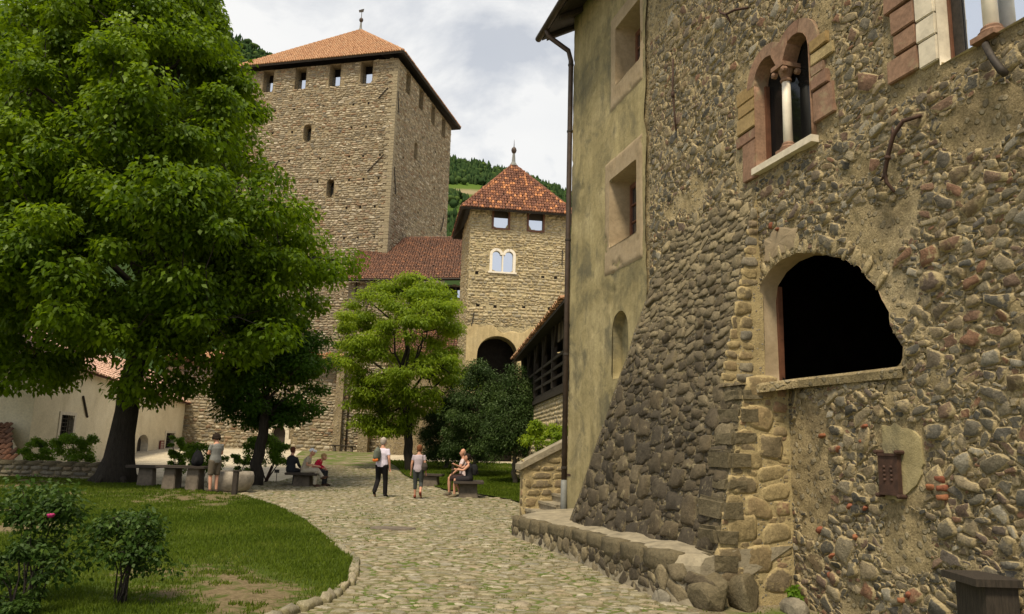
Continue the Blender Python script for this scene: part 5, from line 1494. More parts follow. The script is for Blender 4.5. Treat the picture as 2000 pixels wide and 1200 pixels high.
for p in (W1, W2):
    cv, cf = reveal(HH, p, .03, -.25); w_ = part('window', cv, cf, M_palestone, hwall)
    s0, s1, z0, z1 = p[0][0], p[1][0], p[0][1], p[2][1]
    mb = MB(); HH.hexa(mb, s0 - .05, s1 + .05, -.32, -.26, z0 - .05, z1 + .05); mb.build('pane', M_glass_dark, w_)
    mb = MB(); HH.hexa(mb, s0 - .22, s0, -.1, .05, z0 - .12, z1 + .14); HH.hexa(mb, s1, s1 + .22, -.1, .05, z0 - .12, z1 + .14); HH.hexa(mb, s0, s1, -.1, .052, z1, z1 + .14); HH.hexa(mb, s0, s1, -.1, .06, z0 - .12, z0); mb.build('stone_frame', M_palestone, w_)
    for k in range(1, 4):
        mb = MB(); mb.tube([HH.w(s0 + (s1 - s0) * k / 4, -.06, z0), HH.w(s0 + (s1 - s0) * k / 4, -.06, z1)], .022, 6); mb.build('bar', M_iron, w_)
    for k in range(1, 6):
        zz = z0 + (z1 - z0) * k / 6; mb = MB(); mb.tube([HH.w(s0, -.07, zz), HH.w(s1, -.07, zz)], .018, 6); mb.build('bar', M_iron, w_)
cv, cf = reveal(HH, DD, .03, -.4); d_ = part('doorway', cv, cf, M_palestone, hwall)
mb = MB(); HH.hexa(mb, 14.0, 16.3, -.46, -.40, .1, 1.8); mb.build('door_leaf', M_wood_dark, d_)
mb = MB(); mb.tube([HH.w(29.4, .1, 3.75), HH.w(29.4, .1, .3)], .07, 8); mb.build('downpipe', M_copper, house, smooth=True)
mb = MB(); mb.tube([HH.w(4.95, .06, 3.4), HH.w(5.8, .06, 2.44)], .05, 6); mb.build('anchor_bar', M_iron, hwall)
mb = MB(); mb.tube([HH.w(25.4, .06, 2.1), HH.w(27.2, .06, 2.45)], .04, 6); mb.build('anchor_bar', M_iron, hwall)
e0 = HH.w(-.12, .32, 4.66); e1 = HH.w(31.2, .32, 4.66 - .87); r0 = HH.w(-.12, -4.5, 7.5); r1 = HH.w(31.2, -4.5, 7.5 - .87)
V = np.array([e0, e1, r1, r0, e0 - [0, 0, .07], e1 - [0, 0, .07], r1 - [0, 0, .07], r0 - [0, 0, .07]])
rf = part('roof', V, [[0, 1, 2, 3], [4, 5, 6, 7], [0, 1, 5, 4], [1, 2, 6, 5], [2, 3, 7, 6], [3, 0, 4, 7]], M_roof_base, house)
U = unit(e1 - e0); up = (r0 - e0) - U * ((r0 - e0) @ U)
tiles(e0, U, unit(up), [(0, 0), (31.7, 0), (31.7, 5.8), (0, 5.8)], .22, .42, rf, M_tile_pink, 431, nbig=300)
q0 = HE.w(9.5, -.0, 4.5); V = np.array([HH.w(-.5, -4.5, 7.6), HH.w(31.2, -4.5, 6.7), HH.w(31.2, -9.6, 4.3), HH.w(-.5, -9.6, 4.6)])
part('rear_slope', V, [[0, 1, 2, 3]], M_roof_base, rf)
sg = thing('notice_board', 'small dark red notice board on the cream house wall', 'sign', tuple(HH.w(20.6, .1, .7)))
mb = MB(); HH.hexa(mb, 18.6, 19.5, .04, .09, .78, 1.36); mb.build('board', mat_plain('red_board', (.16, .03, .03), .6, .2, 8, 0), sg)
for k in range(4):
    mb = MB(); HH.hexa(mb, 18.75, 19.35, .09, .094, .86 + .12 * k, .91 + .12 * k); mb.build('paper_strip', M_palestone, sg)

# low shed roof and dry stone wall at the left edge
shed = thing('low_shed', 'low shed with a brown tiled roof at the left edge', 'shed', (-20.5, 30.2, 0))
e0 = np.array([-23.0, 29.6, .55]); e1 = np.array([-18.55, 29.6, .55]); r0 = np.array([-23.0, 31.6, 1.95]); r1 = np.array([-20.2, 31.6, 1.95])
mb = MB(); mb.hexa([(-22.8, 29.8, -.1), (-18.8, 29.8, -.1), (-18.9, 31.5, -.1), (-22.8, 31.5, -.1), (-22.8, 29.8, .6), (-18.8, 29.8, .6), (-20.3, 31.5, 1.8), (-22.8, 31.5, 1.8)]); mb.build('wall', M_house, shed)
V = np.array([e0, e1, r1, r0, e0 - [0, 0, .08], e1 - [0, 0, .08], r1 - [0, 0, .08], r0 - [0, 0, .08]])
rf = part('roof', V, [[0, 1, 2, 3], [4, 5, 6, 7], [0, 1, 5, 4], [1, 2, 6, 5], [2, 3, 7, 6], [3, 0, 4, 7]], M_soffit, shed)
tiles(e0, np.array([1., 0, 0]), unit(r0 - e0), [(0, 0), (4.45, 0), (2.8, 2.44), (0, 2.44)], .2, .34, rf, M_tile_brown, 441, nbig=200)
low = thing('low_stone_wall', 'low dry stone wall in shade left of the big tree trunk', 'wall', (-17, 28.5, 0))
LW = Frame((-24, 28.35, 0), (1, 0, 0), (0, -1, 0))
mb = MB(); LW.hexa(mb, 0, 9.5, -.45, -.02, -.1, .56); mb.build('core', M_butt_mortar, low)
E = courses(0, 9.5, -.02, .46, (.13, .2), (.2, .5), rs); V, T = bodies(E, rs.uniform(.03, .07, len(E)), 3.5, rs, 9, .12)
emit(LW.w(V[:, :, 0], V[:, :, 2] - .02, V[:, :, 1]), T, rs.uniform(0, 1, len(E)), E[:, 2], low, M_upper_stone, 'stone', 'stones', 200)
s = 0
while s < 9.4:
    w_ = rs.uniform(.35, .7); E_ = np.array([(s + w_ / 2, -.22, w_ / 2 - .01, .27, 0)]); V, T = bodies(E_, np.array([.11]), 4, rs, 10, .08)
    part('cap_stone', np.array(LW.w(V[0, :, 0], V[0, :, 1], V[0, :, 2] + .53)), T, M_butt_stone, low, np.full(V.shape[1], rs.uniform())); s += w_

# ---- covered wooden gallery beyond the palace corner
gal = thing('wooden_gallery', 'dark weathered wooden gallery with railings on a stone wall beyond the palace', 'gallery', (1.4, 30, 0))
g0 = np.array([.62, 38.0]); g1 = np.array([2.0, 21.5]); gd = (g1 - g0); gL = np.linalg.norm(gd); gd = gd / gL
GG = Frame((g0[0], g0[1], 0), (gd[0], gd[1], 0), (gd[1], -gd[0], 0))
if GG.n[0] > 0: GG.n = -GG.n
def gzf(s): return 3.65
mb = MB(); GG.hexa(mb, 0, gL, -1.9, .05, 3.5, 3.68); mb.build('floor_deck', M_wood_dark, gal)
mb = MB(); GG.hexa(mb, 0, gL, -.06, .12, 3.36, 3.52); mb.build('floor_beam', M_wood_dark, gal)
mb = MB(); GG.hexa(mb, 0, gL, -2.1, -1.9, .3, 6.4); mb.build('back_wall', M_wood_dark, gal)
mb = MB(); GG.hexa(mb, -.12, 0, -2.1, .05, .3, 6.3); mb.build('end_wall', M_wood_dark, gal)
V = np.array([GG.w(-.3, .5, 5.85), GG.w(gL, .5, 5.85), GG.w(gL, -2.2, 6.6), GG.w(-.3, -2.2, 6.6), GG.w(-.3, .5, 5.75), GG.w(gL, .5, 5.75), GG.w(gL, -2.2, 6.48), GG.w(-.3, -2.2, 6.48)])
grf = part('roof', V, [[0, 1, 2, 3], [4, 5, 6, 7], [0, 1, 5, 4], [1, 2, 6, 5], [2, 3, 7, 6], [3, 0, 4, 7]], M_soffit, gal)
tiles(GG.w(-.3, .5, 5.86), GG.s, unit(GG.w(0, -2.2, 6.6) - GG.w(0, .5, 5.85)), [(0, 0), (gL, 0), (gL, 2.7), (0, 2.7)], .2, .34, grf, M_tile_pale, 451, nbig=120)
for k, s in enumerate(np.linspace(.2, gL - .2, 7)):
    mb = MB(); GG.hexa(mb, s - .09, s + .09, -.10, .08, 3.68, 5.95); p_ = mb.build('post', M_wood_dark, gal)
    mb = MB(); mb.tube([GG.w(s, 0, 5.1), GG.w(s + .6, 0, 5.9)], .06, 6); mb.tube([GG.w(s, 0, 5.1), GG.w(s - .6, 0, 5.9)], .06, 6); mb.build('brace', M_wood_dark, p_)
for z in (3.95, 4.3, 4.65):
    mb = MB(); GG.hexa(mb, 0, gL, .0, .06, z, z + .10); mb.build('rail', M_wood_dark, gal)
for s in np.arange(gL - 5.2, gL - .4, .21):
    mb = MB(); GG.hexa(mb, s, s + .19, -.09 - .01 * (int(s * 10) % 2), -.05, 5.25, 5.95); mb.build('plank', M_wood_dark if int(s * 7) % 2 else M_wood_grey, gal)
V = np.array([GG.w(0, .02, 3.36), GG.w(gL, .02, 3.36), GG.w(gL, .30, 0), GG.w(0, .30, 0)])
gwl = part('stone_footing', V, [[0, 1, 2, 3]], M_gate_mortar, gal)
r_ = np.random.default_rng(9); E = courses(0, gL, .1, 3.3, (.12, .24), (.2, .5), r_); V, T = bodies(E, r_.uniform(.01, .03, len(E)), r_.uniform(2.3, 4.5, len(E)), r_, 8, .22, ((1.0, -.4), (.93, .75), (0, 1.0)), jit=.2)
emit(GG.w(V[:, :, 0], V[:, :, 2] + .30 - .0833 * V[:, :, 1], V[:, :, 1]), T, r_.uniform(0, 1, len(E)), E[:, 2], gwl, M_gate_stone, 'stone', 'stones', 120)

# ---- the mountain behind
skx = [-4000, -1065, -862, -624, -465, -401, -266, -113, -66, -19, 36, 87, 245, 572, 976, 4000]
skz = [690, 725, 708, 690, 662, 627, 545, 462, 456, 445, 428, 410, 358, 270, 210, 120]
def hill_z(x, y):
    H_ = np.interp(x * 1200 / np.maximum(y, 900), skx, skz) * np.clip(y, 900, 1200) / 1200 * np.where(y < 900, 1, 1)
    H_ = np.interp(x, skx, skz)
    f = np.clip((y - 140) / 1060, 0, 1) ** 1.25
    back = np.clip((y - 1200) / 900, 0, 1)
    return H_ * f * (1 - .5 * back) + 9 * (fbm(x * .012, y * .012, 70, 4) - .5) * f - 1.5
hx = np.concatenate([np.linspace(-3000, -1300, 12), np.linspace(-1250, 500, 110), np.linspace(560, 3000, 16)])
hy = np.concatenate([np.linspace(130, 1200, 80), np.linspace(1230, 2200, 10)])
X, Y = np.meshgrid(hx, hy, indexing='ij'); Z = hill_z(X, Y)
el = Z / Y
clr = np.clip(1 - np.abs((el - .340) / .020), 0, 1) * (X / Y < -.032) * (X / Y > -.2)
mdw = np.clip(1 - np.abs((el - .308) / .024), 0, 1) * (X / Y < -.055) * (X / Y > -.2)
idx = np.arange(X.size).reshape(X.shape); F = np.stack([idx[:-1, :-1], idx[1:, :-1], idx[1:, 1:], idx[:-1, 1:]], -1).reshape(-1, 4)
def mat_hill():
    m, nt, b = _nt('hillside'); v = _pos(nt)
    at = nt.nodes.new('ShaderNodeAttribute'); at.attribute_name = 'rnd'
    n_ = _math(nt, 'ADD', at.outputs['Fac'], _math(nt, 'MULTIPLY', _math(nt, 'SUBTRACT', _noise(nt, v, .06, 6, .7), .5), .35))
    c = _ramp(nt, n_, [(.15, (.030, .050, .018)), (.38, (.075, .125, .025)), (.58, (.085, .125, .03)), (.75, (.24, .20, .12)), (1.0, (.27, .23, .145))])
    nt.links.new(c, b.inputs['Base Color']); b.inputs['Roughness'].default_value = 1; b.inputs['Specular IOR Level'].default_value = 0
    return m
structure('hill', np.stack([X.ravel(), Y.ravel(), Z.ravel()], 1), F, mat_hill(), smooth=True, rnd=np.maximum(clr * .8, mdw * .42).ravel())
r_ = np.random.default_rng(77)
def hill_trees(n, a0, a1, y0, y1):
    y = np.sqrt(r_.uniform(y0 ** 2, y1 ** 2, n)); x = r_.uniform(a0, a1, n) * y
    z = hill_z(x, y); el = z / y; a = x / y
    bare = (((np.abs(el - .338) < .012) & (a < -.040)) | ((np.abs(el - .309) < .016) & (a < -.062))) & (a > -.2) & (fbm(x * .03, y * .03, 31, 2) < .50)
    return x[~bare], y[~bare], z[~bare]
xs, ys, zs_ = zip(hill_trees(6500, -.15, .16, 480, 1240), hill_trees(5200, -.75, -.27, 880, 1240))
x = np.concatenate(xs); y = np.concatenate(ys); z = np.concatenate(zs_); N = len(x)
hgt = r_.uniform(7, 15, N); wid = hgt * r_.uniform(.16, .30, N); decid = r_.uniform(0, 1, N) < .30
M = 6; th = np.arange(M) * 2 * math.pi / M
lv = [(0.0, .55), (.18, 1.0), (.45, .72), (.50, .86), (.78, .38), (1.0, .02)]
lvd = [(0.0, .3), (.25, 1.1), (.5, 1.45), (.7, 1.4), (.88, .95), (1.0, .1)]
V = np.zeros((N, len(lv) * M, 3))
for k in range(len(lv)):
    hh = np.where(decid, lvd[k][0] * .75, lv[k][0]); ww = np.where(decid, lvd[k][1], lv[k][1])
    rr = wid[:, None] * ww[:, None] * r_.uniform(.65, 1.3, (N, M))
    V[:, k * M:(k + 1) * M, 0] = x[:, None] + rr * np.cos(th); V[:, k * M:(k + 1) * M, 1] = y[:, None] + rr * np.sin(th)
    V[:, k * M:(k + 1) * M, 2] = (z + hgt * hh - .5)[:, None] + r_.normal(0, .3, (N, M))
T = np.array([[k * M + j, k * M + (j + 1) % M, (k + 1) * M + (j + 1) % M, (k + 1) * M + j] for k in range(len(lv) - 1) for j in range(M)])
Fh = (T[None] + (np.arange(N) * V.shape[1])[:, None, None]).reshape(-1, 4)
o = part('hill_forest', V.reshape(-1, 3), Fh, mat_leaf('far_forest', [(.022, .045, .018), (.032, .060, .022), (.048, .08, .028), (.085, .13, .03)], .1, (.05, .09, .02), .0), None, np.repeat(np.clip(r_.uniform(0, .75, N) + .25 * decid, 0, 1), V.shape[1]))
o['kind'] = 'stuff'; o['label'] = 'dense conifer forest covering the mountainside behind the castle'; o['category'] = 'forest'

# ------------------------------------------------------------------ trees and shrubs
def leaves(centers, radii, per, size, seed, droop=.35, shell=.45, flat=.55, tone=None, aspect=.62):
    """leaf blades through clumps: returns V, F, rnd"""
    r_ = np.random.default_rng(seed)
    C = np.repeat(np.arange(len(centers)), per)
    n = len(C)
    d = r_.normal(0, 1, (n, 3)); d /= np.linalg.norm(d, axis=1)[:, None]
    rad = r_.uniform(0, 1, n) ** shell
    # lumps on the clump surface
    rad *= 1 + .18 * np.sin(d[:, 0] * 5 + C) * np.cos(d[:, 1] * 4 + 2 * C)
    P = centers[C] + d * rad[:, None] * radii[C]
    out = d * np.array([1, 1, .6])
    nrm = out * .55 + np.array([0, 0, flat]) + r_.normal(0, .38, (n, 3)); nrm /= np.linalg.norm(nrm, axis=1)[:, None]
    ax = out * np.array([1, 1, .2]) + r_.normal(0, .5, (n, 3)) + np.array([0, 0, -droop])
    ax -= nrm * np.sum(ax * nrm, 1)[:, None]; ax /= np.linalg.norm(ax, axis=1)[:, None] + 1e-9
    sd = np.cross(nrm, ax)
    L_ = size * r_.uniform(.65, 1.25, n)[:, None]
    w = L_ * aspect * .5
    bend = np.array([0, 0, -1.0]) * L_ * .12
    V = np.stack([P, P + ax * L_ * .45 + sd * w - bend * .3, P + ax * L_ + bend, P + ax * L_ * .45 - sd * w - bend * .3], 1).reshape(-1, 3)
    F = np.arange(4 * n).reshape(-1, 4)
    base = r_.uniform(0, 1, len(centers)) if tone is None else tone
    rv = np.clip(base[C] * .45 + r_.uniform(0, .40, n) + .15 * (r_.uniform(0, 1, n) > .85), 0, 1)
    return V, F, np.repeat(rv, 4)

def branch_mesh(paths, M=7):
    Vs = []; Fs = []; o = 0
    for pts, rad in paths:
        V, F = loft(pts, rad, M)
        Vs.append(V); Fs += [[i + o for i in f] for f in F]; o += len(V)
    return np.concatenate(Vs), Fs

def wob(p0, p1, r0, r1, r_, k=5, amp=.06, sag=0.0):
    p0 = np.array(p0, float); p1 = np.array(p1, float); L_ = np.linalg.norm(p1 - p0)
    pts = []; rad = []
    for i in range(k + 1):
        t = i / k
        q = p0 + (p1 - p0) * t + (r_.normal(0, amp * L_, 3) if 0 < i < k else 0) + np.array([0, 0, sag * L_ * math.sin(math.pi * t)])
        pts.append(q); rad.append(r0 + (r1 - r0) * t)
    return pts, rad

def tree(name, label, base, trunk, fork_z, clumps, radii, per, size, mat, bark, seed, limbs=9, r_trunk=.5, lean=(0, 0), flare=1.6, twig=True, group=None, **kw):
    r_ = np.random.default_rng(seed)
    base = np.array(base, float)
    t_ = thing(name, label, 'tree', tuple(base), group)
    paths = []
    top = np.array([base[0] + lean[0], base[1] + lean[1], fork_z])
    k = 7; pts = []; rad = []
    for i in range(k + 1):
        t = i / k
        pts.append(base + (top - base) * t + np.array([r_.normal(0, .04), r_.normal(0, .04), 0]) * (t > 0)); rad.append(r_trunk * (1 + (flare - 1) * math.exp(-t * 9)) * (1 - .22 * t))
    pts[0] = pts[0] - np.array([0, 0, .15])
    paths.append((pts, rad))
    if flare > 1.3:
        for a in np.linspace(0, 6.28, 7)[:-1] + .3:
            paths.append(([base + np.array([math.cos(a) * r_trunk * .5, math.sin(a) * r_trunk * .5, .9]), base + np.array([math.cos(a) * r_trunk * 1.1, math.sin(a) * r_trunk * 1.1, .25]), base + np.array([math.cos(a) * r_trunk * 2.2, math.sin(a) * r_trunk * 2.2, -.08])], [r_trunk * .45, r_trunk * .38, r_trunk * .15]))
    C = clumps
    ctr = C.mean(0)
    lead = np.array([ctr[0], ctr[1], C[:, 2].max() - .8])
    paths.append(wob(top, lead, r_trunk * .62, .04, r_, 8, .03))
    # main limbs towards well spread clumps, twigs from the nearest limb point
    far = [int(np.argmax(np.linalg.norm((C - top) * [1, 1, .8], axis=1)))]
    while len(far) < min(limbs, len(C)):
        dist = np.min([np.linalg.norm(C - C[i], axis=1) for i in far], axis=0); far.append(int(np.argmax(dist)))
    nodes = []
    for i in far:
        e = C[i]
        zst = np.clip(fork_z - .4 + (e[2] - fork_z) * .35, fork_z - .6, lead[2] - 1)
        st = top + (lead - top) * np.clip((zst - fork_z) / (lead[2] - fork_z + 1e-6), 0, 1)
        P_, R_ = wob(st, e, r_trunk * r_.uniform(.22, .38), .03, r_, 6, .04, .10)
        paths.append((P_, R_)); nodes += [(q, rr) for q, rr in zip(P_[1:], R_[1:])]
    nodes += [(q, rr) for q, rr in zip(*wob(top, lead, r_trunk * .6, .05, r_, 8, .0))]
    NP = np.array([q for q, _ in nodes])
    if twig:
        for i in range(len(C)):
            if i in far: continue
            j = int(np.argmin(np.linalg.norm(NP - C[i], axis=1) + .25 * np.maximum(0, NP[:, 2] - C[i][2])))
            paths.append(wob(NP[j], C[i], min(nodes[j][1] * .6, .07), .015, r_, 4, .06, .05))
    V, F = branch_mesh(paths)
    part('trunk', V, F, bark, t_, smooth=True)
    V, F, rv = leaves(C, radii, per, size, seed + 1, **kw)
    part('crown', V, F, mat, t_, rv)
    return t_

def envelope(cx, cy, prof_r, prof_l, depth, n, seed, rmin, rmax, flat=.55, inner=.25, low=None):
    """clump centres inside a crown outline: prof_* = [(z, reach)] to the right and left"""
    r_ = np.random.default_rng(seed)
    zr, rr = zip(*prof_r); zl, rl = zip(*prof_l)
    z0, z1 = min(zr[0], zl[0]), max(zr[-1], zl[-1])
    C = []; R_ = []
    tries = 0
    while len(C) < n and tries < 60000:
        tries += 1
        z = r_.uniform(z0, z1); a = r_.uniform(0, 2 * math.pi); q = r_.uniform(inner, 1) ** .55
        if low and z < low and -.6 < math.cos(a) < .45: continue
        reach = np.interp(z, zr, rr) if math.cos(a) > 0 else np.interp(z, zl, rl)
        dep = np.interp(z, [p[0] for p in depth], [p[1] for p in depth])
        rad = r_.uniform(rmin, rmax)
        x = cx + math.cos(a) * max(.1, reach - rad * .75) * q; y = cy + math.sin(a) * max(.1, dep - rad * .7) * q
        if C and min(np.linalg.norm((np.array(C[-400:]) - [x, y, z]) * [1, 1, 1.35], axis=1)) < rad * .62: continue
        C.append((x, y, z)); R_.append((rad, rad, rad * flat))
    return np.array(C), np.array(R_)

# the great lime tree
TX, TY = -13.4, 27.0
C, R_ = envelope(TX, TY, [(3.1, 2.0), (3.7, 6.2), (5.5, 7.3), (7.2, 7.6), (8.6, 8.1), (9.8, 6.2), (11.2, 5.2), (13, 4.4), (14.6, 3.7), (16.5, 2.6), (18.5, 1.7), (20.5, .9), (21.6, .4)],
                 [(4.5, 5.2), (5.4, 6.8), (8, 7.6), (12, 7.2), (15, 6.4), (17.5, 5.2), (19.3, 3.8), (21, 1.6), (21.6, .5)],
                 [(3.1, 4.5), (5, 6.5), (9, 7), (13, 6), (18, 3.4), (21.6, .6)], 375, 31, .65, 1.35, .56, .32, low=5.6)
r2 = np.random.default_rng(5)
nf = 70; a_ = r2.uniform(math.pi * 1.02, math.pi * 1.98, nf); q_ = r2.uniform(.35, .97, nf); zf = r2.uniform(4.6, 10.5, nf)
R2 = r2.uniform(.7, 1.25, nf)
C = np.concatenate([C, np.stack([TX + .5 + np.cos(a_) * q_ * 6.6, TY + np.sin(a_) * q_ * 5.8, zf + .5 * (np.cos(a_) < -.3)], 1)]); R_ = np.concatenate([R_, np.stack([R2, R2, R2 * .62], 1)])
na = 14; a_ = r2.uniform(0, 6.28, na); q_ = r2.uniform(.3, 2.0, na)
C = np.concatenate([C, np.stack([TX + .3 + np.cos(a_) * q_, TY - .8 + np.sin(a_) * q_, r2.uniform(4.9, 6.2, na)], 1)]); R_ = np.concatenate([R_, np.tile([.8, .8, .5], (na, 1))])
tree('lime_tree', 'huge bright green lime tree with dark thick trunk on the left lawn', (TX, TY, .05), None, 5.7, C, R_, 430, .20, M_leaf_lime, M_bark, 41, limbs=20, r_trunk=.42, lean=(.35, 0), flare=1.9, droop=.9, shell=.42, flat=.40)
# dark tree in the stone-edged bed behind it
C, R_ = envelope(-8.95, 28.6, [(2.3, 1.6), (3.2, 2.6), (4.6, 2.7), (6.0, 2.0), (6.8, .6)], [(2.2, 1.9), (3.2, 2.6), (4.6, 2.6), (6.0, 1.8), (6.8, .5)], [(2.2, 1.5), (4, 2.4), (6.8, .6)], 62, 32, .45, .85, .55)
tree('small_tree', 'smaller dark leaved tree behind the round stone trough', (-9.05, 28.4, .05), None, 2.5, C, R_, 430, .13, M_leaf_dark, M_bark, 42, limbs=8, r_trunk=.22, lean=(.12, 0), flare=1.25)
# yellow-green tree by the hall
C, R_ = envelope(-5.3, 38.6, [(2.6, .6), (3.8, 2.2), (4.6, 4.1), (5.4, 3.9), (6.2, 3.0), (7.4, 3.4), (8.8, 3.2), (9.6, 2.2), (10.1, .6)], [(2.2, 2.6), (3.5, 3.3), (4.8, 3.7), (6.0, 4.1), (7.5, 4.2), (8.8, 3.6), (9.6, 2.4), (10.1, .5)], [(2.3, 1.0), (5, 2.6), (8, 2.8), (10, .5)], 165, 33, .50, .92, .52, .35)
tree('walnut_tree', 'open yellow green tree with forked trunk in front of the hall', (-4.75, 38.6, float(gz(0, 38.6))), None, 3.4, C, R_, 380, .17, M_leaf_walnut, M_bark, 43, limbs=12, r_trunk=.24, lean=(-.35, 0), flare=1.2, droop=.8, shell=.6, aspect=.42)
# dark yews below the gate tower
def yew(label, cx, cy, w, h, seed, z0=.5, n=70):
    C, R_ = envelope(cx, cy, [(z0, w * .9), (h * .35, w), (h * .6, w * .9), (h * .85, w * .55), (h, .25)], [(z0, w * .9), (h * .35, w), (h * .6, w * .85), (h * .85, w * .5), (h, .25)], [(z0, w * .8), (h * .5, w * .8), (h, .3)], n, seed, .45, .85, .62, .3)
    C[:, 2] += float(gz(cx, cy))
    tree('yew_tree', label, (cx, cy, float(gz(cx, cy))), None, 1.2, C, R_, 560, .13, M_leaf_yew, M_bark_l, seed + 5, limbs=7, r_trunk=.12, flare=1.1, group='dark yews below the gate tower', aspect=.28, droop=.1, shell=.6, flat=.3)
yew('dark yew right below the gate arch, middle of the yews', -1.5, 36.5, 1.9, 5.5, 51, z0=.9)
yew('dark yew beside the wooden gallery, rightmost of the yews', .30, 33.0, 1.6, 5.0, 52, z0=1.4)
yew('dark yew behind the walnut trunk, leftmost of the yews', -3.1, 40.5, 1.8, 4.4, 53, z0=.6)
# tree at the left edge, mostly out of the frame
C, R_ = envelope(-21.2, 29.5, [(5, 2.0), (7, 3.0), (12, 3.2), (17, 2.2), (19.5, .5)], [(5, 2.5), (8, 3.6), (14, 3), (19.5, .5)], [(5, 2), (10, 3.2), (19.5, .5)], 90, 34, .8, 1.3, .6)
tree('edge_tree', 'dark tall tree at the left edge of the picture', (-21.2, 29.5, 0), None, 3.0, C, R_, 430, .17, M_leaf_dark, M_bark, 44, limbs=9, r_trunk=.3)

def shrub(name, label, base, w, h, seed, mat=M_leaf_shrub, n=26, per=170, size=.07, stems=7, r_stem=.02, z0=.25, bark=M_bark, rad=(.16, .3), group=None, **kw):
    r_ = np.random.default_rng(seed)
    base = np.array(base, float)
    t_ = thing(name, label, 'shrub', tuple(base), group)
    C = []; R_ = []
    for i in range(n):
        a = r_.uniform(0, 6.28); t = r_.uniform(0, 1) ** .7; zz = z0 + (1 - z0) * t
        q = w * math.sqrt(max(.05, 1 - (2 * (zz - .55)) ** 2 * .7)) * r_.uniform(.2, 1)
        C.append(base + np.array([math.cos(a) * q, math.sin(a) * q * .8, h * zz])); k = r_.uniform(*rad) * w
        R_.append((k, k, k * .75))
    C = np.array(C); R_ = np.array(R_)
    paths = []
    for i in range(stems):
        j = r_.integers(0, n); a = r_.uniform(0, 6.28)
        st = base + np.array([math.cos(a) * .06, math.sin(a) * .06, -.05]); mid = base + (C[j] - base) * .5 + np.array([0, 0, .12 * h])
        paths.append(([st, st * .5 + mid * .5 + r_.normal(0, .02, 3), mid, C[j]], [r_stem, r_stem * .85, r_stem * .6, r_stem * .25]))
    NP = np.array([q for p, _ in paths for q in p[1:]])
    for i in range(n):
        j = int(np.argmin(np.linalg.norm(NP - C[i], axis=1))); paths.append(([NP[j], (NP[j] + C[i]) / 2 + [0, 0, .03], C[i]], [r_stem * .4, r_stem * .3, r_stem * .12]))
    V, F = branch_mesh(paths, 5); part('stems', V, F, bark, t_, smooth=True)
    V, F, rv = leaves(C, R_, per, size, seed + 3, droop=.2, shell=.6, **kw); part('foliage', V, F, mat, t_, rv)
    return t_
# rose bushes in the foreground
rose = shrub('rose_bush', 'tall rose bush with a single magenta bloom at the lower left edge', (-4.55, 7.75, 0), .50, 1.10, 61, M_leaf_rose, n=42, per=85, size=.055, stems=11, r_stem=.011, z0=.12, rad=(.22, .5))
mb = MB()
for k in range(7):
    a = k * .9; mb.tube([(-4.32 + .012 * math.cos(a), 7.55 + .012 * math.sin(a), .86), (-4.32 + .03 * math.cos(a), 7.55 + .03 * math.sin(a), .89)], [(.012, .008), (.022, .008)], 6)
mb.build('bloom', M_flower, rose, smooth=True)
shrub('rose_bush', 'lower open rose bush with bare dark stems, right of the tall one', (-3.72, 7.9, 0), .42, .88, 62, M_leaf_rose, n=38, per=75, size=.052, stems=11, r_stem=.011, z0=.34, rad=(.22, .5))
shrub('rose_bush', 'small dense rose bush in the corner at the bottom left', (-4.25, 7.15, 0), .35, .62, 63, M_leaf_rose, n=16, per=130, size=.05, stems=6, r_stem=.01, z0=.15)
# shrubs further back
shrub('shrub', 'rounded shrub on red stems left of the seated men', (-9.3, 30.4, float(gz(0, 30.4))), .95, 1.75, 64, n=34, per=190, size=.09, stems=6, r_stem=.03, z0=.40, bark=M_rust)
shrub('shrub', 'green shrub behind the low wall, leftmost beside the house corner', (-18.3, 30.6, 0), .75, 1.35, 65, n=24, per=180, size=.09, z0=.2)
shrub('shrub', 'bushy shrub under the barred house window', (-16.6, 30.2, 0), .95, 1.55, 66, n=30, per=190, size=.09, z0=.2)
shrub('shrub', 'upright shrub in front of the arched house door', (-13.3, 31.5, .05), .5, 1.6, 67, n=22, per=170, size=.09, z0=.15)
shrub('shrub', 'low wide shrub right of the trunk below the second house window', (-11.6, 30.0, .05), 1.0, 1.35, 68, n=30, per=180, size=.09, z0=.2)
shrub('shrub', 'light green bush above the parapet beyond the palace corner', (1.0, 19.6, 0), .75, 2.25, 69, M_leaf_walnut, n=34, per=200, size=.07, z0=.45, r_stem=.03)
shrub('fern', 'small green fern at the foot of the palace wall', tuple(PA.w(7.75, .22, .0)), .13, .26, 70, n=9, per=40, size=.06, stems=5, r_stem=.004, z0=.2)
shrub('shrub', 'small bush behind the thin tree trunk beside the trough', (-10.6, 31.2, .05), .5, .95, 71, n=14, per=160, size=.09, z0=.2)

# ------------------------------------------------------------------ benches, tables, trough, post
def bench(label, x, y, w, d, h, rz, seed, legs=((0, .62),), mat=M_plank, name='stone_bench', cat='bench', group='slab benches along the path', th=.08):
    z = float(gz(x, y))
    t_ = thing(name, label, cat, (x, y, z), group, rz)
    def lp(nm, V, F, m): return link(nm, make_mesh(nm, V, F), m, t_)
    lp('seat' if cat == 'bench' else 'table_top', *bevel_box(-w / 2, w / 2, -d / 2, d / 2, h - th, h, .015, .006, 0, seed), mat)
    for i, (cx, lw) in enumerate(legs):
        lp('leg', *bevel_box(cx - lw / 2, cx + lw / 2, -d * .38, d * .38, -.05, h - th, .02, .01, .16, seed + i), M_stone_bench)
    return t_
bench('dark slab bench on which three people sit left of the path', -7.45, 28.85, 1.15, 1.5, .48, .12, 1)
bench('slab bench with the hiking couple at the lawn edge', -1.22, 25.35, .95, 1.25, .52, .05, 2)
bench('empty slab bench behind the walking woman', -2.95, 30.6, .95, .6, .47, -.1, 3)
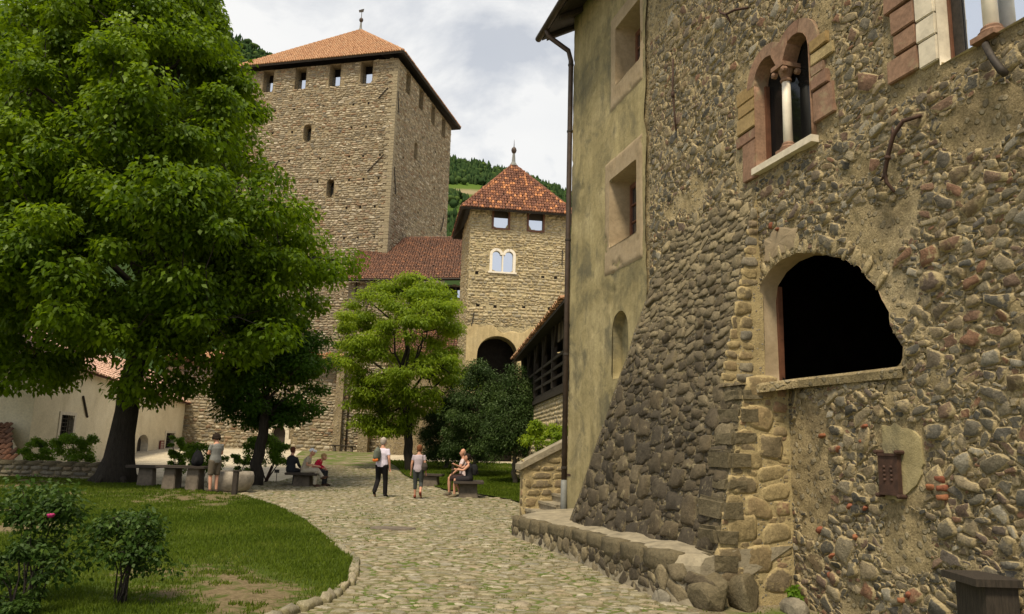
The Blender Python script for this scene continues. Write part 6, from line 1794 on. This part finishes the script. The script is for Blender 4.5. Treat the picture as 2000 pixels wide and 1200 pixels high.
bench('long plain bench against the far castle wall', -11.55, 54.9, 1.7, .45, .45, 0, 4, legs=((-.6, .16), (.6, .16)))
bench('long stone table under the lime tree, carrying a dark backpack', -9.98, 24.35, 1.5, .75, .77, .0, 5, legs=((-.35, .42), (.35, .42)), name='stone_table', cat='table', group='tables under the lime tree')
bench('shorter stone table close to the lime trunk', -11.8, 25.6, 1.0, .7, .70, .15, 6, legs=((.1, .5),), name='stone_table', cat='table', group='tables under the lime tree')

tr = thing('stone_trough', 'round bulging stone trough beside the thin tree', 'trough', (-8.55, 24.4, 0))
prof = [(.0, .0), (.42, .0), (.60, .12), (.70, .32), (.70, .52), (.66, .64), (.58, .64), (.54, .50), (.0, .46)]
k = 26; V = []; F = []
for (r, z) in prof:
    for i in range(k): V.append((-8.55 + r * math.cos(6.2832 * i / k), 24.4 + r * .8 * math.sin(6.2832 * i / k), z))
for j in range(len(prof) - 1):
    for i in range(k): F.append([j * k + i, j * k + (i + 1) % k, (j + 1) * k + (i + 1) % k, (j + 1) * k + i])
part('bowl', np.array(V), F, mat_plain('trough_stone', (.27, .235, .19), .9, .35, 5, .6, dist=.012), tr, smooth=True)
po = thing('wooden_post', 'short dark wooden post with flat cap in front of the trough', 'post', (-7.83, 22.75, 0))
part('shaft', *bevel_box(-7.90, -7.76, 22.68, 22.82, -.05, .70, .01), M_wood_dark, po); part('cap', *bevel_box(-7.92, -7.70, 22.66, 22.84, .70, .74, .008), M_wood_dark, po)
pl_ = thing('plant_label', 'tiny dark plant label on a stake below the shrub', 'sign', (-8.75, 29.9, .02))
mb = MB(); mb.tube([(-8.75, 29.9, 0), (-8.75, 29.9, .42)], .012, 6); mb.build('stake', M_iron, pl_)
mb = MB(); mb.box(-8.84, -8.66, 29.88, 29.90, .40, .52); mb.build('plate', M_iron, pl_)
for i, (x, nm) in enumerate(((-13.05, 'right'), (-14.15, 'left'))):
    fp = thing('flower_pot', f'small pot of orange flowers on the curtain wall coping, the {nm} one', 'flower pot', (x, 55.2, 7.25), 'flower pots on the wall')
    mb = MB(); mb.tube([(x, 55.2, 7.2), (x, 55.2, 7.55)], [.16, .22], 10); mb.build('pot', mat_plain('pot_clay', (.13, .10, .12), .8, .2, 8, 0), fp)
    V, F, rv = leaves(np.array([(x - .1, 55.2, 7.75), (x + .15, 55.2, 7.7)]), np.full((2, 3), .24), 90, .09, 80 + i); part('foliage', V, F, M_leaf_shrub, fp, rv)
    V, F, rv = leaves(np.array([(x - .18, 55.1, 7.86), (x + .08, 55.1, 7.92), (x + .2, 55.1, 7.82)]), np.full((3, 3), .10), 30, .07, 90 + i); part('blooms', V, F, M_flower_o, fp, rv)

# ------------------------------------------------------------------ people
SKIN = mat_plain('skin', (.52, .27, .18), .6, .08, 8, 0, spec=.3)
def cloth(name, c): return mat_plain(name, c, .9, .14, 12, .3, spec=.15, dist=.01)
def V3(*a): return np.array(a, float)
def lerp(a, b, t): return a + (b - a) * t

def remesh_obj(name, mb, mat, parent, vox):
    me = make_mesh(name, np.concatenate(mb.V), mb.F)
    o = link(name, me, mat, parent)
    m = o.modifiers.new('join', 'REMESH'); m.mode = 'VOXEL'; m.voxel_size = vox; m.use_smooth_shade = True
    s = o.modifiers.new('soften', 'SMOOTH'); s.factor = .5; s.iterations = 3
    return o

POSES = {
 'stand': dict(pelvis=(0, 0, .95), chest=(0, .01, 1.28), neck=(0, 0, 1.46), head=(0, .035, 1.60), sh=((-.165, 0, 1.375), (.165, 0, 1.375)), el=((-.22, -.03, 1.11), (.22, -.03, 1.11)), wr=((-.24, .05, .87), (.24, .05, .87)),
               hip=((-.09, 0, .92), (.09, 0, .92)), kn=((-.10, .02, .50), (.10, .02, .50)), an=((-.10, -.02, .085), (.10, -.02, .085)), toe=((-.12, .16, .03), (.12, .16, .03))),
 'sit': dict(pelvis=(0, 0, .58), chest=(0, .05, .90), neck=(0, .09, 1.08), head=(0, .14, 1.22), sh=((-.165, .06, 1.0), (.165, .06, 1.0)), el=((-.24, .12, .76), (.24, .12, .76)), wr=((-.14, .36, .66), (.14, .36, .66)),
             hip=((-.09, .02, .56), (.09, .02, .56)), kn=((-.12, .45, .53), (.12, .45, .53)), an=((-.12, .42, .085), (.12, .42, .085)), toe=((-.13, .60, .03), (.13, .60, .03))),
}
def person(label, loc, face, pose, over, scale, top, top_col, legs, leg_col, shoe_col, hair_col, hair='short', sleeves=.45, leg_len=1.0, build=1.0, extra=None, curl=0.0, skin=SKIN):
    P = {k: (V3(*v) if not isinstance(v[0], tuple) else [V3(*q) for q in v]) for k, v in POSES[pose].items()}
    for k, v in over.items(): P[k] = V3(*v) if not isinstance(v[0], tuple) else [V3(*q) for q in v]
    rz = math.atan2(-face[0], face[1])
    root = thing('person', label, 'person', (loc[0], loc[1], float(gz(loc[0], loc[1])) + loc[2]), 'visitors in the courtyard', rz)
    S_ = scale
    def T(pts): return [p * S_ for p in pts]
    def R(rs_): return [tuple(x * S_ for x in r) if isinstance(r, tuple) else r * S_ for r in rs_]
    b = build
    mb = MB()
    hd_ = P['head']; fw = V3(0, 1, 0)
    # head with face
    mb.tube(T([hd_ + V3(0, .035, -.118), hd_ + V3(0, .03, -.095), hd_ + V3(0, .015, -.05), hd_ + V3(0, .0, .0), hd_ + V3(0, -.006, .05), hd_ + V3(0, -.01, .09), hd_ + V3(0, -.01, .112)]), R([(.03, .03), (.055, .05), (.085, .068), (.097, .076), (.098, .077), (.078, .062), (.03, .03)]), 14)
    mb.tube(T([hd_ + V3(0, .085, .015), hd_ + V3(0, .108, -.02), hd_ + V3(0, .09, -.035)]), R([.010, .017, .012]), 6)
    mb.tube(T([hd_ + V3(-.02, .088, -.062), hd_ + V3(.02, .088, -.062)]), R([.009, .009]), 6)
    for sg_ in (-1, 1): mb.tube(T([hd_ + V3(sg_ * .075, -.005, -.025), hd_ + V3(sg_ * .084, -.012, .015)]), R([(.012, .018), (.012, .022)]), 6)
    mb.tube(T([P['neck'] + V3(0, -.01, -.06), lerp(P['neck'], hd_, .45), hd_ + V3(0, 0, -.05)]), R([.062, .052, .052]), 10)
    pv, ch, nk = P['pelvis'], P['chest'], P['neck']
    torso = [pv + V3(0, 0, -.07), pv, lerp(pv, ch, .45), ch, lerp(ch, nk, .55), nk + V3(0, 0, -.02)]
    tr_ = [(.09 * b, .13 * b), (.105 * b, .155 * b), (.092 * b, .13 * b), (.108 * b, .155 * b), (.09, .15), (.055, .065)]
    mb.tube(T(torso), R(tr_), 14)
    for i in range(2):
        sh, el, wr = P['sh'][i], P['el'][i], P['wr'][i]; hp, kn, an, to = P['hip'][i], P['kn'][i], P['an'][i], P['toe'][i]
        mb.tube(T([lerp(sh, ch, .35), sh, lerp(sh, el, .5), el, lerp(el, wr, .4), wr]), R([.05, .056, .047, .038, .037, .025]), 10)
        d = (wr - el) / (np.linalg.norm(wr - el) + 1e-6)
        side = np.cross(d, V3(0, 0, 1)); side = side / (np.linalg.norm(side) + 1e-6) if np.linalg.norm(side) > .2 else V3(0, 1, 0)
        inn = np.cross(side, d) * (1 if i else 1)
        mb.tube(T([wr, wr + d * .05, wr + d * .09]), R([(.018, .026), (.016, .040), (.014, .040)]), 8)
        for f_, (o_, ln) in enumerate(((-.030, .062), (-.010, .075), (.010, .070), (.030, .055))):
            q0 = wr + d * .085 + side * o_; q1 = q0 + d * ln * .55 - inn * ln * .12; q2 = q1 + d * ln * .3 - inn * ln * .38
            mb.tube(T([q0, q1, q2]), R([.0095, .009, .008]), 6)
        t0 = wr + d * .03 + side * (-.035); mb.tube(T([t0, t0 + d * .03 - side * .025 - inn * .012, t0 + d * .06 - side * .022 - inn * .03]), R([.011, .010, .009]), 6)
        mb.tube(T([lerp(hp, pv, .3), hp, lerp(hp, kn, .45), kn, lerp(kn, an, .35), an]), R([.085 * b, .088 * b, .074 * b, .054, .052, .036]), 12)
        mb.tube(T([an + V3(0, 0, .02), lerp(an, to, .2) + V3(0, 0, -.03), to]), R([.036, .036, (.022, .038)]), 8)
    remesh_obj('body', mb, skin, root, .014)
    for sg_ in (-1, 1):
        e = hd_ + V3(sg_ * .032, .088, .012)
        V, F = loft(T([e, e + V3(0, .006, 0)]), R([.009, .006]), 6); link('eye', make_mesh('eye', V, F), M_iron, root)
    # top
    mb = MB()
    mb.tube(T([pv + V3(0, 0, -.10), pv] + torso[2:5] + [nk + V3(0, 0, -.035)]), R([(x[0] + .022, x[1] + .022) for x in tr_[:4]] + [(.100, .150), (.070, .082)]), 14)
    for i in range(2):
        sh, el, wr = P['sh'][i], P['el'][i], P['wr'][i]
        if sleeves > 0:
            pts = [lerp(sh, ch, .35), sh, lerp(sh, el, min(1, sleeves * 1.3))]; rr = [.066, .062, .056]
            if sleeves > .8: pts += [el, lerp(el, wr, .95)]; rr += [.056, .044]
            mb.tube(T(pts), R(rr), 10)
    remesh_obj(top, mb, cloth(top + '_fabric', top_col), root, .016)
    # legs
    mb = MB()
    mb.tube(T([pv + V3(0, 0, -.10), pv + V3(0, 0, .05)]), R([(.115 * b, .16 * b), (.115 * b, .165 * b)]), 14)
    for i in range(2):
        hp, kn, an = P['hip'][i], P['kn'][i], P['an'][i]
        if leg_len >= .99: pts = [lerp(hp, pv, .3), hp, lerp(hp, kn, .5), kn, lerp(kn, an, .45), an + V3(0, 0, .01)]; rr = [.10 * b, .105 * b, .09, .074, .07, .066]
        elif leg_len > .6: pts = [lerp(hp, pv, .3), hp, lerp(hp, kn, .5), kn, lerp(kn, an, .45)]; rr = [.10 * b, .105 * b, .085, .067, .06]
        else: pts = [lerp(hp, pv, .3), hp, lerp(hp, kn, .5), lerp(hp, kn, .92)]; rr = [.10 * b, .108 * b, .10, .088]
        mb.tube(T(pts), R(rr), 12)
    remesh_obj(legs, mb, cloth(legs + '_fabric', leg_col), root, .016)
    for i in range(2):
        an, to = P['an'][i], P['toe'][i]; bk = an - (to - an) * .35 + V3(0, 0, -.02)
        mb = MB(); mb.tube(T([bk, an + V3(0, 0, -.025), lerp(an, to, .55), to + (to - an) * .12]), R([(.04, .036), (.05, .043), (.036, .047), (.022, .034)]), 10); mb.tube(T([an + V3(0, 0, -.03), an + V3(0, 0, .035)]), R([.048, .046]), 10)
        remesh_obj('shoe', mb, cloth('shoe_leather', shoe_col), root, .014)
    mb = MB()
    if hair == 'short':
        mb.tube(T([hd_ + V3(0, -.045, -.07), hd_ + V3(0, -.035, -.02), hd_ + V3(0, -.022, .05), hd_ + V3(0, -.012, .10), hd_ + V3(0, -.01, .128)]), R([(.055, .062), (.088, .090), (.108, .098), (.098, .085), (.05, .05)]), 12)
    elif hair == 'bald':
        mb.tube(T([hd_ + V3(0, -.05, -.07), hd_ + V3(0, -.045, -.02), hd_ + V3(0, -.035, .04)]), R([(.045, .055), (.058, .072), (.060, .070)]), 12)
    elif hair == 'bun':
        mb.tube(T([hd_ + V3(0, -.045, -.07), hd_ + V3(0, -.035, -.02), hd_ + V3(0, -.022, .05), hd_ + V3(0, -.012, .10), hd_ + V3(0, -.01, .125)]), R([(.058, .064), (.090, .092), (.108, .098), (.098, .085), (.05, .05)]), 12)
        mb.tube(T([hd_ + V3(0, -.09, .0), hd_ + V3(0, -.15, -.02), hd_ + V3(0, -.16, -.10)]), R([.03, .04, .02]), 8)
    elif hair == 'cap':
        mb.tube(T([hd_ + V3(0, -.03, .02), hd_ + V3(0, -.015, .08), hd_ + V3(0, -.01, .125)]), R([(.112, .096), (.108, .09), (.06, .06)]), 12)
        mb.tube(T([hd_ + V3(0, .06, .035), hd_ + V3(0, .15, .025)]), R([(.02, .07), (.012, .05)]), 10)
    elif hair == 'curly':
        r_ = np.random.default_rng(3)
        for _ in range(60):
            d = r_.normal(0, 1, 3); d[2] = abs(d[2]) * .9 - .30; d[1] -= .35; d /= np.linalg.norm(d); q = hd_ + d * V3(.085, .10, .115)
            mb.tube(T([q, q + d * .03]), R([.042, .032]), 7)
    remesh_obj('cap' if hair == 'cap' else 'hair', mb, cloth('hair_strands', hair_col), root, .014)
    if extra: extra(root, P, T, R)
    return root

def day_pack(root, P, T, R):
    ch = P['chest']
    mb = MB(); mb.tube(T([ch + V3(-.09, -.20, -.22), ch + V3(-.09, -.235, -.12), ch + V3(-.08, -.23, .04), ch + V3(-.07, -.19, .14)]), R([(.07, .12), (.10, .15), (.09, .14), (.05, .08)]), 12)
    bp = remesh_obj('backpack', mb, cloth('grey_green_pack', (.11, .125, .10)), root, .018)
    mb = MB(); mb.tube(T([ch + V3(-.17, -.32, -.21), ch + V3(-.03, -.32, -.20)]), R([.05, .05]), 8); remesh_obj('pack_pocket', mb, cloth('orange_pocket', (.50, .14, .03)), root, .016)
    mb = MB(); mb.tube(T([ch + V3(-.13, -.16, .12), ch + V3(-.14, -.02, .19), ch + V3(-.14, .13, .08), ch + V3(-.16, .05, -.15)]), R([.018] * 4), 6); remesh_obj('strap', mb, cloth('strap_web', (.05, .05, .05)), root, .012)
def shoulder_bag(root, P, T, R):
    ch = P['chest']
    mb = MB(); mb.tube(T([ch + V3(.20, -.10, -.36), ch + V3(.21, -.11, -.24), ch + V3(.20, -.10, -.12)]), R([(.05, .09), (.07, .11), (.03, .08)]), 10); remesh_obj('handbag', mb, cloth('bag_leather', (.055, .045, .04)), root, .015)
    mb = MB(); mb.tube(T([ch + V3(.17, -.13, -.14), ch + V3(.14, -.125, .06), ch + V3(.13, -.03, .20)]), R([.012] * 3), 6); remesh_obj('bag_strap', mb, cloth('bag_strap_leather', (.045, .035, .03)), root, .010)
def poles(root, P, T, R):
    for i in range(2):
        w = P['wr'][i]; q0 = w + V3(0, .08, .10); q1 = V3(w[0], w[1] + .16, .02)
        mb = MB(); mb.tube(T([q0, lerp(q0, q1, .18)]), R([.022, .018]), 8); mb.tube(T([lerp(q0, q1, .18), q1]), R([.010, .006]), 6)
        V = np.concatenate(mb.V); link('walking_pole', make_mesh('walking_pole', V, mb.F), M_iron, root)
def tank_straps(root, P, T, R):
    ch = P['chest']
    mb = MB(); mb.tube(T([ch + V3(0, -.13, -.20), ch + V3(0, -.17, -.05), ch + V3(0, -.15, .10)]), R([(.06, .12), (.09, .14), (.05, .11)]), 10); remesh_obj('small_backpack', mb, cloth('black_pack', (.018, .018, .02)), root, .018)

person('man walking away, lilac shirt, black trousers, grey green backpack', (-3.85, 24.1, 0), (.18, 1), 'stand',
       dict(kn=((-.10, .02, .51), (.10, .10, .51)), an=((-.11, -.22, .17), (.10, .13, .085)), toe=((-.12, -.10, .035), (.11, .31, .03)), el=((-.25, .02, 1.14), (.23, -.06, 1.13)), wr=((-.19, .16, 1.06), (.25, .0, .88))), 1.04,
       'shirt', (.60, .55, .66), 'trousers', (.012, .011, .012), (.02, .018, .017), (.38, .33, .29), 'short', .5, 1.0, 1.08, day_pack)
person('woman walking away, lilac T-shirt, dark capri trousers, shoulder bag', (-2.70, 23.9, 0), (.05, 1), 'stand',
       dict(kn=((-.09, .04, .50), (.10, .06, .51)), an=((-.09, .08, .085), (.13, -.20, .20)), toe=((-.10, .26, .03), (.15, -.10, .06))), .93,
       'shirt', (.40, .34, .38), 'trousers', (.05, .055, .055), (.18, .05, .03), (.16, .065, .03), 'short', .42, .75, .98, shoulder_bag)
person('curly haired person standing by the table, grey T-shirt, khaki shorts', (-8.78, 23.6, 0), (-.75, .55), 'stand',
       dict(el=((-.22, .04, 1.12), (.22, .04, 1.12)), wr=((-.08, .26, 1.15), (.10, .27, 1.12)), head=(0, .06, 1.58)), 1.04,
       'shirt', (.19, .19, .18), 'shorts', (.11, .09, .065), (.06, .04, .03), (.025, .017, .012), 'curly', .45, .5, 1.05)  # shirt grey made darker in colour for the shade around this person
person('seated man in dark jacket, leftmost on the left bench', (-7.86, 28.55, .0), (.35, .95), 'sit', dict(pelvis=(0, 0, .60), chest=(0, .01, .93), neck=(0, .03, 1.12), head=(0, .06, 1.26)), 1.0,
       'jacket', (.025, .026, .03), 'trousers', (.03, .03, .035), (.02, .02, .02), (.10, .035, .02), 'short', 1.0, 1.0, 1.1)
person('seated man in beige vest and white cap with crossed legs', (-7.32, 28.35, .0), (1, .08), 'sit',
       dict(pelvis=(0, 0, .60), chest=(0, .10, .90), neck=(0, .18, 1.07), head=(0, .25, 1.20), sh=((-.18, .13, 1.01), (.18, .13, 1.01)), wr=((-.10, .44, .72), (.12, .42, .72)), kn=((-.06, .46, .60), (.10, .45, .54)), an=((.05, .66, .34), (.12, .42, .085)), toe=((.04, .84, .36), (.12, .60, .03))), 1.02,
       'vest', (.40, .34, .26), 'trousers', (.42, .37, .29), (.07, .04, .03), (.75, .75, .78), 'cap', .5, 1.0, 1.12)
person('seated woman in bright red top beyond the man with the cap', (-7.12, 28.98, .0), (1, -.05), 'sit', dict(pelvis=(0, 0, .58), chest=(0, .16, .84), neck=(0, .27, .98), head=(0, .36, 1.07), sh=((-.17, .20, .95), (.17, .20, .95))), .98,
       'shirt', (.55, .02, .06), 'trousers', (.03, .03, .035), (.05, .03, .02), (.38, .24, .11), 'short', .9, 1.0, 1.0)
person('bald hiker in white and red shirt seated on the right bench', (-1.42, 25.75, .0), (-1, -.05), 'sit', dict(pelvis=(0, 0, .62), chest=(0, .02, .97), neck=(0, .03, 1.17), head=(0, .05, 1.33), sh=((-.18, .03, 1.10), (.18, .03, 1.10)), el=((-.24, .12, .86), (.24, .12, .86)), hip=((-.09, .02, .60), (.09, .02, .60))), 1.05,
       'shirt', (.62, .50, .50), 'shorts', (.05, .03, .03), (.12, .10, .07), (.30, .20, .15), 'bald', .4, .5, 1.1)
person('woman hiker in black tank top and shorts holding walking poles', (-1.20, 25.05, .0), (-1, -.10), 'sit', dict(pelvis=(0, 0, .61), chest=(0, .03, .93), neck=(0, .06, 1.12), head=(0, .10, 1.25), el=((-.22, .20, .86), (.22, .24, .92)), wr=((-.10, .44, .88), (.08, .46, 1.02)), hip=((-.09, .02, .59), (.09, .02, .59)), kn=((-.10, .46, .55), (.12, .42, .56)), an=((-.12, .46, .085), (.14, .26, .085)), toe=((-.13, .63, .03), (.15, .43, .03))), 1.0,
       'tank_top', (.02, .02, .023), 'shorts', (.025, .022, .025), (.17, .14, .09), (.02, .015, .012), 'bun', 0, .5, 1.0, lambda *a: (poles(*a), tank_straps(*a)))

# dark backpack on the long table
bp = thing('backpack', 'black backpack standing on the long stone table', 'backpack', (-9.62, 24.35, .77))
def rm(name, pts, rad, m):
    V, F = loft(pts, rad, 12); o = link(name, make_mesh(name, V, F, None, True), m, bp); return o
MBP = cloth('black_canvas', (.015, .015, .017))
rm('main_pocket', [(0, 0, .02), (0, 0, .12), (.01, 0, .30), (-.02, 0, .42), (-.04, 0, .46)], [(.10, .15), (.14, .19), (.12, .17), (.07, .10), (.03, .05)], MBP)
rm('front_pocket', [(.05, -.12, .06), (.05, -.15, .14), (.05, -.12, .24)], [(.04, .09), (.06, .11), (.04, .08)], MBP)
rm('handle', [(-.06, 0, .44), (-.08, 0, .52), (-.03, 0, .52), (-.02, 0, .45)], .012, MBP)
